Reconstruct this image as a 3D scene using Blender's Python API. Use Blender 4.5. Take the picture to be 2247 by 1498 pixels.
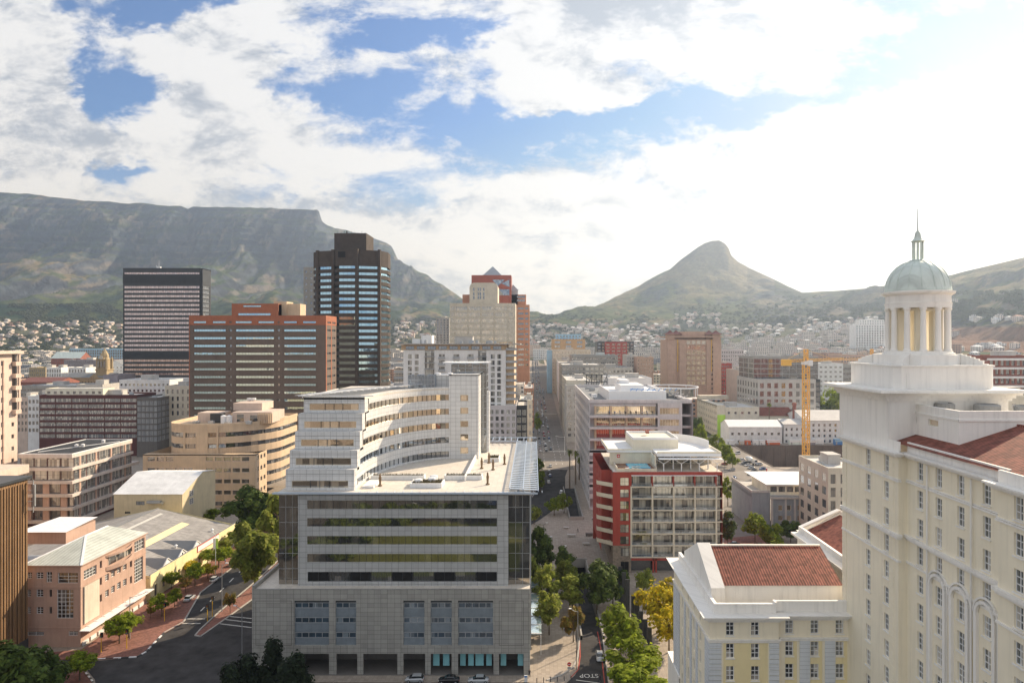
import bpy, math, random
import numpy as np
from mathutils import Vector, noise as mnoise
R = math.radians
random.seed(7)
for o in list(bpy.data.objects): bpy.data.objects.remove(o)
SC = bpy.context.scene
COL = SC.collection
# ---------------------------------------------------------------- camera, sky, sun, exposure
CAMH, FPX, VX, VY = 72.0, 1498.0, 1170.0, 749.0
cam = bpy.data.cameras.new("camera"); camo = bpy.data.objects.new("camera", cam); COL.objects.link(camo)
camo.location = (0, 0, CAMH); camo.rotation_euler = (R(90), 0, 0)
cam.sensor_width = 36; cam.lens = 24.0; cam.shift_x = -(VX - 1123.5) / 2247; cam.shift_y = 0
cam.clip_start = 0.5; cam.clip_end = 60000
SC.camera = camo
SC.view_settings.view_transform = 'Standard'; SC.view_settings.look = 'None'
SC.view_settings.exposure = 0.72; SC.view_settings.gamma = 1
SC.cycles.use_denoising = True
SC.cycles.max_bounces = 6; SC.cycles.diffuse_bounces = 3; SC.cycles.glossy_bounces = 3
SC.cycles.transmission_bounces = 3; SC.cycles.transparent_max_bounces = 8; SC.cycles.volume_bounces = 0
SC.cycles.sample_clamp_indirect = 6
SUN_AZ, SUN_EL = R(46), R(29)
sd = Vector((math.sin(SUN_AZ) * math.cos(SUN_EL), math.cos(SUN_AZ) * math.cos(SUN_EL), math.sin(SUN_EL)))
sl = bpy.data.lights.new("sun", 'SUN'); sl.energy = 5.0; sl.angle = R(0.5); sl.color = (1.0, 0.84, 0.64)
so = bpy.data.objects.new("sun", sl); COL.objects.link(so)
so.rotation_euler = (-sd).to_track_quat('-Z', 'Y').to_euler()
world = bpy.data.worlds.new("World"); SC.world = world; world.use_nodes = True
NT = world.node_tree; NT.nodes.clear()
class NG:
 """small helper that writes math node chains"""
 def __init__(s, nt): s.nt = nt
 def n(s, t, **k):
  x = s.nt.nodes.new(t)
  for a, b in k.items(): setattr(x, a, b)
  return x
 def put(s, sock, v):
  if isinstance(v, bpy.types.NodeSocket): s.nt.links.new(v, sock)
  elif v is not None: sock.default_value = v
 def m(s, op, a, b=None, c=None, clamp=False):
  x = s.n('ShaderNodeMath', operation=op, use_clamp=clamp)
  s.put(x.inputs[0], a); s.put(x.inputs[1], b)
  if c is not None: s.put(x.inputs[2], c)
  return x.outputs[0]
 def xyz(s, v):
  x = s.n('ShaderNodeSeparateXYZ'); s.put(x.inputs[0], v); return x.outputs
 def comb(s, a, b, c=0.0):
  x = s.n('ShaderNodeCombineXYZ'); s.put(x.inputs[0], a); s.put(x.inputs[1], b); s.put(x.inputs[2], c); return x.outputs[0]
 def noise(s, v, scale, detail=6, rough=.55, dist=0.0):
  x = s.n('ShaderNodeTexNoise'); s.put(x.inputs['Vector'], v); s.put(x.inputs['Scale'], scale)
  x.inputs['Detail'].default_value = detail; x.inputs['Roughness'].default_value = rough
  x.inputs['Distortion'].default_value = dist; return x.outputs['Fac']
 def white(s, v):
  x = s.n('ShaderNodeTexWhiteNoise', noise_dimensions='3D'); s.put(x.inputs['Vector'], v); return x.outputs['Value']
 def mr(s, v, a, b, c=0.0, d=1.0, smooth=True):
  x = s.n('ShaderNodeMapRange', interpolation_type='SMOOTHSTEP' if smooth else 'LINEAR')
  s.put(x.inputs['Value'], v)
  for k, q in (('From Min', a), ('From Max', b), ('To Min', c), ('To Max', d)): s.put(x.inputs[k], q)
  return x.outputs['Result']
 def mix(s, f, a, b, mode='MIX'):
  x = s.n('ShaderNodeMix', data_type='RGBA', blend_type=mode)
  s.put(x.inputs[0], f)
  for i, q in ((6, a), (7, b)):
   if isinstance(q, (tuple, list)): q = (*q[:3], 1.0)
   s.put(x.inputs[i], q)
  return x.outputs[2]
g = NG(NT)
skyt = g.n('ShaderNodeTexSky', sky_type='NISHITA'); skyt.sun_disc = False
skyt.sun_elevation = SUN_EL; skyt.sun_rotation = SUN_AZ; skyt.altitude = 50
skyt.air_density = 1.0; skyt.dust_density = 0.6; skyt.ozone_density = 2.5
d = g.n('ShaderNodeTexCoord').outputs['Generated']
dx, dy, dz = g.xyz(d)
ys = g.m('MAXIMUM', dy, .05); U = g.m('DIVIDE', dx, ys); V = g.m('DIVIDE', dz, ys)
wv = g.comb(U, g.m('MULTIPLY', V, 1.7), .5)
UB = g.m('ADD', U, g.m('MULTIPLY', g.m('SUBTRACT', g.noise(wv, 4.5, 5, .6), .5), .30)); VB = g.m('ADD', V, g.m('MULTIPLY', g.m('SUBTRACT', g.noise(g.comb(U, g.m('MULTIPLY', V, 1.7), 7.5), 4.5, 5, .6), .5), .20))
def blob(px, py, rx, ry, amp):
 a = g.m('MULTIPLY', g.m('SUBTRACT', UB, (px - VX) / FPX), FPX / rx)
 b = g.m('MULTIPLY', g.m('SUBTRACT', VB, (VY - py) / FPX), FPX / ry)
 e = g.m('ADD', g.m('MULTIPLY', a, a), g.m('MULTIPLY', b, b))
 return g.m('MULTIPLY', g.m('EXPONENT', g.m('MULTIPLY', e, -1.0)), amp)
def sumof(l):
 s = None
 for q in l: s = blob(*q) if s is None else g.m('ADD', s, blob(*q))
 return s
# where the sky stands open (negative) and where the big clouds stand (positive), as directions seen from the city
bias = sumof([(255, 180, 75, 80, -.30), (400, 5, 250, 34, -.22), (800, 185, 130, 45, -.15), (940, 30, 140, 36, -.24), (1075, 60, 40, 50, -.14),
     (660, 150, 120, 70, -.06), (1100, 292, 170, 30, -.22), (1400, 268, 120, 26, -.20), (1300, 165, 120, 22, -.04), (1250, 235, 150, 30, .12), (1650, 150, 200, 40, .14),
     (1640, 240, 150, 30, -.20), (2130, 90, 150, 90, -.22), (240, 380, 80, 22, -.22), (700, 470, 60, 22, -.05),
     (1950, 150, 170, 45, -.14), (1830, 420, 260, 30, -.06),
     (40, 150, 190, 150, .30), (150, 310, 160, 70, .26), (490, 250, 140, 105, .26), (350, 90, 120, 50, .10),
     (1400, 60, 260, 80, .32), (1130, 200, 150, 50, .16), (560, 110, 180, 60, .12), (1000, 120, 200, 50, .06), (1800, 320, 300, 70, .15), (1800, 90, 130, 60, .10), (620, 330, 260, 60, .12)])
low = g.m('MULTIPLY', g.mr(V, .12, .34, 1, 0), .17)
zz = g.m('ADD', g.m('MAXIMUM', dz, 0.0), .16)
cp = g.comb(g.m('DIVIDE', dx, zz), g.m('DIVIDE', dy, zz), 3.7)
big = g.noise(cp, 1.1, 9, .60, .35)
fine = g.noise(g.comb(g.m('MULTIPLY', U, 1.0), g.m('MULTIPLY', V, 1.9), 1.3), 8.5, 10, .68, .25)
dens = g.m('ADD', g.m('ADD', g.m('MULTIPLY', big, .65), g.m('MULTIPLY', fine, .62)), g.m('ADD', bias, low))
back = g.mr(dy, -.2, .15, .05, 0.0)
dens = g.m('ADD', dens, back)
cm = g.mr(dens, .54, .71)
# cloud light: undersides and thick cores are greyer, edges and the side toward the sun whiter
lit = g.noise(g.comb(g.m('ADD', g.m('MULTIPLY', U, 1.0), -.035), g.m('ADD', g.m('MULTIPLY', V, 1.9), -.05), 1.3), 8.5, 10, .68, .25)
rel = g.m('SUBTRACT', fine, lit)
shade = g.m('ADD', g.m('MULTIPLY', rel, 2.6), g.mr(dens, .75, 1.15, .12, -.32))
dark = sumof([(100, 260, 150, 60, .30), (20, 60, 120, 40, .1), (1370, 40, 230, 50, .42), (500, 350, 120, 36, .18), (180, 335, 150, 30, .2), (480, 215, 60, 40, .1), (700, 430, 300, 60, .12), (1100, 420, 300, 60, .06)])
shade = g.m('SUBTRACT', shade, dark)
wf = g.mr(shade, -.55, .18)
glow = g.m('ADD', blob(2080, 330, 620, 330, 1.0), blob(2500, 100, 700, 500, .6))
cloudc = g.mix(wf, (3.1, 3.5, 4.2), (6.6, 6.7, 6.9))
cloudc = g.mix(g.m('MULTIPLY', g.m('MINIMUM', glow, 1.0), .62), cloudc, (5.2, 5.15, 5.1))
blue = g.mix(1.0, g.mix(1.0, skyt.outputs[0], (4.2, 4.6, 5.6), 'DARKEN'), (.33, .64, .98), 'MULTIPLY')
# thin veil near the horizon and toward the sun
veil = g.m('ADD', g.mr(V, .02, .34, .60, .06), g.m('MULTIPLY', glow, .35), clamp=True)
blue = g.mix(veil, blue, (3.9, 4.2, 5.2))
col = g.mix(cm, blue, cloudc)
# behind the camera a plain part-cloudy sky; below the horizon dull ground haze
col = g.mix(g.mr(dz, -.12, -.02, 0, 1), (1.2, 1.2, 1.25), col)
bg = g.n('ShaderNodeBackground'); g.put(bg.inputs[0], col); bg.inputs[1].default_value = .082
out = g.n('ShaderNodeOutputWorld'); NT.links.new(bg.outputs[0], out.inputs[0])
# ---------------------------------------------------------------- measuring helpers
def WX(px, Y): return (px - VX) * Y / FPX
def WZ(py, Y): return CAMH - (py - VY) * Y / FPX
def GP(px, py, z=0.0):
 Y = (CAMH - z) * FPX / (py - VY); return ((px - VX) * Y / FPX, Y)
# ---------------------------------------------------------------- materials
MATS = {}
def newmat(name):
 m = bpy.data.materials.new(name); m.use_nodes = True; nt = m.node_tree
 b = nt.nodes['Principled BSDF']; MATS[name] = m
 return m, NG(nt), b
def pos(g): return g.n('ShaderNodeNewGeometry').outputs['Position']
def nz(g): return g.xyz(g.n('ShaderNodeNewGeometry').outputs['Normal'])[2]
def soft(g, base, amt, scale, streak=0.0):
 p = pos(g)
 f = g.noise(p, scale, 5, .6)
 k = g.mr(f, .25, .75, 1 - amt, 1 + amt, False)
 c = g.mix(1.0, base, g.comb(k, k, k), 'MULTIPLY')
 if streak:
  x, y, z = g.xyz(p)
  s = g.noise(g.comb(g.m('MULTIPLY', g.m('ADD', x, y), 1.4), g.m('MULTIPLY', z, .10), 0), 1.0, 4, .6)
  k2 = g.mr(s, .45, .75, 1.0, 1.0 - streak)
  c = g.mix(1.0, c, g.comb(k2, k2, k2), 'MULTIPLY')
 return c
def pm(name, col, rough=.85, amt=.12, scale=.25, streak=.15, metal=0.0, bump=0.0, spec=.3):
 m, g, b = newmat(name)
 g.put(b.inputs['Base Color'], soft(g, (*col, 1), amt, scale, streak))
 b.inputs['Roughness'].default_value = rough; b.inputs['Metallic'].default_value = metal
 b.inputs['Specular IOR Level'].default_value = spec
 if bump:
  bp = g.n('ShaderNodeBump'); bp.inputs['Strength'].default_value = bump; bp.inputs['Distance'].default_value = .05
  g.put(bp.inputs['Height'], g.noise(pos(g), 3.0, 5)); g.put(b.inputs['Normal'], bp.outputs[0])
 return m
def gridlines(g, gw, gh, lw, ox=0.0, oz=0.0):
 """1 on the joints of a tile grid laid on axis-aligned walls and on floors; also a random value per tile"""
 x, y, z = g.xyz(pos(g)); nx, ny, nzz = g.xyz(g.n('ShaderNodeNewGeometry').outputs['True Normal'])
 flat = g.m('GREATER_THAN', g.m('ABSOLUTE', nzz), .6)
 u = g.m('ADD', g.m('ADD', x, g.m('MULTIPLY', y, g.m('SUBTRACT', 1.0, flat))), ox)
 v = g.m('ADD', g.m('ADD', g.m('MULTIPLY', z, g.m('SUBTRACT', 1.0, flat)), g.m('MULTIPLY', y, flat)), oz)
 a = g.m('DIVIDE', u, gw); b = g.m('DIVIDE', v, gh)
 fu = g.m('FRACT', a); fv = g.m('FRACT', b)
 l = g.m('MAXIMUM', g.m('LESS_THAN', fu, lw / gw), g.m('LESS_THAN', fv, lw / gh))
 r = g.white(g.comb(g.m('FLOOR', a), g.m('FLOOR', b), 0))
 return l, r, a, b
def tile(name, col, gw, gh, lw=.05, line=.45, var=.12, rough=.5, streak=.12, ox=0, oz=0, amt=.08):
 m, g, b = newmat(name)
 l, r, _, _ = gridlines(g, gw, gh, lw, ox, oz)
 c = soft(g, (*col, 1), amt, .12, streak)
 k = g.m('MULTIPLY', g.mr(r, 0, 1, 1 - var, 1 + var, False), g.mr(l, 0, 1, 1, line, False))
 g.put(b.inputs['Base Color'], g.mix(1.0, c, g.comb(k, k, k), 'MULTIPLY'))
 b.inputs['Roughness'].default_value = rough
 return m
def glass(name, dark=(.03, .035, .04), lightc=(.30, .28, .24), share=.25, pw=1.2, ph=3.0, metal=.0, refl=.35, tint=(.8, .85, .9), rough=.03, wob=.0):
 """window glass: a dark room or a blind behind each pane, mirrored surroundings over it"""
 m, g, b = newmat(name); nt = m.node_tree
 x, y, z = g.xyz(pos(g))
 cell = g.comb(g.m('FLOOR', g.m('DIVIDE', g.m('ADD', x, y), pw)), g.m('FLOOR', g.m('DIVIDE', z, ph)), 1.0)
 r = g.white(cell)
 f = g.m('LESS_THAN', r, share)
 c = g.mix(f, dark, lightc)
 k = g.mr(g.white(g.comb(g.m('FLOOR', g.m('DIVIDE', g.m('ADD', x, y), pw)), g.m('FLOOR', g.m('DIVIDE', z, ph)), 5.0)), 0, 1, .6, 1.3, False)
 c = g.mix(1.0, c, g.comb(k, k, k), 'MULTIPLY')
 g.put(b.inputs['Base Color'], c); b.inputs['Roughness'].default_value = .35
 gl = g.n('ShaderNodeBsdfGlossy'); gl.inputs['Color'].default_value = (*tint, 1); gl.inputs['Roughness'].default_value = rough
 lw = g.n('ShaderNodeLayerWeight'); lw.inputs['Blend'].default_value = .25
 if wob:
  bp = g.n('ShaderNodeBump'); bp.inputs['Strength'].default_value = wob; bp.inputs['Distance'].default_value = .25
  g.put(bp.inputs['Height'], g.noise(pos(g), .35, 1)); nt.links.new(bp.outputs[0], gl.inputs['Normal'])
 mx = g.n('ShaderNodeMixShader')
 g.put(mx.inputs[0], g.mr(lw.outputs['Fresnel'], .0, .8, refl, 1.0, False))
 nt.links.new(b.outputs[0], mx.inputs[1]); nt.links.new(gl.outputs[0], mx.inputs[2])
 o = [n for n in nt.nodes if n.type == 'OUTPUT_MATERIAL'][0]; nt.links.new(mx.outputs[0], o.inputs[0])
 return m
def citymat(name, walls, glassc=(.06, .07, .09), pu=3.4, pv=3.4, roofc=(.42, .41, .40)):
 """far small buildings: plaster walls with rows of window openings, plain roof"""
 m, g, b = newmat(name); nt = m.node_tree
 rnd = g.n('ShaderNodeObjectInfo').outputs['Random']
 cr = g.n('ShaderNodeValToRGB'); cr.color_ramp.interpolation = 'CONSTANT'
 els = cr.color_ramp.elements
 while len(els) < len(walls): els.new(.5)
 for i, w in enumerate(walls): els[i].position = i / len(walls); els[i].color = (*w, 1)
 g.put(cr.inputs[0], rnd)
 tc = g.n('ShaderNodeTexCoord'); x, y, z = g.xyz(tc.outputs['Object'])
 nn = g.xyz(g.n('ShaderNodeNewGeometry').outputs['Normal'])
 fu = g.m('FRACT', g.m('DIVIDE', g.m('ADD', g.m('ADD', x, y), g.m('MULTIPLY', rnd, 9)), g.m('ADD', pu, g.m('MULTIPLY', rnd, 1.2)))); fv = g.m('FRACT', g.m('DIVIDE', z, g.m('ADD', pv, g.m('MULTIPLY', rnd, .5))))
 w = g.m('MULTIPLY', g.m('MULTIPLY', g.m('GREATER_THAN', fu, .30), g.m('LESS_THAN', fu, .80)), g.m('MULTIPLY', g.m('GREATER_THAN', fv, .35), g.m('LESS_THAN', fv, .82)))
 up = g.m('GREATER_THAN', nn[2], .4)
 w = g.m('MULTIPLY', w, g.m('SUBTRACT', 1.0, up))
 wc = g.mix(w, cr.outputs[0], glassc)
 rr = g.mix(g.m('FRACT', g.m('MULTIPLY', rnd, 7.3)), roofc, tuple(min(.8, q * 1.7) for q in roofc))
 c = g.mix(up, wc, rr)
 k = g.mr(g.noise(pos(g), .12, 4), .3, .7, .85, 1.12, False)
 g.put(b.inputs['Base Color'], g.mix(1.0, c, g.comb(k, k, k), 'MULTIPLY'))
 g.put(b.inputs['Roughness'], g.mr(w, 0, 1, .85, .15, False))
 return m
# ---------------------------------------------------------------- mesh helpers
WL = {}            # world position of every parent made here
def tagit(o, label=None, cat=None, group=None, kind=None):
 if label: o['label'] = label
 if cat: o['category'] = cat
 if group: o['group'] = group
 if kind: o['kind'] = kind
 return o
def thing(name, label, cat, loc=(0, 0, 0), rotz=0.0, group=None):
 o = bpy.data.objects.new(name, None); COL.objects.link(o); o.empty_display_size = .5
 o.location = loc; o.rotation_euler = (0, 0, rotz); WL[o.name] = Vector(loc)
 return tagit(o, label, cat, group)
def link(name, me, parent=None, loc=(0, 0, 0), rotz=0.0, scale=None):
 o = bpy.data.objects.new(name, me); COL.objects.link(o)
 o.location = loc; o.rotation_euler = (0, 0, rotz)
 if scale: o.scale = scale
 if parent: o.parent = parent
 return o
class MB:
 def __init__(s): s.v = []; s.f = []; s.m = []
 def poly(s, pts, m=0):
  n = len(s.v); s.v += [tuple(p) for p in pts]; s.f.append(tuple(range(n, n + len(pts)))); s.m.append(m)
 def box(s, x0, x1, y0, y1, z0, z1, m=0):
  x0, x1 = min(x0, x1), max(x0, x1); y0, y1 = min(y0, y1), max(y0, y1); z0, z1 = min(z0, z1), max(z0, z1)
  n = len(s.v)
  s.v += [(x0, y0, z0), (x1, y0, z0), (x1, y1, z0), (x0, y1, z0), (x0, y0, z1), (x1, y0, z1), (x1, y1, z1), (x0, y1, z1)]
  for q in ((0, 3, 2, 1), (4, 5, 6, 7), (0, 1, 5, 4), (1, 2, 6, 5), (2, 3, 7, 6), (3, 0, 4, 7)):
   s.f.append(tuple(n + i for i in q)); s.m.append(m)
  return s
 def prism(s, poly, z0, z1, m=0, top=None):
  n = len(s.v); k = len(poly)
  a = sum(poly[i][0] * poly[(i + 1) % k][1] - poly[(i + 1) % k][0] * poly[i][1] for i in range(k))
  if a < 0: poly = poly[::-1]
  s.v += [(p[0], p[1], z0) for p in poly] + [(p[0], p[1], z1) for p in poly]
  for i in range(k):
   j = (i + 1) % k; s.f.append((n + i, n + j, n + k + j, n + k + i)); s.m.append(m)
  s.f.append(tuple(n + k + i for i in range(k))); s.m.append(m if top is None else top)
  s.f.append(tuple(n + k - 1 - i for i in range(k))); s.m.append(m)
  return s
 def lathe(s, x, y, prof, n=16, m=0, a0=0.0, cap=True):
  b = len(s.v)
  for r, z in prof:
   for i in range(n):
    t = a0 + 2 * math.pi * i / n; s.v.append((x + r * math.cos(t), y + r * math.sin(t), z))
  for k in range(len(prof) - 1):
   for i in range(n):
    j = (i + 1) % n; s.f.append((b + k * n + i, b + k * n + j, b + (k + 1) * n + j, b + (k + 1) * n + i)); s.m.append(m)
  if cap:
   s.f.append(tuple(b + n - 1 - i for i in range(n))); s.m.append(m)
   e = b + (len(prof) - 1) * n; s.f.append(tuple(e + i for i in range(n))); s.m.append(m)
  return s
 def cyl(s, x, y, z0, z1, r, r1=None, n=10, m=0): return s.lathe(x, y, [(r, z0), (r if r1 is None else r1, z1)], n, m)
 def bar(s, p, q, w, m=0, h=None):
  p, q = Vector(p), Vector(q); t = (q - p)
  if t.length < 1e-6: return s
  t.normalize(); up = Vector((0, 0, 1)) if abs(t.z) < .95 else Vector((0, 1, 0))
  a = t.cross(up).normalized() * (w / 2); b = t.cross(a).normalized() * ((h or w) / 2)
  n = len(s.v)
  for c in (p, q): s.v += [tuple(c - a - b), tuple(c + a - b), tuple(c + a + b), tuple(c - a + b)]
  for f in ((0, 1, 2, 3), (7, 6, 5, 4), (0, 4, 5, 1), (1, 5, 6, 2), (2, 6, 7, 3), (3, 7, 4, 0)):
   s.f.append(tuple(n + i for i in f)); s.m.append(m)
  return s
 def facade(s, ax, c, u0, u1, z0, z1, ops, out, dep=.3, m=0, rm=None):
  """wall sheet in the plane ax=c with real openings and reveals going inward"""
  rm = m if rm is None else rm
  P = (lambda u, z, dd: (u, c - out * dd, z)) if ax == 'y' else (lambda u, z, dd: (c - out * dd, u, z))
  us = sorted({u0, u1, *[q for o in ops for q in o[:2] if u0 < q < u1]})
  zs = sorted({z0, z1, *[q for o in ops for q in o[2:4] if z0 < q < z1]})
  rows = {}
  for j in range(len(zs) - 1):
   zm = (zs[j] + zs[j + 1]) / 2; rel = [o for o in ops if o[2] < zm < o[3]]
   start = None
   for i in range(len(us) - 1):
    um = (us[i] + us[i + 1]) / 2
    hole = any(o[0] < um < o[1] for o in rel)
    if not hole and start is None: start = us[i]
    if hole and start is not None: s._w(P, start, us[i], zs[j], zs[j + 1], ax, out, m); start = None
   if start is not None: s._w(P, start, us[-1], zs[j], zs[j + 1], ax, out, m)
  for a, b, e, f in [o[:4] for o in ops]:
   s.poly([P(a, e, 0), P(b, e, 0), P(b, e, dep), P(a, e, dep)], rm)
   s.poly([P(a, f, dep), P(b, f, dep), P(b, f, 0), P(a, f, 0)], rm)
   s.poly([P(a, e, dep), P(a, f, dep), P(a, f, 0), P(a, e, 0)], rm)
   s.poly([P(b, e, 0), P(b, f, 0), P(b, f, dep), P(b, e, dep)], rm)
  return s
 def _w(s, P, a, b, e, f, ax, out, m):
  q = [P(a, e, 0), P(b, e, 0), P(b, f, 0), P(a, f, 0)]
  if (ax == 'y' and out > 0) or (ax == 'x' and out < 0): q.reverse()
  s.poly(q, m)
 def mesh(s, name, mats, off=None, smooth=False):
  me = bpy.data.meshes.new(name)
  vv = s.v if off is None else [(a - off[0], b - off[1], c - off[2]) for a, b, c in s.v]
  me.from_pydata(vv, [], s.f)
  for m in (mats if isinstance(mats, (list, tuple)) else [mats]): me.materials.append(MATS[m])
  me.polygons.foreach_set('material_index', s.m)
  if smooth: me.polygons.foreach_set('use_smooth', [True] * len(s.f))
  me.update(); return me
 def build(s, name, mats, parent=None, smooth=False, origin=None):
  if not s.v: return None
  off = WL[parent.name] if parent else (origin or Vector((0, 0, 0)))
  o = link(name, s.mesh(name, mats, off, smooth), parent)
  if not parent and origin: o.location = origin
  WL[o.name] = Vector(off); return o
def lone(mb, name, mats, label, cat, group=None, kind=None, origin=None, smooth=False):
 if origin is None:
  a = np.array(mb.v); origin = Vector(((a[:, 0].min() + a[:, 0].max()) / 2, (a[:, 1].min() + a[:, 1].max()) / 2, a[:, 2].min()))
 return tagit(mb.build(name, mats, None, smooth, origin), label, cat, group, kind)
# windows: one object each; past a hundred on one thing the rest go into one 'stuff' part
WK = {}            # kind -> (glass, frame, bars x, bars z, bar width, proud)
WCACHE = {}; WCNT = {}; WREST = {}
def wgeo(mb, w, h, kind):
 gl, fr, bx, bz, bw, pr = WK[kind]
 mb.poly([(-w / 2, 0, 0), (w / 2, 0, 0), (w / 2, 0, h), (-w / 2, 0, h)], 0)
 if fr:
  for i in range(bx + 1):
   x = -w / 2 + bw / 2 + (w - bw) * i / bx
   mb.box(x - bw / 2, x + bw / 2, -pr, -.003, 0, h, 1)
  for i in range(bz + 1):
   z = bw / 2 + (h - bw) * i / bz
   mb.box(-w / 2 + .002, w / 2 - .002, -pr - .004, -.005, z - bw / 2, z + bw / 2, 1)
def win(root, ax, c, out, u0, u1, z0, z1, kind, dep=.3, label=None):
 w, h = u1 - u0, z1 - z0; uc = (u0 + u1) / 2
 x, y = (uc, c - out * dep) if ax == 'y' else (c - out * dep, uc)
 rot = {('y', -1): 0.0, ('y', 1): math.pi, ('x', 1): math.pi / 2, ('x', -1): -math.pi / 2}[(ax, out)]
 n = WCNT.get(root.name, 0)
 key = (round(w, 2), round(h, 2), kind)
 if key not in WCACHE:
  t = MB(); wgeo(t, w, h, kind)
  WCACHE[key] = (t, t.mesh('window', [WK[kind][0], WK[kind][1] or WK[kind][0]]))
 off = WL[root.name]
 if n < 100:
  WCNT[root.name] = n + 1
  o = link('window', WCACHE[key][1], root, (x - off[0], y - off[1], z0 - off[2]), rot); WL[o.name] = Vector((x, y, z0))
  return o
 rest = WREST.setdefault(root.name, {})
 mb = rest.setdefault(kind, MB); mb = rest[kind] = mb() if mb is MB else mb
 t = WCACHE[key][0]; ca, sa = math.cos(rot), math.sin(rot); b = len(mb.v)
 mb.v += [(x + p[0] * ca - p[1] * sa, y + p[0] * sa + p[1] * ca, z0 + p[2]) for p in t.v]
 mb.f += [tuple(b + i for i in f) for f in t.f]; mb.m += t.m
def flush(root):
 rest = WREST.pop(root.name, {})
 if not rest: return
 mb = MB(); mats = []
 for k, q in rest.items():
  b = len(mb.v); mi = len(mats); mats += [WK[k][0], WK[k][1] or WK[k][0]]
  mb.v += q.v; mb.f += [tuple(b + i for i in f) for f in q.f]; mb.m += [mi + i for i in q.m]
 mb.build('window', mats, root)['kind'] = 'stuff'
def spread(u0, u1, n, frac):
 p = (u1 - u0) / n; w = p * frac
 return [(u0 + p * (i + .5) - w / 2, u0 + p * (i + .5) + w / 2) for i in range(n)]
def wall_with(root, mb, ax, c, out, u0, u1, z0, z1, ops, kind, dep=.3, m=0):
 mb.facade(ax, c, u0, u1, z0, z1, ops, out, dep, m)
 for o in sorted(ops, key=lambda q: -q[3]): win(root, ax, c, out, o[0], o[1], o[2], o[3], kind, dep)
def roofkit(root, x0, x1, y0, y1, z, seed, n=5, mats=('roof_light', 'metal_grey', 'concrete_light')):
 """plant on a flat roof: lift house, cooling units, ducts"""
 rr = random.Random(seed); w, dd = x1 - x0, y1 - y0
 lw, ld = min(w * .35, 9), min(dd * .4, 7)
 lx = x0 + w * rr.uniform(.2, .6); ly = y0 + dd * rr.uniform(.35, .55); lh = rr.uniform(2.4, 3.6)
 b = MB().box(lx, lx + lw, ly, ly + ld, z, z + lh); b.box(lx - .2, lx + lw + .2, ly - .2, ly + ld + .2, z + lh, z + lh + .25)
 b.build('lift_house', mats[2], root)
 for i in range(n):
  a, b_ = rr.uniform(1, 2.6), rr.uniform(1, 2.2); px, py = rr.uniform(x0 + 1, x1 - 4), rr.uniform(y0 + 1, y1 - 4); h = rr.uniform(.8, 1.7)
  q = MB().box(px, px + a, py, py + b_, z + .15, z + h); q.box(px + .1, px + .3, py + .1, py + .3, z, z + .15); q.box(px + a - .3, px + a - .1, py + b_ - .3, py + b_ - .1, z, z + .15)
  q.cyl(px + a / 2, py + b_ / 2, z + h, z + h + .2, min(a, b_) * .35, n=8)
  q.build('cooling_unit', mats[1], root)
def parapet(root, x0, x1, y0, y1, z0, z1, mat, t=.35):
 q = MB(); q.box(x0, x1, y0, y0 + t, z0, z1); q.box(x0, x1, y1 - t, y1, z0, z1)
 q.box(x0, x0 + t, y0 + t, y1 - t, z0, z1); q.box(x1 - t, x1, y0 + t, y1 - t, z0, z1)
 return q.build('parapet', mat, root)
# ---------------------------------------------------------------- terrain: one sheet from the flat city to behind the ridges
def interp(px, keys): return np.interp(px, [k[0] for k in keys], [k[1] for k in keys])
RIDGE = [(-900, 440), (-200, 423), (0, 421), (60, 425), (130, 434), (200, 441), (330, 448), (400, 453), (412, 459), (424, 454), (460, 456), (500, 455), (600, 457), (690, 460), (694, 459), (699, 461), (703, 474), (707, 486), (716, 492), (735, 500),
   (760, 503), (775, 509), (800, 513), (815, 521), (840, 529), (858, 538), (864, 549), (872, 568), (882, 579), (893, 583), (915, 594), (940, 605), (950, 613), (1000, 644), (1030, 666), (1060, 681), (1100, 688), (1170, 687),
   (1190, 690), (1215, 692), (1250, 686), (1290, 681), (1330, 661), (1365, 645), (1400, 628), (1440, 605), (1470, 590), (1492, 571), (1520, 550), (1545, 533), (1562, 528), (1578, 528), (1592, 536), (1600, 546), (1604, 560), (1618, 573), (1645, 588),
   (1690, 608), (1730, 628), (1760, 641), (1830, 639), (1900, 633), (1950, 628), (2020, 617), (2080, 604), (2130, 593), (2160, 586), (2200, 576), (2247, 565), (2400, 535), (3100, 500)]
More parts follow.
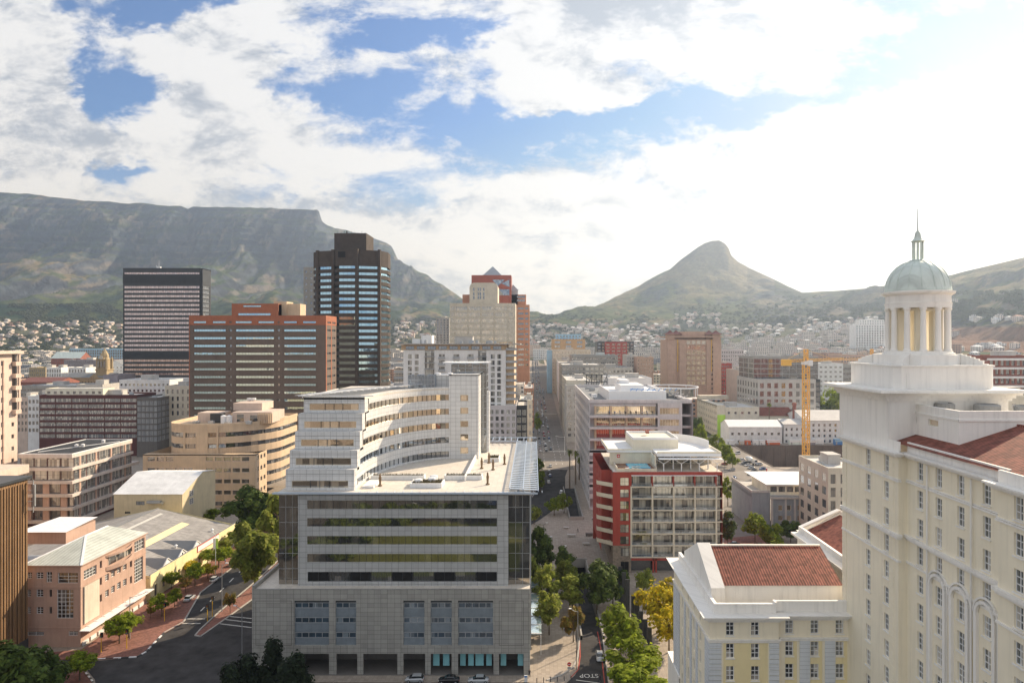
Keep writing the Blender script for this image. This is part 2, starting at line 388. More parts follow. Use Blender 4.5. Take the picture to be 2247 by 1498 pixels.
# px : (Y, py) ... up to the ridge distance
PROF = {
 -900: [(1340, 800), (2200, 765), (3000, 705), (3600, 655), (4100, 600), (4400, 565), (4600, 530), (4720, 500), (5050, None)],
 0:    [(1340, 800), (2200, 765), (3000, 703), (3500, 665), (3950, 612), (4300, 585), (4500, 535), (4650, 500), (4950, None)],
 200:  [(1340, 800), (2200, 768), (2900, 722), (3500, 680), (3950, 640), (4300, 608), (4500, 570), (4650, 520), (4950, None)],
 450:  [(1340, 800), (2200, 770), (2900, 728), (3500, 688), (4000, 645), (4400, 622), (4620, 590), (4750, 530), (5000, None)],
 690:  [(1340, 800), (2200, 770), (2900, 730), (3500, 690), (4000, 655), (4500, 630), (4750, 590), (4880, 530), (5100, None)],
 760:  [(1340, 800), (2200, 770), (2900, 732), (3500, 694), (4000, 660), (4500, 635), (4850, 600), (5000, 560), (5300, None)],
 860:  [(1340, 800), (2200, 770), (2900, 732), (3500, 700), (4000, 672), (4500, 645), (4950, 615), (5150, 590), (5300, None)],
 900:  [(1340, 800), (2200, 770), (2900, 735), (3500, 708), (4000, 680), (4500, 650), (4800, 628), (5000, 606), (5200, None)],
 1000: [(1340, 800), (2200, 770), (2900, 740), (3300, 722), (3600, 706), (3900, 690), (4200, 675), (4400, 662), (4600, None)],
 1100: [(1340, 800), (2100, 770), (2500, 745), (2800, 728), (3000, 718), (3200, 710), (3400, 702), (3600, 694), (3800, None)],
 1215: [(1340, 800), (2000, 770), (2300, 752), (2600, 735), (2800, 722), (3000, 712), (3200, 704), (3400, 697), (3600, None)],
 1400: [(1340, 800), (2000, 770), (2300, 752), (2600, 734), (2800, 722), (3100, 706), (3400, 690), (3700, 664), (4100, None)],
 1500: [(1340, 800), (1900, 770), (2300, 748), (2700, 722), (3000, 702), (3300, 680), (3600, 650), (3850, 610), (4100, None)],
 1570: [(1340, 797), (1900, 765), (2300, 742), (2700, 716), (3000, 696), (3400, 670), (3700, 638), (3950, 585), (4100, None)],
 1640: [(1340, 797), (1800, 765), (2200, 740), (2600, 714), (2900, 695), (3200, 675), (3500, 652), (3800, 622), (4050, None)],
 1760: [(1300, 797), (1700, 762), (2000, 738), (2300, 715), (2500, 700), (2700, 686), (2900, 672), (3100, 658), (3400, None)],
 1950: [(1200, 795), (1450, 765), (1650, 740), (1850, 718), (2000, 702), (2150, 685), (2300, 666), (2450, 648), (2650, None)],
 2090: [(1000, 800), (1200, 770), (1400, 745), (1500, 722), (1600, 706), (1700, 690), (1850, 668), (2000, 640), (2200, None)],
 2247: [(900, 800), (1050, 775), (1150, 755), (1200, 712), (1350, 690), (1500, 665), (1650, 640), (1800, 605), (1950, None)],
 3100: [(900, 800), (1050, 770), (1150, 740), (1250, 705), (1400, 675), (1500, 650), (1600, 620), (1700, 580), (1850, None)],
}
Y00 = 520.0
rng = np.random.RandomState(5)
LAT = rng.rand(256, 256)
def vnoise(x, y):
 x0 = np.floor(x).astype(int); y0 = np.floor(y).astype(int); fx = x - x0; fy = y - y0
 fx = fx * fx * (3 - 2 * fx); fy = fy * fy * (3 - 2 * fy)
 a = LAT[x0 & 255, y0 & 255]; b = LAT[(x0 + 1) & 255, y0 & 255]; c = LAT[x0 & 255, (y0 + 1) & 255]; e = LAT[(x0 + 1) & 255, (y0 + 1) & 255]
 return (a * (1 - fx) + b * fx) * (1 - fy) + (c * (1 - fx) + e * fx) * fy
def fbm(x, y, o=5, gain=.5):
 s = 0; a = 1; t = 0
 for i in range(o): s = s + a * vnoise(x + 17.3 * i, y + 31.7 * i); t += a; a *= gain; x = x * 2.03; y = y * 2.03
 return s / t
TC = np.arange(-900, 3101, 3.2); NC = len(TC)
kx = sorted(PROF); NR = 230
# rows: 10 segments, more rows on the steep far ones
seg = [14, 22, 26, 26, 26, 26, 34, 30, 26]
tt = np.concatenate([np.linspace(i, i + 1, n, endpoint=False) for i, n in enumerate(seg)] + [[9.0]])
KY = np.zeros((len(kx), 10)); KP = np.zeros((len(kx), 10))
for i, k in enumerate(kx):
 KY[i, 0] = Y00; KP[i, 0] = VY + CAMH * FPX / Y00
 for j, (Y, py) in enumerate(PROF[k]):
  KY[i, j + 1] = Y; KP[i, j + 1] = py if py is not None else 0
CY = np.stack([np.interp(TC, kx, KY[:, j]) for j in range(10)], 1)
CPy = np.stack([np.interp(TC, kx, KP[:, j]) for j in range(10)], 1)
CPy[:, 9] = np.interp(TC, [r[0] for r in RIDGE], [r[1] for r in RIDGE]); CPy[:, 0] = VY + CAMH * FPX / Y00
for j in range(1, 9): CPy[:, j] = np.maximum(CPy[:, j], CPy[:, 9] + (9 - j) * 4.0)
CZ = CAMH - (CPy - VY) * CY / FPX
TY = np.stack([np.interp(tt, range(10), CY[c]) for c in range(NC)]); TZ = np.stack([np.interp(tt, range(10), CZ[c]) for c in range(NC)])
PX = np.repeat(TC[:, None], len(tt), 1)
TX = (PX - VX) * TY / FPX
k = tt[None, :] / 9
# relief: buttresses and gullies on the steep parts, humps on the slopes; the ridge line itself only nibbled
amp = np.clip((tt[None, :] - 2.2) / 2, 0, 1) * np.clip((9 - tt[None, :]) / .9, 0, 1)
left = np.clip((1000 - PX) / 120, 0, 1)
gul = fbm(TX / 330, TY / 1400, 5) - .5
spur = 1 - np.abs(fbm(TX / 420 + 40, TY / 900 + 9, 4) * 2 - 1)
TZ = TZ + amp * left * (gul * 240 + (spur - .62) * 240)
TZ = TZ + amp * (1 - left) * ((fbm(TX / 260, TY / 260, 5) - .5) * 60 + (1 - np.abs(fbm(TX / 300 + 7, TY / 700, 4) * 2 - 1) - .6) * 50)
TZ = TZ + amp * (fbm(TX / 60, TY / 60, 4) - .5) * 26
TZ = TZ + left * amp * np.clip((tt[None, :] - 5.2) / 1.5, 0, 1) * (fbm(TX / 45, TZ / 260, 4) - .5) * 125
ridge_nib = (fbm(TX / 70, TX * 0 + 3, 4) - .5) * np.where(PX < 1000, 16, 10) * (tt[None, :] > 8.3)
TZ = TZ + ridge_nib
# cliffs stepped in ledges
strata = np.clip((tt[None, :] - 6.2) / .8, 0, 1) * left
st = 46.0; fz = TZ / st + .25 * fbm(TX / 500, TY / 500, 3); fr = fz - np.floor(fz)
TZ = TZ + strata * amp * (np.clip((fr - .5) * 2.6 + .5, 0, 1) - fr) * st * .8
def gz(x, y):
 if y <= Y00: return 0.0
 c = int(np.clip(round((VX + FPX * x / y - TC[0]) / 3.2), 0, NC - 1))
 return float(np.interp(y, TY[c], TZ[c]))
# back side
TYb = np.stack([TY[:, -1] + 250, TY[:, -1] + 1500], 1); TZb = np.stack([TZ[:, -1] - 60, TZ[:, -1] * 0 - 80], 1)
PXb = np.repeat(TC[:, None], 2, 1)
AY = np.concatenate([TY, TYb], 1); AZ = np.concatenate([TZ, TZb], 1); AP = np.concatenate([PX, PXb], 1); AX = (AP - VX) * AY / FPX
NRR = AY.shape[1]
AT = np.concatenate([np.repeat(tt[None, :], NC, 0), np.full((NC, 2), 9.5)], 1)
APY = VY - (AZ - CAMH) * FPX / AY
# slopes for the colours
gzr = np.gradient(AZ, axis=1) / np.maximum(np.gradient(AY, axis=1), 1); gzc = np.gradient(AZ, axis=0) / np.maximum(np.abs(np.gradient(AX, axis=0)), 1)
slope = np.sqrt(gzr ** 2 + gzc ** 2)
n1 = fbm(AX / 220, AY / 220 + 5, 5); n2 = fbm(AX / 45, AY / 60, 4); n3 = fbm(AX / 500 + 3, AY / 500, 4)
def lerp(a, b, t): return a * (1 - t[..., None]) + np.array(b) * t[..., None]
def ss(x, a, b): t = np.clip((x - a) / (b - a), 0, 1); return t * t * (3 - 2 * t)
C = np.zeros(AX.shape + (3,)); C[:] = (.070, .092, .034)
C = lerp(C, (.045, .070, .028), ss(n1, .42, .62)); C = lerp(C, (.19, .155, .085), ss(n2 * .5 + n3 * .5, .52, .66))
leftA = AP < 1000
# town floor, dark pine belt, scrub, rock
town = ss(APY, 690, 712) * (AT < 5) * (AP < 2000); C = lerp(C, (.10, .105, .07), town * .75)
pine = ss(APY, 662 + 0 * APY, 672) * ss(-APY, -712, -700) * ss(n1, .36, .50) * leftA * ss(AP, -900, -100); C = lerp(C, (.018, .040, .018), pine * .9)
rock = ss(slope, .62, 1.05) * (AT > 3.2) * (1 - .25 * n1); rcol = (.070, .086, .112)
C = lerp(C, rcol, np.clip(rock, 0, 1) * np.where(leftA, 1, .7))
band = ss(np.sin(AZ / 15.0 + 2.5 * fbm(AX / 600, AY / 300, 3)) * .5 + fbm(AX / 90, AZ / 12, 4), .55, .95)
C = lerp(C, (.032, .037, .046), band * np.clip(rock, 0, 1) * .8); C = lerp(C, (.035, .038, .04), ss(fbm(AX / 34 + 20, AZ / 300, 4), .50, .57) * np.clip(rock, 0, 1) * .7)  # the vertical streaks put gully shade into the rock colour
C = lerp(C, (.24, .205, .16), ss(fbm(AX / 40 + 9, AZ / 70, 4), .58, .70) * np.clip(rock, 0, 1) * .6)
C = lerp(C, (.05, .075, .03), ss(fbm(AX / 120 + 5, AZ / 30 + 5, 4), .56, .66) * leftA * (AT > 5) * (AT < 8.7) * .55)
# right-hand hill: dry grass, a bare earth cut
earth = (AP > 2085) * ss(APY, 712, 722) * (AT > 2.0); C = lerp(C, (.21, .115, .075), earth * .9)
dry = (AP > 1250) * ss(-APY, -700, -640); C = lerp(C, (.19, .16, .085), dry * ss(n1, .35, .6) * .75)
C = lerp(C, (.05, .065, .03), (AP > 1700) * ss(fbm(AX / 90, AY / 90 + 2, 5), .52, .58) * ss(-APY, -705, -690) * .85)
C *= (0.86 + .28 * fbm(AX / 14, AY / 20, 3))[..., None]
C = C * np.where(AT[..., None] < 1.3, 1, 1)
m_, g_, b_ = newmat('terrain')
at = g_.n('ShaderNodeAttribute'); at.attribute_name = 'Col'
kk = g_.mr(g_.noise(pos(g_), .045, 8, .7), .3, .7, .72, 1.3, False)
g_.put(b_.inputs['Base Color'], g_.mix(1.0, at.outputs['Color'], g_.comb(kk, kk, kk), 'MULTIPLY')); b_.inputs['Roughness'].default_value = 1.0; b_.inputs['Specular IOR Level'].default_value = .05
bp = g_.n('ShaderNodeBump'); bp.inputs['Strength'].default_value = .9; bp.inputs['Distance'].default_value = 26
g_.put(bp.inputs['Height'], g_.noise(pos(g_), .018, 9, .65)); g_.put(b_.inputs['Normal'], bp.outputs[0])
TRENCH = [(11.9, 16.9, 165, 223), (15, 20, 276, 335), (138, 260, 392, 472)]
def ground():
 verts = np.stack([AX, AY, AZ], -1).reshape(-1, 3)
 i = np.arange(NC - 1)[:, None] * NRR + np.arange(NRR - 1)[None, :]; i = i.reshape(-1)
 faces = np.stack([i, i + NRR, i + NRR + 1, i + 1], 1)
 cols = np.concatenate([C.reshape(-1, 3), np.ones((NC * NRR, 1))], 1)
 # near city floor with the openings of the underpass and of the building pit
 xs = sorted({-4000., 4000., float(AX[0, 0]), *np.linspace(-700, 640, 28), float(AX[-1, 0]), *[q for t in TRENCH for q in t[:2]]}); ys = sorted({-4000., -1500., -400., -100., 60., *np.linspace(120, 480, 13), Y00, *[float(q) for t in TRENCH for q in t[2:]]})
 nv = []; nf = []
 for a in range(len(xs) - 1):
  for b in range(len(ys) - 1):
   xm, ym = (xs[a] + xs[a + 1]) / 2, (ys[b] + ys[b + 1]) / 2
   if any(t[0] < xm < t[1] and t[2] < ym < t[3] for t in TRENCH): continue
   n = len(verts) + len(nv); nv += [(xs[a], ys[b], 0), (xs[a + 1], ys[b], 0), (xs[a + 1], ys[b + 1], 0), (xs[a], ys[b + 1], 0)]; nf.append((n, n + 1, n + 2, n + 3))
 verts = np.concatenate([verts, np.array(nv)]); faces = np.concatenate([faces, np.array(nf)])
 cols = np.concatenate([cols, np.tile([[.2, .18, .16, 1]], (len(nv), 1))])
 me = bpy.data.meshes.new('ground'); me.vertices.add(len(verts)); me.vertices.foreach_set('co', verts.ravel())
 me.loops.add(len(faces) * 4); me.loops.foreach_set('vertex_index', faces.ravel().astype(np.int32))
 me.polygons.add(len(faces)); me.polygons.foreach_set('loop_start', np.arange(0, len(faces) * 4, 4, dtype=np.int32)); me.polygons.foreach_set('loop_total', np.full(len(faces), 4, dtype=np.int32))
 me.polygons.foreach_set('use_smooth', np.ones(len(faces), dtype=bool))
 mi = np.zeros(len(faces), dtype=np.int32); mi[-len(nf):] = 1; me.polygons.foreach_set('material_index', mi)
 ca = me.color_attributes.new('Col', 'FLOAT_COLOR', 'POINT'); ca.data.foreach_set('color', cols.ravel())
 me.materials.append(MATS['terrain']); me.materials.append(MATS['paving']); me.update(); me.validate()
 tagit(link('ground', me), 'flat city ground rising to the wooded slopes and the flat topped and pointed mountains', kind='structure')
# ---------------------------------------------------------------- palette
tile('paving', (.34, .29, .24), .9, .9, .05, .72, .12, .85)
pm('concrete_light', (.50, .48, .45)); pm('concrete', (.34, .33, .31)); pm('concrete_dark', (.16, .15, .14)); pm('roof_light', (.55, .54, .52), streak=0)
pm('roof_white', (.80, .80, .80), .5, .05, streak=.05); pm('roof_grey', (.22, .23, .24), streak=0); pm('roof_black', (.03, .032, .035), .7, streak=0)
pm('metal_grey', (.40, .42, .44), .45, .08, metal=.5); pm('metal_white', (.78, .79, .80), .35, .04, streak=.05); pm('metal_dark', (.05, .055, .06), .4)
pm('steel_blue', (.50, .58, .68), .35, .04, metal=.4, streak=.03)
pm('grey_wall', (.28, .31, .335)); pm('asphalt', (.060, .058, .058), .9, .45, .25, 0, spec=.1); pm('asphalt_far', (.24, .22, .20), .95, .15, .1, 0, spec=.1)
pm('road_white', (.68, .67, .63), .8, .2, 1.2, 0); pm('road_red', (.42, .08, .06), .8, .15, 1, 0); pm('kerb', (.42, .40, .37), .9, .15, .8, 0)
tile('brick_paving', (.23, .105, .08), .5, .5, .05, .8, .22, .9); tile('deck_paving', (.62, .57, .50), 1.2, 1.2, .04, .75, .06, .7)
tile('panel', (.42, .43, .43), 1.45, 1.17, .055, .22, .07, .38, .10, amt=.06)
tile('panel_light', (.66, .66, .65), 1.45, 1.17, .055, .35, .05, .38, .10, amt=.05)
tile('podium_panel', (.33, .325, .30), 1.45, .97, .05, .35, .10, .55, .12)
pm('render_white', (.76, .76, .75), streak=.12); pm('render_cream', (.74, .69, .56), streak=.12); pm('hotel_cream', (.90, .82, .64), .85, .05, .25, .10); pm('hotel_yellow', (.84, .72, .42), .8, .06, .2, .10)
pm('hotel_white', (.88, .85, .79), .8, .05, .2, .13)
tile('rustic', (.66, .69, .71), 50., .62, .05, .62, .0, .8)
pm('sand', (.60, .46, .32)); pm('yellow_wall', (.60, .51, .34)); pm('pink_wall', (.50, .345, .275)); pm('pink_light', (.62, .50, .42)); pm('maroon', (.12, .05, .045)); pm('flats_band', (.62, .55, .50))
pm('red_paint', (.35, .062, .045), .7, .06); pm('brick_orange', (.33, .125, .07)); pm('brick_brown', (.150, .118, .098)); pm('dark_concrete', (.070, .056, .047), .9, .2)
pm('castle', (.50, .35, .27)); pm('castle_roof', (.20, .09, .08)); pm('salmon', (.50, .27, .18)); pm('red_granite', (.33, .10, .07), .4); pm('cream_stone', (.62, .57, .47)); pm('stone_old', (.42, .33, .20), streak=.3)
pm('brick_red', (.30, .12, .09)); pm('blue_paint', (.10, .25, .55)); pm('sky_paint', (.35, .55, .70)); pm('orange_paint', (.55, .36, .19)); pm('green_paint', (.06, .30, .18)); pm('lilac_white', (.60, .575, .575), streak=.15)
pm('lav_dark', (.30, .27, .29)); pm('crane_yellow', (.80, .47, .10), .5, .05, streak=0); pm('digger_orange', (.60, .14, .05), .5); pm('earth', (.27, .19, .13), 1, .3, .15, 0); pm('retaining', (.17, .14, .12), .95, .25, .12, .3)
pm('water_pool', (.08, .55, .75), .08, .05, .4, 0, spec=.8); pm('pool_rim', (.10, .30, .50)); pm('timber', (.22, .11, .06)); pm('black_gap', (.012, .012, .013)); pm('copper_green', (.68, .75, .69), .6, .12, .5, .25, metal=.1)
pm('warehouse_yellow', (.78, .69, .40)); pm('skylight', (.55, .54, .50), .3); pm('lawn', (.085, .10, .02), 1, .25, .12, 0); pm('bronze', (.20, .13, .07), .5); pm('umbrella', (.72, .70, .66))
pm('stone_clad', (.24, .20, .16), .9, .5, 1.5, 0); pm('signal_black', (.02, .02, .02)); pm('signal_yellow', (.75, .45, .03)); pm('green_awning', (.03, .10, .06)); pm('teal_panel', (.25, .55, .60), .3); pm('sign_red', (.6, .03, .03)); pm('flag_green', (.45, .70, .10))
pm('skin', (.45, .26, .18), streak=0); pm('cloth_dark', (.03, .03, .04), streak=0); pm('cloth_white', (.6, .6, .62), streak=0); pm('cloth_blue', (.10, .18, .40), streak=0); pm('tyre', (.02, .02, .02), streak=0); pm('number_plate', (.7, .7, .6), streak=0)
def roofed(name, col, pitch, ax, dark=.55, rough=.7, var=.15):
 """ribbed or tiled roof: ribs every `pitch` metres along the axis"""
 m, g, b = newmat(name); x, y, z = g.xyz(pos(g)); u = x if ax == 'x' else y; v = y if ax == 'x' else x
 f = g.m('ABSOLUTE', g.m('SUBTRACT', g.m('FRACT', g.m('DIVIDE', u, pitch)), .5))
 r = g.white(g.comb(g.m('FLOOR', g.m('DIVIDE', u, pitch)), g.m('FLOOR', g.m('DIVIDE', v, pitch * 1.3)), 0))
 kk = g.m('MULTIPLY', g.mr(f, 0, .5, dark, 1.15, False), g.mr(r, 0, 1, 1 - var, 1 + var, False))
 g.put(b.inputs['Base Color'], g.mix(1.0, soft(g, (*col, 1), .18, .2), g.comb(kk, kk, kk), 'MULTIPLY'))
 b.inputs['Roughness'].default_value = rough; b.inputs['Specular IOR Level'].default_value = .15
 bp = g.n('ShaderNodeBump'); bp.inputs['Strength'].default_value = .7; bp.inputs['Distance'].default_value = .08
 g.put(bp.inputs['Height'], f); g.put(b.inputs['Normal'], bp.outputs[0])
roofed('roof_tile', (.27, .095, .068), .42, 'x', var=.32, dark=.35); roofed('roof_tile_y', (.27, .095, .068), .42, 'y', var=.32, dark=.35); roofed('roof_sheet', (.30, .29, .28), 1.1, 'y', .75, .5); roofed('roof_sheet_green', (.46, .49, .45), .9, 'x', .85, .5, .05)
roofed('roof_sheet_white', (.74, .75, .75), .8, 'y', .85, .5, .04); roofed('ribbed_brown', (.30, .185, .10), .5, 'y', .35, .7, .1)
glass('glass_mirror', (.02, .025, .03), (.13, .125, .11), .22, 1.45, 3.9, refl=.48, tint=(.72, .64, .54), wob=.05)
glass('glass_dark', (.025, .028, .032), (.16, .15, .14), .18, 1.3, 3.4, refl=.22)
glass('glass_sky', (.05, .06, .06), (.28, .32, .30), .2, 1.6, 3.2, refl=.66, tint=(.60, .86, .98), wob=.06)
glass('glass_pink', (.36, .22, .18), (.50, .36, .32), .5, 1.35, 3.3, refl=.35, tint=(1, .88, .85))  # pink of the reflected sky is put into the pane colours
glass('glass_curtain', (.05, .05, .05), (.42, .42, .38), .62, .95, 3.7, refl=.18)
glass('glass_blind', (.045, .05, .055), (.50, .46, .40), .32, .5, 3.4, refl=.22)
glass('glass_amber', (.07, .055, .04), (.42, .34, .24), .32, 1.6, 3.4, refl=.40, tint=(1, .86, .68), wob=.08)
pm('spandrel', (.20, .235, .265), .3, .15, .8, .1)
glass('glass_blue', (.05, .08, .11), (.20, .24, .27), .3, 1.1, 2.6, refl=.22, tint=(.75, .85, 1))
glass('glass_teal', (.05, .08, .08), (.12, .2, .2), .3, 1.1, 2.6, refl=.30, tint=(.6, .85, .85))
glass('canopy_glass', (.30, .42, .46), (.4, .5, .52), .4, 1.5, 9, refl=.30, tint=(.8, .9, 1))
WK.update({
 'plain': ('glass_dark', None, 1, 1, 0, 0), 'mirror': ('glass_mirror', 'metal_dark', 1, 1, .06, .01), 'sash': ('glass_blind', 'render_white', 2, 3, .085, .06),
 'office': ('glass_dark', 'metal_dark', 3, 1, .08, .04), 'ribbon': ('glass_sky', 'brick_brown', 12, 1, .10, .04), 'ribbonw': ('glass_blind', 'concrete_light', 10, 1, .12, .05),
 'pinkrib': ('glass_pink', 'metal_dark', 42, 1, .22, .05), 'pinkside': ('glass_dark', 'metal_grey', 8, 1, .3, .06), 'amber': ('glass_amber', 'cream_stone', 7, 1, .12, .05),
 'flat': ('glass_curtain', 'metal_dark', 2, 2, .07, .04), 'lattice': ('glass_dark', 'render_white', 4, 7, .10, .06), 'lattice4': ('glass_dark', 'render_white', 4, 3, .10, .06), 'lat2': ('glass_dark', 'render_white', 2, 3, .09, .05),
 'blue': ('glass_blue', 'metal_grey', 5, 1, .16, .05), 'blue3': ('glass_blue', 'metal_grey', 3, 1, .16, .05), 'slide': ('glass_curtain', 'metal_dark', 6, 1, .07, .04), 'dark6': ('glass_dark', 'metal_dark', 8, 1, .06, .03),
 'flats': ('glass_blind', 'metal_grey', 14, 2, .09, .05), 'teal': ('glass_teal', 'metal_dark', 2, 1, .08, .02), 'door': ('black_gap', 'metal_dark', 2, 1, .08, .04), 'amber1': ('glass_amber', 'render_cream', 1, 1, .1, .03)})
# ---------------------------------------------------------------- near ground: roads, pavements, underpass, pit
ground()
def sheet(name, pts, mat, z, label, px=True, kind='structure', thick=0.0):
 P = [GP(a, b, z) for a, b in pts] if px else pts
 mb = MB()
 if thick: mb.prism(P, z - thick, z)
 else:
  a = sum(P[i][0] * P[(i + 1) % len(P)][1] - P[(i + 1) % len(P)][0] * P[i][1] for i in range(len(P)))
  if a < 0: P = P[::-1]
  mb.poly([(x, y, z) for x, y in P])
 o = mb.build(name, mat); return tagit(o, label, kind=kind)
sheet('road', [(-160, -160), (60, -160), (60, 12), (-160, 12)], 'asphalt', .004, 'wide asphalt yard behind the viewpoint, mirrored in the glass', px=False)
sheet('road', [(-110, 12), (-75, 12), (-2, 12), (60, 12), (60, 143.2), (9.6, 143.2), (2, 144.2), (-62, 144.2), (-75, 140), (-110, 140)], 'asphalt', .006, 'dark asphalt road in front of the tiled podium', px=False)
sheet('road', [(200, 1450), (300, 1440), (336, 1413), (360, 1388), (403, 1364), (440, 1300), (510, 1245), (600, 1160), (648, 1112), (656, 1185), (560, 1330), (562, 1440), (545, 1462), (520, 1500), (380, 1640), (-900, 1640), (-900, 1560), (100, 1560), (215, 1530), (208, 1490), (190, 1468), (150, 1456), (-60, 1452), (-60, 1432), (200, 1434)], 'asphalt', .010, 'wide dark asphalt street and crossing beside the pink corner building')
sheet('pavement', [(-60, 1434), (60, 1434), (178, 1424), (322, 1322), (512, 1199), (620, 1110), (648, 1085), (648, 1112), (600, 1160), (510, 1245), (440, 1300), (403, 1364), (360, 1388), (336, 1413), (300, 1440), (200, 1447), (60, 1444), (-60, 1446)], 'brick_paving', .13, 'red brick pavement with small trees along the yellow warehouse', thick=.13)
sheet('pavement', [(428, 1392), (445, 1378), (480, 1345), (560, 1278), (655, 1190), (655, 1215), (560, 1308), (480, 1366), (440, 1392)], 'brick_paving', .13, 'narrow red brick traffic island beside the podium', thick=.13)
sheet('pavement', [(-60, 1460), (150, 1461), (185, 1472), (203, 1495), (207, 1530), (-60, 1560)], 'brick_paving', .13, 'rounded brick corner with a striped kerb at bottom left', thick=.13)
sheet('pavement', [(-60.5, 144.2), (-.8, 144.2), (-.8, 148.5), (-60.5, 148.5)], 'paving', .12, 'pavement strip at the foot of the tiled podium', px=False, thick=.12)
sheet('pavement', [(1118, 1498), (1200, 1490), (1232, 1478), (1258, 1462), (1268, 1440), (1274, 1395), (1270, 1330), (1262, 1262), (1200, 1180), (1172, 1180), (1165, 1300), (1163, 1480)], 'paving', .012, 'pale paved plaza beside the underpass road')
sheet('road', [(1268, 1398), (1322, 1396), (1336, 1500), (1345, 1640), (1230, 1640), (1240, 1500), (1262, 1480), (1270, 1460)], 'asphalt', .016, 'narrow service road rising from the underpass')
sheet('road', [(1178, 985), (1234, 985), (1250, 1018), (1240, 1046), (1240, 1088), (1216, 1117), (1186, 1139), (1150, 1160), (950, 1170), (950, 1092), (1165, 1090), (1183, 1062), (1188, 1030)], 'asphalt', .010, 'curving street behind the glass office block')
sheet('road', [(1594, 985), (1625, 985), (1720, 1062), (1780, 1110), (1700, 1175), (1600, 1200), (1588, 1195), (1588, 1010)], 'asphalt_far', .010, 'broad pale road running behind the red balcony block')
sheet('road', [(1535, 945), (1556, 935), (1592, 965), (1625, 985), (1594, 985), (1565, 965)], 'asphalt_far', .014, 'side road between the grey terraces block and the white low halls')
sheet('plaza', [(1590, 1180), (1700, 1170), (1740, 1215), (1700, 1240), (1500, 1250), (1585, 1215)], 'brick_paving', .020, 'reddish forecourt behind the red balcony block')
sheet('lawn', [(-60, 28), (-4, 28), (-4, 88), (-48, 92), (-66, 70)], 'lawn', .02, 'green lawn facing the office block', px=False)
def underpass():
 L = [(165, 11.9, 0), (223, 12.1, -6.3), (276, 15.0, -6.3), (335, 15.0, 0)]; Rr = [(165, 16.85, 0), (223, 17.0, -6.3), (276, 20.0, -6.3), (335, 20.0, 0)]
 f = MB()
 for i in range(3): f.poly([(L[i][1], L[i][0], L[i][2]), (Rr[i][1], Rr[i][0], Rr[i][2]), (Rr[i + 1][1], Rr[i + 1][0], Rr[i + 1][2]), (L[i + 1][1], L[i + 1][0], L[i + 1][2])])
 tagit(f.build('underpass_road', 'asphalt'), 'sunken road dropping into the dark underpass', kind='structure')
 w = MB()
 for S, s in ((L, -1), (Rr, 1)):
  for i in range(3):
   a, b = S[i], S[i + 1]; hi = 1.0 if i != 1 else -.05
   for t in (0, .4 * s):
    w.poly([(a[1] + t, a[0], a[2] - .1), (b[1] + t, b[0], b[2] - .1), (b[1] + t, b[0], hi), (a[1] + t, a[0], hi)])
   w.poly([(a[1], a[0], hi), (b[1], b[0], hi), (b[1] + .4 * s, b[0], hi), (a[1] + .4 * s, a[0], hi)])
 w.box(11.7, 17.5, 222.6, 223.1, -1.6, 1.3); w.box(14.6, 20.4, 275.8, 276.2, -1.6, 1.3)
 lone(w, 'retaining_wall', 'concrete', 'low concrete walls lining the sunken underpass road', 'wall')
underpass()
def pit():
 t = TRENCH[2]; f = MB(); f.box(t[0], t[1], t[2], t[3], -19, -18)
 tagit(f.build('pit_floor', 'earth'), 'bare earth floor of the building pit', kind='structure')
 w = MB(); w.box(t[0] - .6, t[1], t[3], t[3] + .6, -18, .3); w.box(t[0] - .6, t[0], t[2], t[3], -18, .3); w.box(t[0], t[1], t[2] - .6, t[2], -18, .1)
 for i in range(14): w.box(t[0] + 3 + i * 8.4, t[0] + 3.5 + i * 8.4, t[3] - .35, t[3], -18, -.6)
 lone(w, 'retaining_wall', 'retaining', 'tall dark retaining wall of the building pit below the white halls', 'wall')
pit()
def draped(name, xc0, xc1, ya, yb, mat, dz, label, step=12.0):
 mb = MB(); n = int((yb - ya) / step); prev = None
 for i in range(n + 1):
  y = ya + (yb - ya) * i / n; z = gz((xc0 + xc1) / 2, y) + dz; cur = ((xc0, y, z), (xc1, y, z))
  if prev: mb.poly([prev[0], prev[1], cur[1], cur[0]])
  prev = cur
 tagit(mb.build(name, mat), label, kind='structure')
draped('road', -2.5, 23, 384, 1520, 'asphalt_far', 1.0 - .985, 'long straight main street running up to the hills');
draped('pavement', -8, -2.5, 384, 1520, 'paving', .12, 'pavement along the left side of the main street')
draped('pavement', 23, 27.2, 470, 1520, 'paving', .12, 'pavement along the right side of the main street')
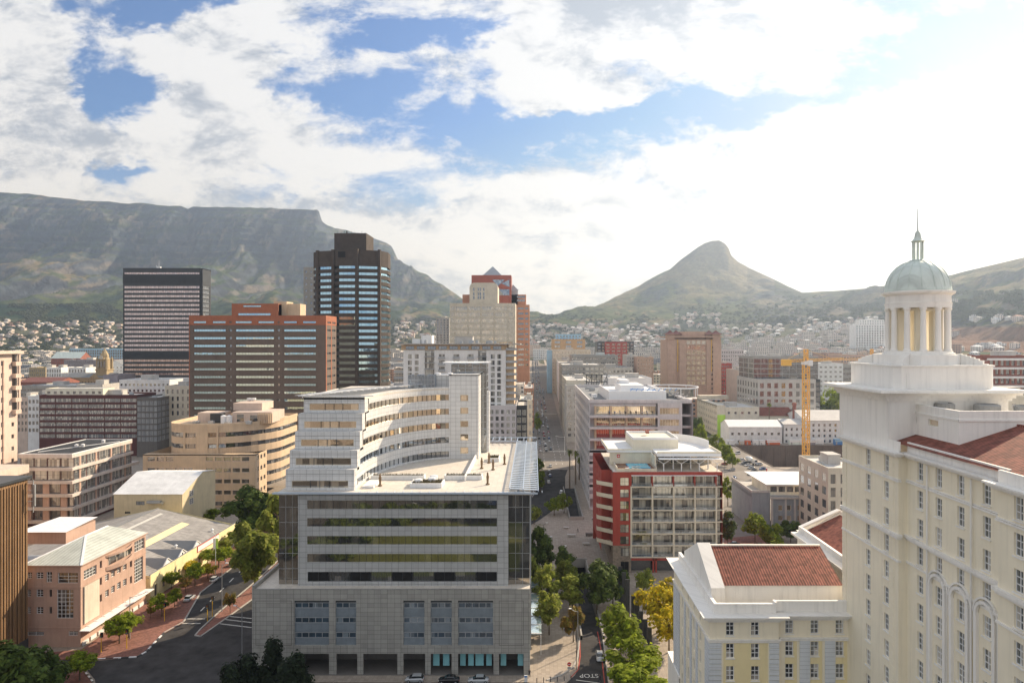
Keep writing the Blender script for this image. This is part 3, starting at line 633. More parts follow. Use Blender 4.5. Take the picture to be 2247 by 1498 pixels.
def marks():
 mb = MB()
 for X in (3.2, 6.6, 13.4, 17.2):
  y = 400
  while y < 900:
   z = gz(15, y) + .03; mb.box(X, X + .22, y, y + 4.5, z, z + .012); y += 11
 for y in (447, 449.5, 640, 643, 760): mb.box(-1, 22, y, y + .8, gz(15, y) + .03, gz(15, y) + .042)
 tagit(mb.build('lane_marking', 'road_white'), 'white lane dashes and crossing bars on the main street', kind='structure')
 mb = MB()
 def ln(p, q, w=.16, z=.022):
  a, b = GP(*p), GP(*q); v = Vector((b[0] - a[0], b[1] - a[1])).normalized() * w; nrm = (-v[1], v[0])
  mb.poly([(a[0] - nrm[0], a[1] - nrm[1], z), (b[0] - nrm[0], b[1] - nrm[1], z), (b[0] + nrm[0], b[1] + nrm[1], z), (a[0] + nrm[0], a[1] + nrm[1], z)])
 for p, q in [((386, 1357), (450, 1357)), ((388, 1367), (440, 1367)), ((497, 1351), (552, 1356)), ((470, 1366), (552, 1376)), ((492, 1358), (552, 1365)), ((390, 1328), (404, 1337)), ((404, 1337), (350, 1390)), ((404, 1337), (380, 1362))]: ln(p, q)
 for i in range(9):
  t = i / 9; x0, y0 = 440 + 190 * t, 1340 - 190 * t * 1.0; ln((x0, y0), (x0 + 9, y0 - 9))
 for x in (1130, 1050, 968, 886): ln((x - 3, 1492), (x - 12, 1560), .1)
 tagit(mb.build('lane_marking', 'road_white'), 'white stop lines, dashes and bay lines on the near streets', kind='structure')
 mb = MB()
 for p, q in [((1272, 1398), (1273, 1440)), ((1273, 1440), (1269, 1468)), ((1269, 1468), (1252, 1486)), ((1311, 1385), (1318, 1420)), ((1318, 1420), (1327, 1500))]: ln(p, q, .12, .028)
 tagit(mb.build('lane_marking', 'road_red'), 'red edge lines on the service road', kind='structure')
 mb = MB(); ln((1264, 1491), (1316, 1498), .12, .03); tagit(mb.build('lane_marking', 'road_white'), 'white stop line across the service road', kind='structure')
 cu = bpy.data.curves.new('stop', 'FONT'); cu.body = 'STOP'; cu.size = 1; cu.align_x = 'CENTER'
 t = bpy.data.objects.new('stop', cu); COL.objects.link(t); bpy.context.view_layer.update()
 me = bpy.data.meshes.new_from_object(t); bpy.data.objects.remove(t); me.materials.clear(); me.materials.append(MATS['road_white'])
 a = GP(1292, 1478); o = link('road_lettering', me, None, (a[0], a[1], .032), math.pi, (1.7, 2.3, 1)); tagit(o, 'white letters STOP painted on the service road', kind='structure')
marks()
def kerbline(pts, mats, label, w=.35, h=.2, step=1.0, ctx=None):
 P = [GP(*p) for p in pts]; mb = MB(); tot = 0
 for a, b in zip(P, P[1:]):
  L = math.dist(a, b); n = max(1, round(L / step))
  for i in range(n):
   p = [a[0] + (b[0] - a[0]) * (i / n), a[1] + (b[1] - a[1]) * (i / n)]; q = [a[0] + (b[0] - a[0]) * ((i + 1) / n), a[1] + (b[1] - a[1]) * ((i + 1) / n)]
   mb.bar((*p, h / 2), (*q, h / 2), w, tot % len(mats), h); tot += 1
 tagit(mb.build('kerb', mats), label, kind='structure')
kerbline([(180, 1448), (300, 1441), (320, 1430), (336, 1413), (360, 1388)], ['metal_white', 'metal_dark'], 'black and white striped kerb below the pink corner building', step=1.6)
kerbline([(0, 1462), (150, 1462), (185, 1472), (203, 1495), (207, 1530)], ['metal_white', 'metal_dark'], 'black and white striped kerb round the bottom left corner', step=1.2)
kerbline([(360, 1388), (403, 1364), (440, 1300), (510, 1245), (600, 1160), (640, 1118)], ['kerb'], 'pale kerb along the warehouse side of the street', step=6)
kerbline([(428, 1394), (440, 1380), (480, 1343), (560, 1276), (655, 1188)], ['kerb'], 'pale kerb of the traffic island', step=6)
kerbline([(428, 1394), (440, 1396), (480, 1368), (560, 1310), (655, 1216)], ['kerb'], 'pale kerb on the near side of the traffic island', step=6)
kerbline([(1200, 1492), (1232, 1481), (1258, 1464), (1268, 1442), (1272, 1398)], ['kerb'], 'pale kerb between the plaza and the service road', step=6)
kerbline([(1323, 1398), (1336, 1498)], ['kerb'], 'pale kerb on the tree side of the service road', step=6)
kerbline([(1188, 1030), (1183, 1062), (1168, 1090)], ['kerb'], 'kerb of the far curve', step=6)
kerbline([(562, 1330), (562, 1440), (545, 1462), (520, 1500)], ['kerb'], 'kerb round the podium corner', step=4)
# ---------------------------------------------------------------- the tiled glass office block in the middle
def office():
 Yf, Y2 = 147.5, 150.0
 x0, x1 = WX(553, Yf), WX(1163, Yf)
 r = thing('office_block', 'pale tiled office block with curved upper wing, roof garden and mirror glass bands', 'office building', ((x0 + x1) / 2, Yf + 25, 0))
 w = MB(); ztop = 18.4; za = 4.6
 px = lambda q: WX(q, Yf)
 cols = [(553, 645), (722, 738), (784, 797), (872, 885), (933, 945), (991, 1005), (1083, 1095), (1149, 1163)]
 # arcade openings between piers
 ar = [(px(a[1]), px(b[0]), .0, za) for a, b in zip(cols, cols[1:])]
 bw = [(px(646), px(722)), (px(736), px(781.5)), (px(885), px(931.5)), (px(945), px(991.5)), (px(1005), px(1082))]
 zt, zb = WZ(1317, Yf), WZ(1415, Yf)
 w.facade('y', Yf, x0, x1, 0, ztop, ar + [(a, b, zb, zt) for a, b in bw], -1, .45)
 w.facade('x', x1, Yf, 198, 0, ztop, [(Yf + 3 + i * 7, Yf + 6.5 + i * 7, 5.5, 15) for i in range(6)], 1, .4)
 w.facade('x', x0, Yf, 198, 0, ztop, [], -1); w.facade('y', 198, x0, x1, 0, ztop, [], 1)
 w.box(x0, x0 + .5, Yf, 198, ztop, ztop + .9); w.box(x0 + .5, x1, Yf, Yf + .4, ztop - .02, ztop + .15)
 for a, b in ((px(561), px(640)), (px(1095), px(1149))):   # blank panels; dark strips on the face stand in for a shadow joint
  for q in ((a, b, zb, zb + .1), (a, b, zt - .1, zt), (a, a + .1, zb, zt), (b - .1, b, zb, zt)): w.box(q[0], q[1], Yf - .03, Yf + .01, q[2], q[3], 1)
 w.build('podium', ['podium_panel', 'concrete_dark'], r)
 MB().box(x0 + .5, x1, Yf + .4, 198, ztop - .5, ztop - .02).build('podium_roof', 'deck_paving', r)
 for a, b in bw:
  h = zt - zb; n = 5 if b - a > 6 else 3
  for k in range(3):
   z = zb + h * (k / 3); win(r, 'y', Yf, -1, a, b, z + h * .155, z + h * .285, 'blue' if n == 5 else 'blue3', .34)
   MB().box(a, b, Yf + .3, Yf + .44, z, z + h * .155).build('spandrel', 'spandrel', r)
  MB().box(a, b, Yf + .36, Yf + .44, zb, zt).build('bay_glazing', 'spandrel', r); MB().box(a, b, Yf + .28, Yf + .35, zt - h * .05, zt).build('louvre', 'metal_dark', r)
 bk = MB(); bk.box(x0 + .6, x1 - .6, Yf + 7, Yf + 7.2, 0, za + .4); bk.box(x0 + .6, x1 - .6, Yf + .5, Yf + 7, za, za + .3)
 bk.box(x0 + .6, x1 - .6, Yf - .4, Yf + 7, 0, .16)
 for q in range(7): bk.box(px(645 + q * 70), px(649 + q * 70), Yf + 6.6, Yf + 7, 0.16, za)
 bk.build('arcade', 'concrete_dark', r)
 for a, b in ((948, 962), (970, 984), (1008, 1020), (1026, 1038), (1042, 1060), (1066, 1078), (1098, 1110), (1136, 1148)):
  MB().box(px(a), px(b), Yf + 1.6, Yf + 1.8, 1.3, 4.2).build('shop_window', 'teal_panel', r)
 # tower front
 a0, a1 = WX(654, Y2), WX(1115.5, Y2); zr = 38.9
 rows = [(1097, 1116), (1136, 1154.5), (1175.5, 1194), (1214.5, 1232.5)]
 ops = [(WX(674, Y2), WX(1090.5, Y2), WZ(q, Y2), WZ(p, Y2)) for p, q in rows]
 ops.append((WX(675, Y2), WX(1090.5, Y2), WZ(1275, Y2), WZ(1254, Y2)))
 t = MB(); t.facade('y', Y2, a0, a1, ztop, zr, ops, -1, .12)
 t.build('tower_front', 'panel', r)
 for o in ops[:4]:
  f = MB();
  f.poly([(o[0], Y2 + .12, o[2]), (o[1], Y2 + .12, o[2]), (o[1], Y2 + .12, o[3]), (o[0], Y2 + .12, o[3])])
  for i in range(1, 29): f.box(o[0] + (o[1] - o[0]) * i / 29 - .03, o[0] + (o[1] - o[0]) * i / 29 + .03, Y2 + .07, Y2 + .117, o[2], o[3], 1)
  f.build('window', ['glass_mirror', 'metal_dark'], r)
 o = ops[4]
 for i in range(9): win(r, 'y', Y2, -1, o[0] + (o[1] - o[0]) * i / 9 + .05, o[0] + (o[1] - o[0]) * (i + 1) / 9 - .05, o[2], o[3], 'dark6' if i % 2 else 'door', .25)
 lg = WX(612, Y2 + 1)
 g1 = MB()
 g1.facade('y', Y2 + 1, lg, a0, ztop, zr, [], -1); g1.facade('y', Y2 + 1, a1, WX(1162, Y2 + 1), ztop, zr, [], -1)
 xr = WX(1162, Y2 + 1); g1.facade('x', xr, Y2 + 1, 196, ztop, zr, [], 1); g1.facade('x', lg, Y2 + 1, 196, ztop, zr, [], -1); g1.facade('y', 196, lg, xr, ztop, zr, [], 1)
 gr = g1; g1.m = [0] * len(g1.f); n_ = len(g1.f)
 for k in range(1, 6): gr.box(lg, a0, Y2 + .93, Y2 + .99, ztop + k * 3.4, ztop + k * 3.4 + .08); gr.box(a1, xr, Y2 + .93, Y2 + .99, ztop + k * 3.4, ztop + k * 3.4 + .08)
 for q in (.33, .66): gr.box(lg + (a0 - lg) * q, lg + (a0 - lg) * q + .08, Y2 + .9, Y2 + .98, ztop, zr); gr.box(a1 + (xr - a1) * q, a1 + (xr - a1) * q + .08, Y2 + .9, Y2 + .98, ztop, zr)
 gr.box(xr + .02, xr + .35, Y2 + .6, Y2 + 1.1, 4, zr + .2); g1.m = [0] * n_ + [1] * (len(g1.f) - n_); g1.build('glass_wall', ['glass_mirror', 'metal_grey'], r)
 # roof deck, L shaped
 dk = MB(); dk.prism([(lg, Y2), (xr, Y2), (xr, 222), (-17, 222), (-17, 203), (lg, 203)], zr - .6, zr - .02)
 dk.build('roof_deck', 'deck_paving', r)
 ed = MB(); ed.box(lg - .6, xr + 1.8, Y2 - 1.4, Y2 - 1.1, zr - .15, zr + .2)
 for i in range(22): ed.box(-38 + i * 1.9, -37.9 + i * 1.9, Y2 - 1.4, Y2 + .3, zr + .2, zr + .32)
 ed.box(lg - .6, xr + .2, Y2 - 1.1, Y2, zr - .02, zr + .06); ed.build('roof_edge', 'steel_blue', r)
 back = MB().facade('y', 222, -17, xr, 0, zr - .6, [], 1); back.facade('x', xr, 196, 222, 0, zr - .6, [], 1); back.facade('x', -17, 203, 222, 0, zr - .6, [], -1)
 back.build('rear_wall', 'panel', r)
 # slanted louvre canopy along the right edge and the rear
 MB().box(xr - 4.3, xr - .1, Y2 + .1, 222, zr - .01, zr + .03).build('deck_shade_strip', 'roof_grey', r)  # dark strip added on the deck to imitate shade between the louvres
 lv = MB(); n = 34
 for i in range(n):
  y = Y2 - .9 + (222.5 - Y2) * i / n; lv.bar((xr - 4.4, y, zr + 1.1), (xr + 1.9, y + .9, zr + .55), .95, 0, .06)
 lv.box(xr + 1.85, xr + 2.0, Y2 - 1.2, 223, zr + .4, zr + .7); lv.box(xr - 4.5, xr - 4.3, Y2 - 1, 223, zr + 1.0, zr + 1.25); lv.box(xr - 1.5, xr - 1.3, Y2 - 1, 223, zr + .75, zr + .95)
 for i in range(8): y = Y2 + 1 + i * 10; lv.box(xr - 4.45, xr - 4.3, y, y + .15, zr, zr + 1.1); lv.box(xr - 1.5, xr - 1.35, y, y + .15, zr - .02, zr + .8)
 for i in range(9): lv.bar((-17 + i * 2, 223, zr + 1.8), (-17 + i * 2, 219, zr + 1.2), .2, 0, .1)
 lv.box(-17, xr - 4, 218.9, 219.1, zr + 1.1, zr + 1.3); lv.box(-17, xr + 1.9, 222.9, 223.1, zr + 1.6, zr + 1.9)
 lv.build('louvre_canopy', 'steel_blue', r)
 # stepped left end, five tiers, each with a ribbon of glass and a planted ledge
 Ys = [152, 154.5, 156.8, 159, 161.3]; xl = [-55.1, -55.1, -54.7, -54.7, -54.2]; xR = -39.8; zs = [zr, 43.5, 47.4, 51.3, 55.2, 59.0]
 for k in range(5):
  zA, zB = zs[k], zs[k + 1]; m = MB(); o = (xl[k] + 1.3, xR - 1.4, zA + .55, zA + 2.15)
  m.facade('y', Ys[k], xl[k], xR, zA, zB, [o], -1, .2); m.facade('x', xl[k], Ys[k], 190, zA, zB, [], -1)
  m.facade('x', xR, Ys[k], Ys[k] + (2.5 if k < 4 else 3.2), zA, zB, [], 1)
  y2 = Ys[k + 1] + .0 if k < 4 else 163
  m.poly([(xl[k], Ys[k], zB - .05), (xR, Ys[k], zB - .05), (xR, y2, zB - .05), (xl[k], y2, zB - .05)])
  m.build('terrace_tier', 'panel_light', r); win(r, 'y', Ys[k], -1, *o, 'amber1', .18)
  q = MB(); mid = (xl[k] + xR) / 2
  for s in (-2.2, -.1, 2.0): q.box(mid + s - .05, mid + s + .05, Ys[k] + .04, Ys[k] + .12, zA + .1, zA + 2.2)
  q.box(mid - 2.25, mid + 2.1, Ys[k] + .03, Ys[k] + .1, zA + 2.1, zA + 2.2); q.box(xl[k] + .1, xR - .1, Ys[k] - .02, Ys[k] + .02, zB - 1.0, zB - .94)
  q.build('balcony_door', 'metal_dark', r)
 # curved wing: quarter-ellipse in plan, five floors, tiled bands and glass bands
 def arc(n=22, off=0.0, ysh=0.0):
  out = []
  for i in range(n + 1):
   t = math.pi - (math.pi / 2) * i / n; out.append((-22.5 + (17.3 - off) * math.cos(t), 160 + ysh + (33.2 - off - ysh) * math.sin(t)))
  return out
 A = [(xR + .03, 153.0), (xR + .03, 156)] + arc(off=-.03); Ai = [(xR - .3, 152.2), (xR - .35, 156)] + [(x - .35 if i < 12 else x, y + .3) for i, (x, y) in enumerate(arc())]
 def strip(P, z0, z1, mb, m=0):
  for a, b in zip(P, P[1:]): mb.poly([(a[0], a[1], z0), (b[0], b[1], z0), (b[0], b[1], z1), (a[0], a[1], z1)][::-1], m)
 def ledge(P, Q, z, mb, m=0):
  for a, b, c, e in zip(P, P[1:], Q[1:], Q): mb.poly([(a[0], a[1], z), (b[0], b[1], z), (c[0], c[1], z), (e[0], e[1], z)], m)
 fh = (58.9 - zr) / 5
 glassb = MB(); strip(Ai, zr - .2, 58.8, glassb)
 for k in range(5):
  z = zr + k * fh; b = MB(); st = 0 if k == 0 else None
  P, Q = A, Ai
  if k:
   P = [p for p in A if p[1] >= Ys[k] + 1.2]; Q = Ai[len(A) - len(P):]
  strip(P, z + fh * .53, z + fh + (.0 if k < 4 else .25), b); ledge(P, Q, z + fh * .53, b)
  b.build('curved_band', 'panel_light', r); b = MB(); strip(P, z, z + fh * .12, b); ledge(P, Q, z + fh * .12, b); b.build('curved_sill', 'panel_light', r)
  g2 = MB()
  for i in range(0, len(Q)): g2.box(Q[i][0] + .02, Q[i][0] + .09, Q[i][1] - .1, Q[i][1], z + fh * .12, z + fh * .53, 1)
  strip(Q, z + fh * .12, z + fh * .53, g2); g2.build('window', ['glass_dark' if k < 2 else 'glass_amber', 'metal_dark'], r)
 rf = MB(); rf.prism([(xl[4], 161.3), (xR, 161.3)] + arc()[2:] + [(-16, 193.4), (-16, 203), (xl[4], 203)], 58.3, 58.75); rf.build('wing_roof', 'deck_paving', r)
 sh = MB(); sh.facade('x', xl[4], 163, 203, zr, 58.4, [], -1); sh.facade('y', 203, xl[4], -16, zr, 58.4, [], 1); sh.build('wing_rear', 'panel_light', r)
 # louvres over the wing's outer edge
 MB().prism([(xl[4] + .3, 161.6), (-44, 161.6), (-36, 199), (-46, 201), (xl[4] + .3, 190)], 58.76, 58.8).build('louvre_shade_sheet', 'roof_grey', r)  # dark sheet added so the gaps between the slats look shaded
 sl_ = MB()
 for i in range(17):
  t = i / 16; X = xl[4] - 1.2 + 19 * t ** 1.3; Y = 161 + 38 * t; sl_.bar((X - .6, Y, 59.3), (X + 8.2, Y - 1.6, 60.0), .95, 0, .07); sl_.bar((X + 1, Y, 58.7), (X + 1, Y, 59.5), .12)
 sl_.bar((xl[4] - 1, 160.4, 59.2), (-37.5, 160.4, 59.2), .2); sl_.bar((xl[4] - 1, 160.4, 59.2), (-36, 199, 59.3), .2); sl_.build('louvre_canopy', 'metal_white', r)
 # lift core
 c0, c1 = WX(985, 193), WX(1050, 193); zt2 = 62.6
 cz = [(WZ(p + 14, 193), WZ(p, 193)) for p in (866, 894, 923, 952, 981)]
 co = MB(); co.facade('y', 193, c0, c1, zr, zt2, [((c0 + c1) / 2 - 1.0, (c0 + c1) / 2 + 1.3, a, b) for a, b in cz], -1, .25)
 co.facade('x', c1, 193, 203, zr, zt2, [], 1); co.facade('x', c0, 193, 203, 58.5, zt2, [], -1); co.facade('y', 203, c0, c1, 58, zt2, [], 1); co.box(c0, c1, 193, 203, zt2 - .3, zt2)
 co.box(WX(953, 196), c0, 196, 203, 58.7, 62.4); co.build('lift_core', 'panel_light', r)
 for a, b in cz: win(r, 'y', 193, -1, (c0 + c1) / 2 - 1.0, (c0 + c1) / 2 + 1.3, a, b, 'amber1', .22)
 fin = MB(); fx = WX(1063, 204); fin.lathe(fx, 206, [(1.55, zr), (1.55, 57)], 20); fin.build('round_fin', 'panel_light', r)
 gb = MB(); gb.box(WX(894, 192), WX(952, 192), 193, 199, 58.8, 62.4); gf = gb; n_ = len(gb.f)
 for i in range(9): X = WX(894, 192) + i * .93; gf.box(X, X + .08, 192.85, 192.97, 58.8, 62.6)
 for z in (60, 61.2, 62.5): gf.box(WX(894, 192), WX(952, 192), 192.84, 192.98, z, z + .08)
 gf.m = [0] * n_ + [1] * (len(gf.f) - n_); gf.build('glass_plant_room', ['glass_blue', 'metal_grey'], r)
 for X in (-27, -23.6): MB().lathe(X, 194, [(.05, 62.6), (.75, 62.7), (.7, 63.1), (.05, 63.2)], 14).build('dish', 'metal_white', r)
 sf = MB(); a, b = WX(983, 204), WX(1068, 204)
 sf.box(a + 1, b, 204, 210, zr, 65.2); sm = sf; n_ = len(sf.f)
 for z in range(40, 66, 2): sm.box(a + .9, b + .1, 203.9, 210.1, z, z + .1)
 for q in range(6): sm.box(a + 1 + q * (b - a - 1) / 5 - .05, a + 1 + q * (b - a - 1) / 5 + .05, 203.85, 203.98, zr, 65.3)
 sm.m = [0] * n_ + [1] * (len(sm.f) - n_); sm.build('lift_shaft', ['glass_dark', 'metal_grey'], r)
 wing = MB(); wx0, wx1 = WX(973, 204), WX(1075, 204)
 for i in range(12): X = wx0 + (wx1 - wx0) * i / 12; wing.bar((X, 203, 65.6 + .25 * abs(i - 6) / 6), (X + 1, 209, 65.9), .9, 0, .06)
 wing.box(wx0, wx1, 202.9, 203.1, 65.5, 65.7); wing.build('wing_canopy', 'metal_white', r)
 # glass walkway roof at street level on the right side
 gc = MB(); gc.box(x1 + .05, x1 + 2.6, 156, 196, 5.1, 5.25); gc.build('walkway_roof', 'canopy_glass', r)
 gp = MB()
 for i in range(9): gp.box(x1 + .03, x1 + 2.7, 156 + i * 5, 156.15 + i * 5, 5.27, 5.4)
 for i in range(5): gp.box(x1 + 2.4, x1 + 2.55, 157 + i * 9, 157.15 + i * 9, 0, 5.1)
 gp.build('walkway_frame', 'metal_white', r)
 # planters: low walls with soil and shrubs are separate things
 def planter(xa, xb, ya, yb, lab):
  p = thing('planter', lab, 'planter', ((xa + xb) / 2, (ya + yb) / 2, zr), group='planters on the office roof')
  q = MB()
  for b in ((xa, xb, ya, ya + .3), (xa, xb, yb - .3, yb), (xa, xa + .3, ya + .3, yb - .3), (xb - .3, xb, ya + .3, yb - .3)): q.box(*b, zr, zr + 1.0)
  q.build('planter_wall', 'render_white', p)
  s = MB(); rr = random.Random(int(xa * 7))
  s.box(xa + .3, xb - .3, ya + .3, yb - .3, zr, zr + .8)
  for i in range(int((xb - xa) * (yb - ya) * 14)):
   X, Yy = rr.uniform(xa + .3, xb - .3), rr.uniform(ya + .3, yb - .3); h = rr.uniform(.2, .7); an = rr.uniform(0, 6.3); e = .16
   s.poly([(X, Yy, zr + .75), (X + e * math.cos(an), Yy + e * math.sin(an), zr + .75), (X + e + rr.uniform(-.2, .2), Yy + e, zr + .8 + h)])
  s.build('shrubs', 'grass_dry', p)
 planter(WX(900, 155), WX(970, 155), 154.5, 159.5, 'rectangular white walled planter at the front of the roof garden')
 planter(WX(812, 163), WX(930, 163), 163.5, 165.6, 'long thin planter in front of the curved wing')
 planter(WX(975, 164), WX(1058, 164), 163.5, 166.0, 'white planter with round vents near the core')
 planter(WX(1072, 190), WX(1096, 190), 188, 193, 'dry reed planter on the upper roof terrace')
 lw = MB(); lw.bar((-16.2, 162, zr + .6), (-16.2, 203, zr + .6), .35, 0, 1.2); lw.box(-38.6, -36, 154, 161, zr, zr + .5); lw.build('roof_wall', 'render_white', r)
 for i, (q, Y) in enumerate([(834, 156.5), (1070, 158), (1057, 178), (1073, 186), (1082, 176), (1107, 184)]):
  X = WX(q, Y); s = MB(); s.lathe(X, Y, [(.45, zr), (.5, zr + .25), (.22, zr + .3), (.28, zr + 1.2), (.34, zr + 1.9), (.2, zr + 2.3), (.24, zr + 2.6), (.05, zr + 2.9)], 10)
  lone(s, 'statue', 'bronze', ['tall carved figure at the front left of the roof garden', 'brown carved post at the front right of the roof garden', 'slim bronze figure beside the low roof wall', 'bronze figure in front of the dry reed planter', 'small bronze figure near the reed planter', 'bronze figure nearest the rear roof louvres'][i], 'statue', 'statues on the office roof')
 for i, (q, Y) in enumerate([(918, 157), (948, 158.5), (952, 161)]):
  s = MB(); s.lathe(WX(q, Y), Y, [(.9, zr + .8), (1.0, zr + 1.3), (.85, zr + 1.55), (.1, zr + 1.7)], 14)
  lone(s, 'roof_vent', 'metal_white', ['small white drum vent in the front planter', 'large white drum vent in the front planter', 'white drum vent behind the front planter'][i], 'vent', 'round white vents on the office roof')
 return r
m_, g_, b_ = newmat('grass_dry'); g_.put(b_.inputs['Base Color'], soft(g_, (.12, .10, .05, 1), .35, 1.5)); b_.inputs['Roughness'].default_value = 1
OFF = office()
# ---------------------------------------------------------------- the cream hotel with the domed tower
def hotel():
 r = thing('hotel', 'cream and white hotel with domed belvedere tower and red tiled roofs', 'hotel', (50, 88, 0))
 # street wall, far pavilion X=46, middle wall X=47.1, near pavilion X=46
 zc = 59.35
 def col_z(x0): return
 w = MB()
 rows = [56.15 - 3.44 * i for i in range(12)]
 def side(x, ya, yb, cols, skip=0, zmin=18):
  ops = []
  for c in cols:
   for i, z in enumerate(rows):
    if (z - CAMH) * FPX / c + 0 < -(VY + 20) - 60: continue
    if VY + (CAMH - z) * FPX / c > 1540: continue
    ops.append((c - .62, c + .62, z - 1.1, z + 1.1))
  w.facade('x', x, ya, yb, zmin, 57.4, ops, -1, .28)
  for o in ops: wlist.append((x, o))
 wlist = []
 side(46, 86, 101.5, [93.75, 88.9]); side(47.1, 67.6, 86, [83.1, 79.3, 75.2, 70.9]); side(46, 40, 67.6, [64.7, 60.6, 56.5])
 w.facade('y', 86, 46, 47.1, 18, 57.4, [], -1); w.facade('y', 67.6, 46, 47.1, 18, 57.4, [], 1)
 w.facade('y', 101.5, 46, 70, 18, zc + 1, [], 1); w.box(47.3, 90, 40, 101.4, 17, 18)
 w.build('wall', 'hotel_cream', r)
 wlist.sort(key=lambda q: q[1][0])
 for x, o in wlist:
  f = win(r, 'x', x, -1, *o, 'sash', .26)
 sl_ = MB()
 for x, o in wlist: sl_.box(x - .14, x + .05, o[0] - .12, o[1] + .12, o[2] - .16, o[2] - .02)
 sl_.build('sills', 'hotel_white', r)['kind'] = 'stuff'
 # string courses and cornices follow the steps of the wall
 def course(z0, z1, d, nm='string_course', mat='hotel_white', top=0.0):
  q = MB()
  for x, ya, yb in ((46, 86, 101.5), (47.1, 67.6, 86), (46, 40, 67.6)): q.box(x - d, x + .3, ya - (d if x == 46 and ya > 80 else 0), yb + (d if yb < 70 else 0), z0, z1)
  q.build(nm, mat, r)
 course(57.4, 57.65, .35, 'cornice'); course(57.65, 57.9, .75, 'cornice'); course(57.9, 58.1, 1.0, 'cornice'); course(58.1, zc, -.02, 'parapet'); course(54.3, 54.5, .18); course(54.55, 54.7, .1); course(47.4, 47.75, .42); course(47.1, 47.4, .2); course(44.2, 44.45, .16)
 # three tall arches round the middle windows
 for cy in (79.3, 75.2, 70.9):
  q = MB(); z0, zt = 18, 44.8 - .0; rad = 1.45; n = 14
  for s in (-1, 1): q.box(46.75, 47.12, cy + s * rad - .22, cy + s * rad + .22, z0, zt - rad)
  for i in range(n):
   a, b = math.pi * i / n, math.pi * (i + 1) / n
   q.bar((46.9, cy + rad * math.cos(a), zt - rad + rad * math.sin(a)), (46.9, cy + rad * math.cos(b), zt - rad + rad * math.sin(b)), .30, 0, .34)
   q.bar((46.98, cy + (rad + .5) * math.cos(a), zt - rad + (rad + .5) * math.sin(a)), (46.98, cy + (rad + .5) * math.cos(b), zt - rad + (rad + .5) * math.sin(b)), .2, 0, .2)
  for s in (-1, 1): q.box(46.92, 47.11, cy + s * 1.85 - .07, cy + s * 1.85 + .07, z0, zt - rad)
  q.build('arch', 'hotel_white', r)
 q = MB()
 for cy in (81.3, 77.25, 73.05): q.box(47.02, 47.12, cy - .45, cy + .45, 18, 41)
 q.build('yellow_panel', 'hotel_yellow', r)
 qd = MB()
 for z in np.arange(18, 56, .9): qd.box(45.94, 46.02, 100.2, 101.5, z, z + .8); qd.box(45.94, 46.02, 87, 88.2, z, z + .8)
 qd.build('quoins', 'hotel_cream', r)
 for y in (86.3, 81.2, 73.05, 68.0): MB().bar((46.85 if y > 68.1 else 46.9, y, 18), (46.85, y, 57.3), .16).build('downpipe', 'hotel_white', r)
 rf = MB(); rf.poly([(46.6, 40, 59.0), (56.5, 40, 62.2), (56.5, 99, 62.2), (46.6, 88.4, 59.0)]); rf.poly([(56.5, 40, 62.2), (80, 40, 53), (80, 99, 53), (56.5, 99, 62.2)]); rf.build('tiled_roof', 'roof_tile_y', r)
 rr = MB(); rr.lathe(0, 0, [(.12, 0), (.12, 1)], 6) if 0 else None
 rr.bar((56.5, 40, 62.25), (56.5, 89, 62.25), .35, 0, .25); rr.build('ridge', 'roof_tile_y', r)
 # white attic box with small windows, in front of the tower
 bx = MB(); za, zb = 56, 63.6; xo = 49.6
 ops = [(88.3, 90.0, 61.55, 62.3), (83.6, 85.8, 61.5, 62.3)]
 bx.facade('x', xo, 79.5, 92, za, zb, ops, -1, .3); bx.facade('y', 79.5, xo, 75, za, zb, [], -1); bx.box(xo + .1, 74.9, 79.6, 91.9, zb - 1.0, zb - .92)
 bx.box(xo, 75, 79.5, 79.9, zb, zb + .3); bx.box(xo, xo + .4, 79.9, 92, zb, zb + .3); bx.box(xo - .12, xo - .005, 79.4, 92, zb - .9, zb - .7); bx.box(xo - .12, 75, 79.36, 79.495, zb - .9, zb - .7)
 bx.build('attic', 'hotel_white', r)
 for o in ops: win(r, 'x', xo, -1, *o, 'amber1', .28)
 for X, Y, s in ((53, 88, 1.2), (57.5, 86.5, 1.5), (61, 84.5, 1.3)): MB().lathe(X, Y, [(s, zb - .9), (s, zb + .35), (s * .8, zb + .5), (s * .75, zb + .2)], 16).build('roof_tank', 'concrete', r)
 # tower block
 tx0, tx1, ty0, ty1 = 46, 61.6, 88.5, 102.5; tz = 65.4
 t = MB(); t.facade('x', tx0 + .03, ty0, ty1, 57.5, tz, [], -1); t.facade('y', ty0, tx0 + .03, tx1, 57.5, tz, [], -1); t.facade('x', tx1, ty0, ty1, 57.5, tz, [], 1); t.facade('y', ty1, tx0, tx1, 57.5, tz, [], 1)
 t.build('tower_shaft', 'hotel_white', r)
 cn = MB()
 for d, z0, z1 in ((.3, tz - 1.1, tz - .7), (.6, tz - .7, tz - .3), (1.1, tz - .3, tz), (1.9, tz, tz + .22), (1.75, tz + .22, tz + .38)): cn.box(tx0 - d, tx1 + d, ty0 - d, ty1 + d, z0, z1)
 cn.build('tower_cornice', 'hotel_white', r)
 cx, cy = 53.8, 95.5
 def sq(h, c=.75): return [(cx - h, cy - h + c), (cx - h + c, cy - h), (cx + h - c, cy - h), (cx + h, cy - h + c), (cx + h, cy + h - c), (cx + h - c, cy + h), (cx - h + c, cy + h), (cx - h, cy + h - c)]
 b = MB(); b.prism(sq(6.6), tz + .38, 68.7); b.prism(sq(6.75), 68.7, 68.9); b.box(cx - 5.2, cx - 4.2, cy - 6.66, cy - 6.6, tz + .5, tz + 2.6); b.build('tower_base', 'hotel_white', r)
 s = MB(); s.prism(sq(5.0, 2.6), 68.9, 70.2)
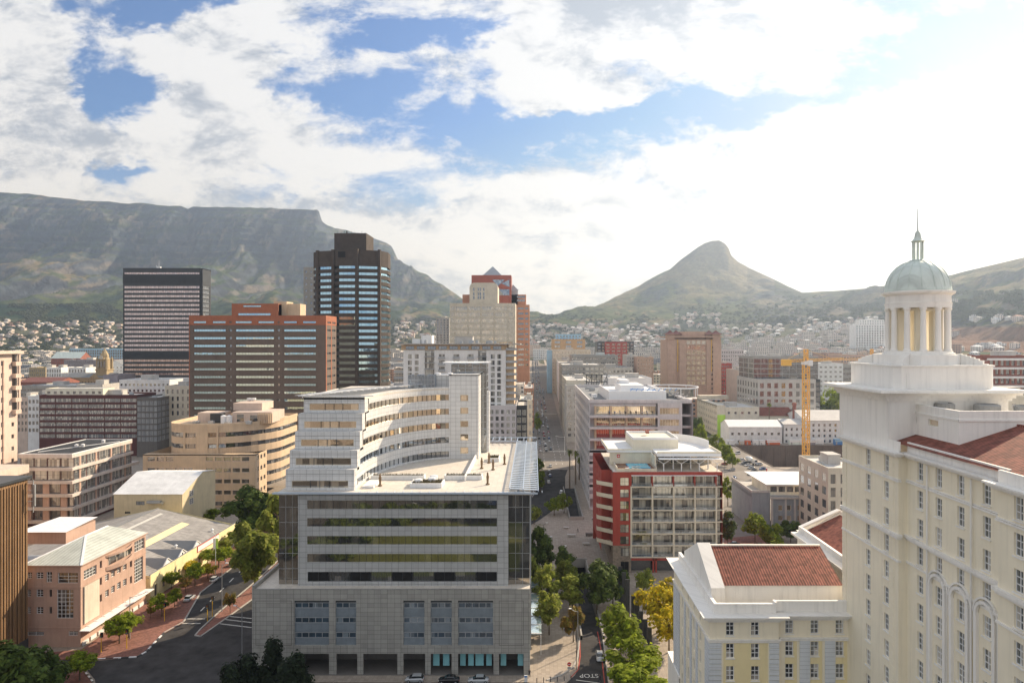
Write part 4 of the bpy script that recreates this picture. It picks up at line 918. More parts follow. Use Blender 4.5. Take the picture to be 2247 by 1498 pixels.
 for sx in (-1, 1):
  for sy in (-1, 1):
   for i in range(7):     # scrolled buttresses on the diagonals
    q = 6.0 - i * .35; z = 69.0 + (i / 6) ** .6 * 1.3; s.bar((cx + sx * (q - .5), cy + sy * (q - .5), z - .6), (cx + sx * (q - .1), cy + sy * (q - .1), z - .6), .9, 0, 1.3)
 s.lathe(cx, cy, [(4.5, 70.2), (4.5, 70.45), (4.25, 70.5), (4.25, 70.7)], 32); s.build('scroll_stage', 'hotel_white', r)
 for i in range(12):
  a = 2 * math.pi * (i + .35) / 12; X, Y = cx + 3.72 * math.cos(a), cy + 3.72 * math.sin(a)
  MB().lathe(X, Y, [(.48, 70.7), (.48, 70.9), (.40, 71.0), (.38, 73), (.34, 76.2), (.46, 76.35), (.48, 76.6)], 12).build('column', 'hotel_white', r)
 c = MB()
 for i in range(6):
  a = 2 * math.pi * (i + .1) / 6; c.bar((cx + 2.5 * math.cos(a), cy + 2.5 * math.sin(a), 70.7), (cx + 2.5 * math.cos(a), cy + 2.5 * math.sin(a), 76.6), 1.25, 0, .6)
 c.lathe(cx, cy, [(2.9, 76.2), (2.9, 76.55)], 20); c.build('belvedere_core', 'hotel_cream', r)
 MB().lathe(cx, cy, [(4.1, 76.6), (4.15, 77.2), (4.2, 77.3), (4.05, 77.35), (4.05, 78.3), (4.3, 78.45), (4.55, 78.6), (4.6, 78.85), (4.1, 78.95)], 40).build('entablature', 'hotel_white', r)
 dm = MB(); prof = [(4.1 * math.cos(t) ** .9 if t < 1.5 else .5, 78.95 + 4.35 * math.sin(t)) for t in np.linspace(0, 1.45, 14)]
 dm.lathe(cx, cy, [(4.15, 78.9), (4.15, 79.15)] + prof[1:], 40, cap=True)
 d = dm.build('dome', 'copper_green', r, smooth=True)
 rb = MB()
 for i in range(16):
  a = 2 * math.pi * i / 16
  for p, q in zip(prof[1:], prof[2:]): rb.bar((cx + (p[0] + .02) * math.cos(a), cy + (p[0] + .02) * math.sin(a), p[1]), (cx + (q[0] + .02) * math.cos(a), cy + (q[0] + .02) * math.sin(a), q[1]), .1)
 rb.build('dome_ribs', 'copper_green', r)
 l = MB(); l.lathe(cx, cy, [(1.0, 83.1), (1.15, 83.25), (1.0, 83.35), (.8, 83.4)], 16); l.lathe(cx, cy, [(.75, 85.9), (.95, 86.0), (.7, 86.1), (.45, 86.5), (.32, 87.2), (.1, 87.5)], 16)
 for i in range(8): a = math.pi * i / 4 + .2; l.cyl(cx + .6 * math.cos(a), cy + .6 * math.sin(a), 83.3, 85.95, .12, n=8)
 l.build('lantern', 'copper_green', r); MB().cyl(cx, cy, 87.4, 90.6, .10, .05, 6).build('spire', 'metal_grey', r)
 # front wing, with cornice, parapet, set-back wall and tiled roof
 xa, xm, xb, yf, yb = WX(1557, 99), WX(1709, 99), 47, 99, 124; zt = 32.3
 fw = MB(); rw = [WZ(1378, 99) - 3.25 * i for i in range(7)]
 c1 = [WX(q, 99) for q in (1602, 1657)]; c2 = [WX(q, 99.7) for q in (1732, 1787.5, 1842.5)]
 o1 = [(c - .58, c + .58, z - 1.05, z + 1.05) for c in c1 for z in rw]; o2 = [(c - .58, c + .58, z - 1.05, z + 1.05) for c in c2 for z in rw]
 fw.facade('y', yf, xa, xm, 5, zt, o1, -1, .25); fw.facade('y', yf + .7, xm, xb, 5, zt, o2, -1, .25); fw.facade('x', xm, yf, yf + .7, 5, zt, [], 1)
 ol = [(y - .5, y + .5, z - 1.0, z + 1.0) for y in (104.5, 108.5, 112.5, 117) for z in rw]
 fw.facade('x', xa, yf, yb, 5, zt, ol, -1, .25); fw.facade('y', yb, xa, xb, 5, zt, [], 1); fw.build('wing_wall', ['hotel_cream'], r)
 for o in o1: win(r, 'y', yf, -1, *o, 'sash', .22)
 for o in o2: win(r, 'y', yf + .7, -1, *o, 'sash', .22)
 for o in ol: win(r, 'x', xa, -1, *o, 'sash', .22)
 ys_ = MB(); zz = rw[0] - 1.75
 for z in [q for q in rw]:
  for c in c1 + c2: ys_.box(c - .7, c + .7, yf - .1 + (.7 if c > xm else 0), yf + (.7 if c > xm else 0), z - 1.2, z - 1.06)
 ys_.build('wing_sills', 'hotel_white', r)
 p = MB(); p.box(xa + 2.0, xm - 1.6, yf - .04, yf - .005, 5, zz - .3)
 for c in c2: p.box(c - .62, c + 1.1, yf + .66, yf + .695, 5, zz - .3)
 p2 = MB()
 for c in c1 + c2:      # the panels stop round each window, so they are cut into strips
  pass
 for z0, z1 in [(rw[i + 1] + 1.06, rw[i] - 1.25) for i in range(1, 6)] + [(rw[1] + 1.08, zz - .3)]:
  p2.box(xa + 2.0, xm - 1.6, yf - .04, yf - .005, z0, z1)
  for c in c2: p2.box(c - .62, c + 1.1, yf + .66, yf + .695, z0, z1)
 for z in rw[1:]:
  for u, v in ((xa + 2.0, c1[0] - .6), (c1[0] + .6, c1[1] - .6), (c1[1] + .6, xm - 1.6)): p2.box(u, v, yf - .04, yf - .005, z - 1.25, z + 1.07)
  for c in c2: p2.box(c + .6, c + 1.1, yf + .66, yf + .695, z - 1.25, z + 1.07)
 p2.build('yellow_panel', 'hotel_yellow', r)
 pl = MB()
 for z in np.arange(5, zz - .4, .78): pl.box(xa - .02, xa + 1.7, yf - .12, yf - .01, z, z + .7); pl.box(xm - 1.4, xm + .02, yf - .12, yf - .01, z, z + .7); pl.box(xa - .12, xa - .01, yf - .02, yf + 2.4, z, z + .7); pl.box(xa - .12, xa - .01, 119, yb, z, z + .7)
 for a in (c2[0] + 1.5, c2[1] + 1.5): pl.box(a, a + 1.5, yf + .58, yf + .69, 5, zz - .3)
 for y in (106.5, 110.5, 114.8): pl.box(xa - .12, xa - .01, y - .6, y + .6, 5, zz - .3)
 pl.build('pilasters', 'rustic', r)
 cs = MB()
 for z0, z1, dd in ((zz - .3, zz, .15), (zz + .02, zz + .2, .28), (zt - .9, zt - .6, .2), (zt - .6, zt - .3, .5), (zt - .3, zt, .95)):
  cs.box(xa - dd, xm + dd, yf - dd, yf + .1, z0, z1); cs.box(xm + dd, xb, yf + .7 - dd, yf + .8, z0, z1); cs.box(xa - dd, xa + .1, yf + .1, yb + dd, z0, z1)
 cs.box(xa - 1.2, xm + 1.2, yf - 1.2, yf + 1, zt, zt + .12); cs.box(xm + 1.2, xb, yf - .5, yf + 1.4, zt, zt + .12); cs.box(xa - 1.2, xa + 1, yf + 1, yb + 1.2, zt, zt + .12)
 cs.build('wing_cornice', 'hotel_white', r)
 pp = MB(); pp.box(xa + .8, xm - .2, yf + .5, yf + 1.0, zt + .12, zt + 1.5); pp.box(xm - .2, xb, yf + 1.1, yf + 1.5, zt + .12, zt + 1.7); pp.box(xa + .8, xa + 1.3, yf + 1.0, yb, zt + .12, zt + 1.5); pp.box(xm - .4, xm - .1, yf + .45, yf + 1.5, zt + 1.5, zt + 1.75)
 pp.build('wing_parapet', 'hotel_white', r)
 MB().box(xa + 1.3, xb, yf + 1.0, yf + 4.8, zt - .2, zt + .05).build('gutter_roof', 'concrete', r)
 rz0, rz1, ry0, ry1 = 35.0, 38.6, yf + 4.6, yf + 13
 ww = MB(); ww.box(xa + 3.0, xb, ry0 + .3, ry0 + .6, zt, rz0 - .1); ww.build('set_back_wall', 'hotel_white', r)
 rt = MB(); rt.poly([(xa + 3.4, ry0, rz0), (xb, ry0, rz0), (xb, ry1, rz1), (xa + 3.4, ry1, rz1)]); rt.poly([(xb, ry1 + 9, rz0), (xa + 3.4, ry1 + 9, rz0), (xa + 3.4, ry1, rz1), (xb, ry1, rz1)]); rt.build('wing_tiled_roof', 'roof_tile', r)
 gt = MB(); gt.prism([(ry0 - .5, rz0 - .2), (ry1, rz1 + .45), (ry1 + 9.4, rz0 - .2), (ry1 + 9.4, zt), (ry0 - .5, zt)], xa + 1.3, xa + 3.4)
 gt.v = [(q[2], q[0], q[1]) for q in gt.v]; gt.bar((xa + 3.4, ry1, rz1 + .05), (xb, ry1, rz1 + .05), .4, 0, .2); gt.build('gable_wall', 'hotel_white', r)
 # rear wing behind, running away from us
 ex, rx = 50.9, 58.6; ya, yc = 101.6, 131.5
 rw_ = MB(); rw_.facade('x', ex, ya, yc, 5, 35.4, [(y - .5, y + .5, z - 1, z + 1) for y in (106, 110, 114, 118, 122, 126) for z in rw[:3]], -1, .25); rw_.facade('y', yc, ex, 66.3, 5, 35.4, [], 1)
 rw_.prism([(ex, 35.4), (rx, 39.2), (66.3, 35.4)], yc - 1, yc + .2); n = 6; rw_.v[-6:] = [(q[0], q[2], q[1]) for q in rw_.v[-6:]]
 rw_.build('rear_wing_wall', 'hotel_white', r)
 c3 = MB()
 for z0, z1, dd in ((34.2, 34.6, .3), (34.6, 35.0, .7), (35.0, 35.4, 1.3)): c3.box(ex - dd, ex + .2, ya, yc + dd, z0, z1)
 c3.box(ex + .2, ex + .7, ya, yc, 35.4, 36.5); c3.box(ex - 1.3, ex + 6, yc, yc + 1.3, 35.0, 35.4); c3.build('rear_wing_cornice', 'hotel_white', r)
 t3 = MB(); t3.poly([(ex + .9, ya, 35.7), (rx, ya, 38.9), (rx, yc - 1, 38.9), (ex + .9, yc - 1, 35.7)]); t3.poly([(rx, ya, 38.9), (66, ya, 35.6), (66, yc - 1, 35.6), (rx, yc - 1, 38.9)]); t3.build('rear_wing_tiled_roof', 'roof_tile_y', r)
 gb = MB(); gb.bar((ex + .4, yc - .4, 36.3), (rx, yc - .4, 39.6), 1.2, 0, .35); gb.bar((rx, yc - .4, 39.6), (66, yc - .4, 36.3), 1.2, 0, .35); gb.build('gable_coping', 'hotel_white', r)
 # low porch at the foot, by the trees
 po = MB(); X = WX(1484, 130); po.box(X, xa - .3, 119, 128, 0, 13.5); po.box(X - .5, xa - .3, 118.5, 128.5, 13.5, 13.8); po.box(X, X + .3, 119, 128, 13.8, 14.8); po.build('porch', 'hotel_white', r)
 flush(r)
hotel()
# ---------------------------------------------------------------- generic block with real window openings
def block(name, label, cat, x0, x1, y0, y1, z1, wall, sh=3.4, front=None, side=None, zlow=None, z0=None, roof='roof_light', par=.9, kit=3, group=None, dep=.3, top=.8, origin=None, split=None):
 """front/side = (count, share of width, share of storey, window kind)"""
 if z0 is None: z0 = gz((x0 + x1) / 2, y0) - 1.5 if y0 > Y00 else 0
 zlow = z0 + 1 if zlow is None else zlow
 r = thing(name, label, cat, ((x0 + x1) / 2, (y0 + y1) / 2, z0), group=group); w = MB(); zt = z1 - par
 n = max(1, int((zt - top - zlow) / sh))
 def ops(u0, u1, spec):
  if not spec: return []
  return [(a, b, zt - top - sh * (i + 1) + sh * (1 - spec[2]) * .6, zt - top - sh * (i + 1) + sh * (1 - spec[2]) * .6 + sh * spec[2]) for i in range(n) for a, b in spread(u0, u1, spec[0], spec[1])]
 f = ops(x0, x1, front); w.facade('y', y0, x0, x1, z0, zt, f, -1, dep)
 out = 1 if x1 < 8 else -1; xs = x1 if out == 1 else x0; xo = x0 if out == 1 else x1
 s = ops(y0, y1, side); w.facade('x', xs, y0, y1, z0, zt, s, out, .1)
 w.facade('x', xo, y0, y1, z0, zt, [], -out); w.facade('y', y1, x0, x1, z0, zt, [], 1)
 w.build('wall', wall, r)
 allw = [('y', y0, -1, o, front[3]) for o in f] + [('x', xs, out, o, side[3]) for o in s]; allw.sort(key=lambda q: -q[3][3])
 for a, c, ou, o, kd in allw: win(r, a, c, ou, *o, kd, dep * .9 if a == 'y' else .09)
 flush(r)
 MB().box(x0 + .3, x1 - .3, y0 + .3, y1 - .3, zt - .3, zt).build('roof', roof, r); parapet(r, x0 - .05, x1 + .05, y0 - .05, y1 + .05, zt, z1, wall)
 if kit: roofkit(r, x0 + .5, x1 - .5, y0 + .5, y1 - .5, zt, int(abs(x0 * 7 + y0)), kit)
 return r
# ---------------------------------------------------------------- red block with balconies and a roof pool
def redblock():
 Y = 213.0; xa, xg, xr = WX(1345, Y), WX(1385, Y), WX(1585.5, Y); zt = WZ(1035, Y); z2 = WZ(1222, Y); yb = 250
 r = thing('balcony_block', 'red apartment block with cream balcony grid and a blue pool on its roof', 'apartment building', ((xa + xr) / 2, Y + 15, 0))
 sh = (WZ(1042, Y) - z2) / 7; lev = [z2 + sh * i for i in range(8)]
 w = MB(); ow = [(WX(1361, Y), WX(1380, Y), lev[i] + .35, lev[i] + sh * .78) for i in range(1, 7)]
 w.facade('y', Y, xa, xg, lev[1], zt, ow, -1, .25); w.facade('x', xa, Y, Y + 6, lev[1], zt, [], -1); w.facade('y', Y + 6, xa - 3, xa, lev[1], zt - .4, [], -1)
 sd_ = [(y, y + 1.4, lev[i] + .4, lev[i] + 2.6) for y in (Y + 12, Y + 20, Y + 28) for i in range(1, 7)]
 w.facade('x', xa - 3, Y + 6, yb, lev[1] - 3.5, zt - .4, sd_, -1, .25); w.facade('x', xr, Y, yb, 0, zt, [], 1); w.facade('y', yb, xa - 3, xr, 0, zt, [], 1)
 w.box(xg, xr, Y - .02, Y + .3, lev[7], zt)
 w.build('wall', 'red_paint', r)
 for o in ow: win(r, 'y', Y, -1, *o, 'flat', .22)
 for o in sd_: win(r, 'x', xa - 3, -1, *o, 'plain', .2)
 s = MB(); s.facade('y', Y, xa, xg, 0, lev[1], [(WX(1362, Y), WX(1380, Y), lev[0] + .3, lev[0] + 2.9), (WX(1362, Y), WX(1380, Y), 0.1, 3.4)], -1, .4); s.facade('x', xa, Y, yb - 10, 0, lev[1] - 3.5, [], -1); s.facade('x', xa, Y, Y + 6, lev[1] - 3.5, lev[1], [], -1)
 s.build('stone_base', 'stone_clad', r); win(r, 'y', Y, -1, WX(1362, Y), WX(1380, Y), lev[0] + .3, lev[0] + 2.9, 'flat', .3); win(r, 'y', Y, -1, WX(1362, Y), WX(1380, Y), .1, 3.4, 'door', .35)
 # grid of balconies
 bx = [xg + (WX(1572, Y) - xg) * i / 4 for i in range(5)]; d = 1.6
 fr = MB()
 for i, x in enumerate(bx): fr.box(x - .25, x + .25, Y - .1, Y + d, lev[0], lev[6] + (0 if i else 0) + .1)
 for i in range(7): fr.box(xg - .25, bx[-1] + .25, Y - .13, Y + d, lev[i] - .18, lev[i] + .18)
 fr.build('balcony_frame', 'cream_stone', r)
 rv = MB()
 for x in bx: rv.box(x - .25, x + .25, Y + .5, Y + d, lev[6] + .18, lev[7] - .2)
 rv.build('red_fins', 'red_paint', r)
 for i in range(7):
  for k in range(4):
   win(r, 'y', Y + d, -1, bx[k] + .26, bx[k + 1] - .26, lev[i] + .19, lev[i + 1] - .19, 'slide', 0)
   b = MB(); x0, x1 = bx[k] + .26, bx[k + 1] - .26
   for z in (.95, 1.12): b.box(x0, x1, Y + .0, Y + .05, lev[i] + z, lev[i] + z + .05)
   for q in range(5): b.box(x0 + (x1 - x0) * q / 4 - .02, x0 + (x1 - x0) * q / 4 + .02, Y + .0, Y + .05, lev[i] + .18, lev[i] + 1.15)
   b.poly([(x0, Y + .03, lev[i] + .2), (x1, Y + .03, lev[i] + .2), (x1, Y + .03, lev[i] + .8), (x0, Y + .03, lev[i] + .8)], 1)
   b.build('railing', ['metal_grey', 'glass_blue'], r)
  win(r, 'y', Y + 1.6, -1, bx[-1] + .3, xr - .3, lev[i] + .2, lev[i + 1] - .4, 'flat', 0)
  c = MB(); c.box(bx[-1] + .3, xr, Y, Y + 1.6, lev[i] - .15, lev[i] + .15); c.build('corner_balcony', 'cream_stone', r)
 # side balconies, triangular seen from the end
 for i in range(1, 7):
  b = MB(); z = lev[i]; x0 = xa - 3
  b.prism([(xa, Y + .3), (xa, Y + 5.9), (xa - 4.6, Y + 5.9), (xa - 4.6, Y + 4.6)], z - .15, z + .1); b.build('side_balcony', 'cream_stone', r)
  q = MB(); q.bar((xa - .05, Y + .35, z + .6), (xa - 4.6, Y + 4.6, z + .6), .06, 0, 1.0); q.bar((xa - 4.6, Y + 4.6, z + .6), (xa - 4.6, Y + 5.9, z + .6), .06, 0, 1.0); q.build('railing', 'cream_stone', r)
 MB().box(xg, WX(1573, Y), Y - .9, Y + .1, lev[7] - .1, lev[7] + .02).build('sunshade', 'metal_white', r)
 g = MB(); g.box(xg, xr, Y + 2, Y + 2.2, 0, z2 - .2); g.build('ground_glazing', 'glass_dark', r)
 g = MB()
 for x in (WX(1432, Y), WX(1438, Y), xr - .4): g.box(x, x + .5, Y, Y + .5, 0, z2 - .2)
 g.box(xg, xr, Y, Y + .4, z2 - 1.0, z2 - .2); g.build('ground_piers', 'red_paint', r)
 # roof terrace, pool terrace
 t = MB(); t.box(xa, xr, Y + .1, yb, zt - .5, zt - .05); t.build('terrace', 'deck_paving', r)
 p = MB(); px0, px1 = WX(1354, Y), WX(1440, Y + 2); p.box(px0, px1, Y + .6, Y + .9, zt - .05, zt + .9); p.box(px0, px0 + .3, Y + .9, Y + 11.7, zt - .05, zt + 1.3); p.box(px1 - .3, px1, Y + .9, Y + 11.7, zt - .05, zt + 1.3)
 p.box(px0 + .3, px1 - .3, Y + .9, Y + 11.7, zt - .05, zt + .5, 1); p.build('pool_deck', ['cream_stone', 'timber'], r)
 q = MB(); q.box(WX(1378, Y + 5), px1 - 1.6, Y + 2.2, Y + 10.8, zt + .5, zt + .8); q.build('pool_rim', 'pool_rim', r)
 q = MB(); q.box(WX(1378, Y + 5) + .25, px1 - 1.85, Y + 2.45, Y + 10.5, zt + .8, zt + .84); q.build('pool_water', 'water_pool', r)
 q = MB()
 for z in (1.5, 1.75): q.box(px0, px1, Y + .7, Y + .75, zt + z, zt + z + .04)
 q.build('railing', 'metal_grey', r)
 # penthouse: wall behind the pool, glazed bar with Y columns, roofs
 yp = Y + 11.8; h = zt + 4.6; xe = WX(1577, Y + 6)
 q = MB(); q.box(px0 - 1, px1 + 1, yp, yp + .3, zt - .05, h - .3); q.box(px1 - .2, px1 + .1, Y + 3, yp, zt - .05, h - .3); q.box(px1 + .1, xe, yp + 3, yp + 3.3, zt - .05, h - .3); q.build('penthouse_wall', 'render_cream', r)
 for i in range(9): a = px1 + .6 + (xe - px1 - 1) * i / 9; win(r, 'y', yp + 3, -1, a + .1, a + (xe - px1 - 1) / 9 - .1, zt + .2, h - 1, 'slide' if i % 2 else 'amber', -.03)
 q = MB(); q.box(px0 - 1.6, px1 + .6, yp - .6, yb - 3, h - .3, h + .35); q.box(px1 + .6, xe + .2, Y + 3.6, yb - 3, h - .4, h + .5); q.build('penthouse_roof', 'roof_white', r)
 q = MB(); q.box(px0 - 1.6, px1 + .6, yp - .6, yp - .3, h + .35, h + .8); q.box(px1 + .6, xe + .2, Y + 3.6, Y + 3.9, h + .5, h + 1.1); q.box(xe - .1, xe + .2, Y + 3.9, yb - 3, h + .5, h + 1.1); q.box(px0 - 1.6, px0 - 1.3, yp - .3, yb - 3, h + .35, h + .8); q.build('roof_upstand', 'render_cream', r)
 q = MB(); q.box(px1 + .8, xe, Y + .7, Y + 4, zt + 3.7, zt + 3.8); q.build('pergola', 'metal_white', r)
 q = MB()
 for k in range(4):
  x = px1 + 2.2 + (xe - px1 - 4) * k / 3; q.cyl(x, Y + 1.2, zt, zt + 2.5, .16); q.bar((x, Y + 1.2, zt + 2.3), (x - 2.2, Y + 1.2, zt + 3.7), .14); q.bar((x, Y + 1.2, zt + 2.3), (x + 2.2, Y + 1.2, zt + 3.7), .14)
  q.box(x - 2, x - 1.6, Y + 5, Y + 5.4, zt, zt + 3.9)
 q.build('y_columns', 'metal_white', r)
 ub = (WX(1388, Y + 15), WX(1487, Y + 15)); q = MB(); q.box(*ub, Y + 14, yb - 5, h + .35, h + 3.4); q.build('upper_room', 'render_cream', r)
 q = MB(); a, b = ub; q.box(a, b, Y + 14, Y + 14.4, h + 3.4, h + 4.1); q.box(a, a + .4, Y + 14.4, yb - 5, h + 3.4, h + 4.1); q.box(b - .4, b, Y + 14.4, yb - 5, h + 3.4, h + 4.1); q.box(a, b, yb - 5.4, yb - 5, h + 3.4, h + 4.1); q.build('upper_upstand', 'roof_white', r)
 q = MB()
 for i in range(14):
  t0, t1 = math.pi / 2 * i / 14, math.pi / 2 * (i + 1) / 14; c = (b, yb - 22); R0 = xe - b - 1
  q.bar((c[0] + R0 * math.sin(t0), c[1] + 18 * math.cos(t0), h + 1.6), (c[0] + R0 * math.sin(t1), c[1] + 18 * math.cos(t1), h + 1.6), .3, 0, 2.6)
 q.build('curved_screen', 'roof_white', r)
 q = MB(); q.box(a + 6, b - 8, Y + 24, Y + 26, h + 4.1, h + 5.0); q.build('brick_plant_wall', 'brick_red', r)
 q = MB(); x = WX(1357, yp); z = zt + 3; q.box(x - .45, x + .45, yp - .1, yp - .03, z - .5, z + .5, 0); q.box(x - .3, x + .3, yp - .14, yp - .105, z - .1, z + .1, 1); q.box(x - .1, x + .1, yp - .145, yp - .11, z - .3, z + .3, 1); q.build('cross_sign', ['sign_red', 'metal_white'], r)
 for i, (dx_, dy_, dz_) in enumerate([(0, 0, 0)]): pass
 flush(r); return zt, px0, Y
RB = redblock()
# ---------------------------------------------------------------- lilac-white terraces block behind it
def terraces():
 Y, Yb = 292.0, 398.0; xa, xr = WX(1295, Y), WX(1521, Y); zt = WZ(884, Y); sh = 25.2 * Y / FPX
 r = thing('terrace_block', 'large lilac white office block with deep terraces and white roof structures', 'office building', ((xa + xr) / 2, Y + 40, 0))
 lv = [zt - .8 - sh * (i + 1) + .0 for i in range(9)]
 w = MB()
 so_ = [(Y + 8 + i * 7.2, Y + 12 + i * 7.2, lv[k] + .9, lv[k] + 3.9) for k in range(0, 9) for i in range(13)]
 w.facade('x', xa, Y, Yb, 0, zt, so_, -1, .12); w.facade('y', Yb, xa, xr, 0, zt, [], 1); w.facade('x', xr, Y, Yb, 0, zt, [], 1)
 pr = WX(1443, Y)
 fo = [(WX(1448, Y), WX(1490, Y), lv[k] + .9, lv[k] + 3.6) for k in range(8)]
 w.facade('y', Y, pr, WX(1497, Y), 0, zt, fo, -1, .4); w.facade('y', Y + 3, xa, pr, 0, zt - .5, [], -1)
 w.build('wall', 'lilac_white', r)
 for o in fo: win(r, 'y', Y, -1, *o, 'amber', .3)
 for o in so_: win(r, 'x', xa, -1, *o, 'plain', .11)
 for k in range(9):
  b = MB(); z = lv[k]; b.box(xa - .3, pr, Y - .3, Y + 3, z - .6, z + .45); b.box(WX(1497, Y), xr, Y + 4, Y + 5, z - .6, z + .45); b.build('terrace_slab', 'lilac_white', r)
  if k < 8:
   q = MB(); q.box(xa, pr, Y - .2, Y - .14, z + 1.15, z + 1.22)
   for i in range(24): q.box(xa + (pr - xa) * i / 24, xa + (pr - xa) * i / 24 + .06, Y - .2, Y - .14, z + .45, z + 1.2)
   q.build('railing', 'metal_grey', r)
   n = 4
   for i in range(n):
    a = xa + 2 + (pr - xa - 2) * i / n; bb = xa + 2 + (pr - xa - 2) * (i + 1) / n
    win(r, 'y', Y + 3, -1, a + .9, bb - .2, z + .5, z + sh - .8, 'amber' if k < 3 else 'ribbonw', -.04)
   for i in range(n): a = xa + 2 + (pr - xa - 2) * i / n; MB().box(a - .1, a + .8, Y + 1.4, Y + 2.9, z + .45, z + sh - .6).build('pier', 'sand' if k < 4 else 'lilac_white', r)
   if k in (2, 3): MB().box(xa + 3, pr - 1, Y + 2.2, Y + 2.5, z + .46, z + 1.8).build('red_screen', 'red_paint', r)
 q = MB(); q.box(xa - .3, xa + 7, Y - .3, Y + 1.0, 6, lv[3] + .3); q.build('lower_bay', 'lilac_white', r)
 q = MB()
 for k in range(4, 8): q.box(xa - .32, xa + 7.02, Y - .35, Y - .29, lv[k] + 1.4, lv[k] + 3.0)
 q.build('dark_bands', 'lav_dark', r)
 q = MB(); q.box(xa, xr, Y + 3, Yb, zt - .6, zt - .3); q.build('roof', 'roof_grey', r); parapet(r, xa - .3, xr, Y + 2.5, Yb, zt - .3, zt + 1.2, 'lilac_white', .6)
 a, b = WX(1336, Y + 12), WX(1462, Y + 12); q = MB(); q.box(a, b, Y + 12, Y + 60, zt - .3, zt + 3.2); q.box(a, b, Y + 12, Y + 12.4, zt + 3.2, zt + 4.2); q.box(a, a + .4, Y + 12.4, Y + 60, zt + 3.2, zt + 4.2); q.box(b - .4, b, Y + 12.4, Y + 60, zt + 3.2, zt + 4.2)
 q.box(a + 6, b - 9, Y + 18, Y + 40, zt + 3.2, zt + 6.5); q.box(a + 7, b - 14, Y + 30, Y + 44, zt + 6.5, zt + 8.2); q.build('white_roof_hall', 'roof_white', r)
 q = MB()
 for i in range(9): q.bar((a + 10 + i * 2.5, Y + 15, zt + 4.1), (a + 11 + i * 2.5, Y + 15, zt + 5.2), .25)
 q.bar((a + 10, Y + 15, zt + 4.9), (b - 4, Y + 15, zt + 4.5), .35); q.build('roof_pipes', 'blue_paint', r)
 q = MB(); q.lathe(WX(1305, Y + 20), Y + 22, [(.1, zt), (1.2, zt + .6), (1.4, zt + 2.2)], 14); q.build('dish', 'metal_white', r)
 c = WX(1490, Y + 30); q = MB()
 for i in range(24):
  t0, t1 = 2 * math.pi * i / 24, 2 * math.pi * (i + 1) / 24; q.bar((c + 11 * math.cos(t0), Y + 40 + 14 * math.sin(t0), zt + 4.4), (c + 11 * math.cos(t1), Y + 40 + 14 * math.sin(t1), zt + 4.4), .5)
  if i % 3 == 0: q.bar((c + 11 * math.cos(t0), Y + 40 + 14 * math.sin(t0), zt + 4.4), (c + 11 * math.cos(t0), Y + 40 + 14 * math.sin(t0), zt), .3)
 q.build('ring_canopy', 'metal_white', r); q = MB(); q.lathe(c, Y + 40, [(9, zt - .3), (9, zt + 3.2), (9.6, zt + 3.3), (9.6, zt + 3.6)], 24); q.build('round_room', 'glass_dark', r)
 q = MB(); q.box(WX(1500, Y + 10), xr - 1, Y + 8, Y + 60, zt + .9, zt + 1.2)
 for i in range(6): q.bar((WX(1500, Y) , Y + 10 + 9 * i, zt + 1.2), (xr - .5, Y + 8 + 9 * i, zt + 2.6), .3)
 q.build('ramp', 'lilac_white', r)
 flush(r)
terraces()
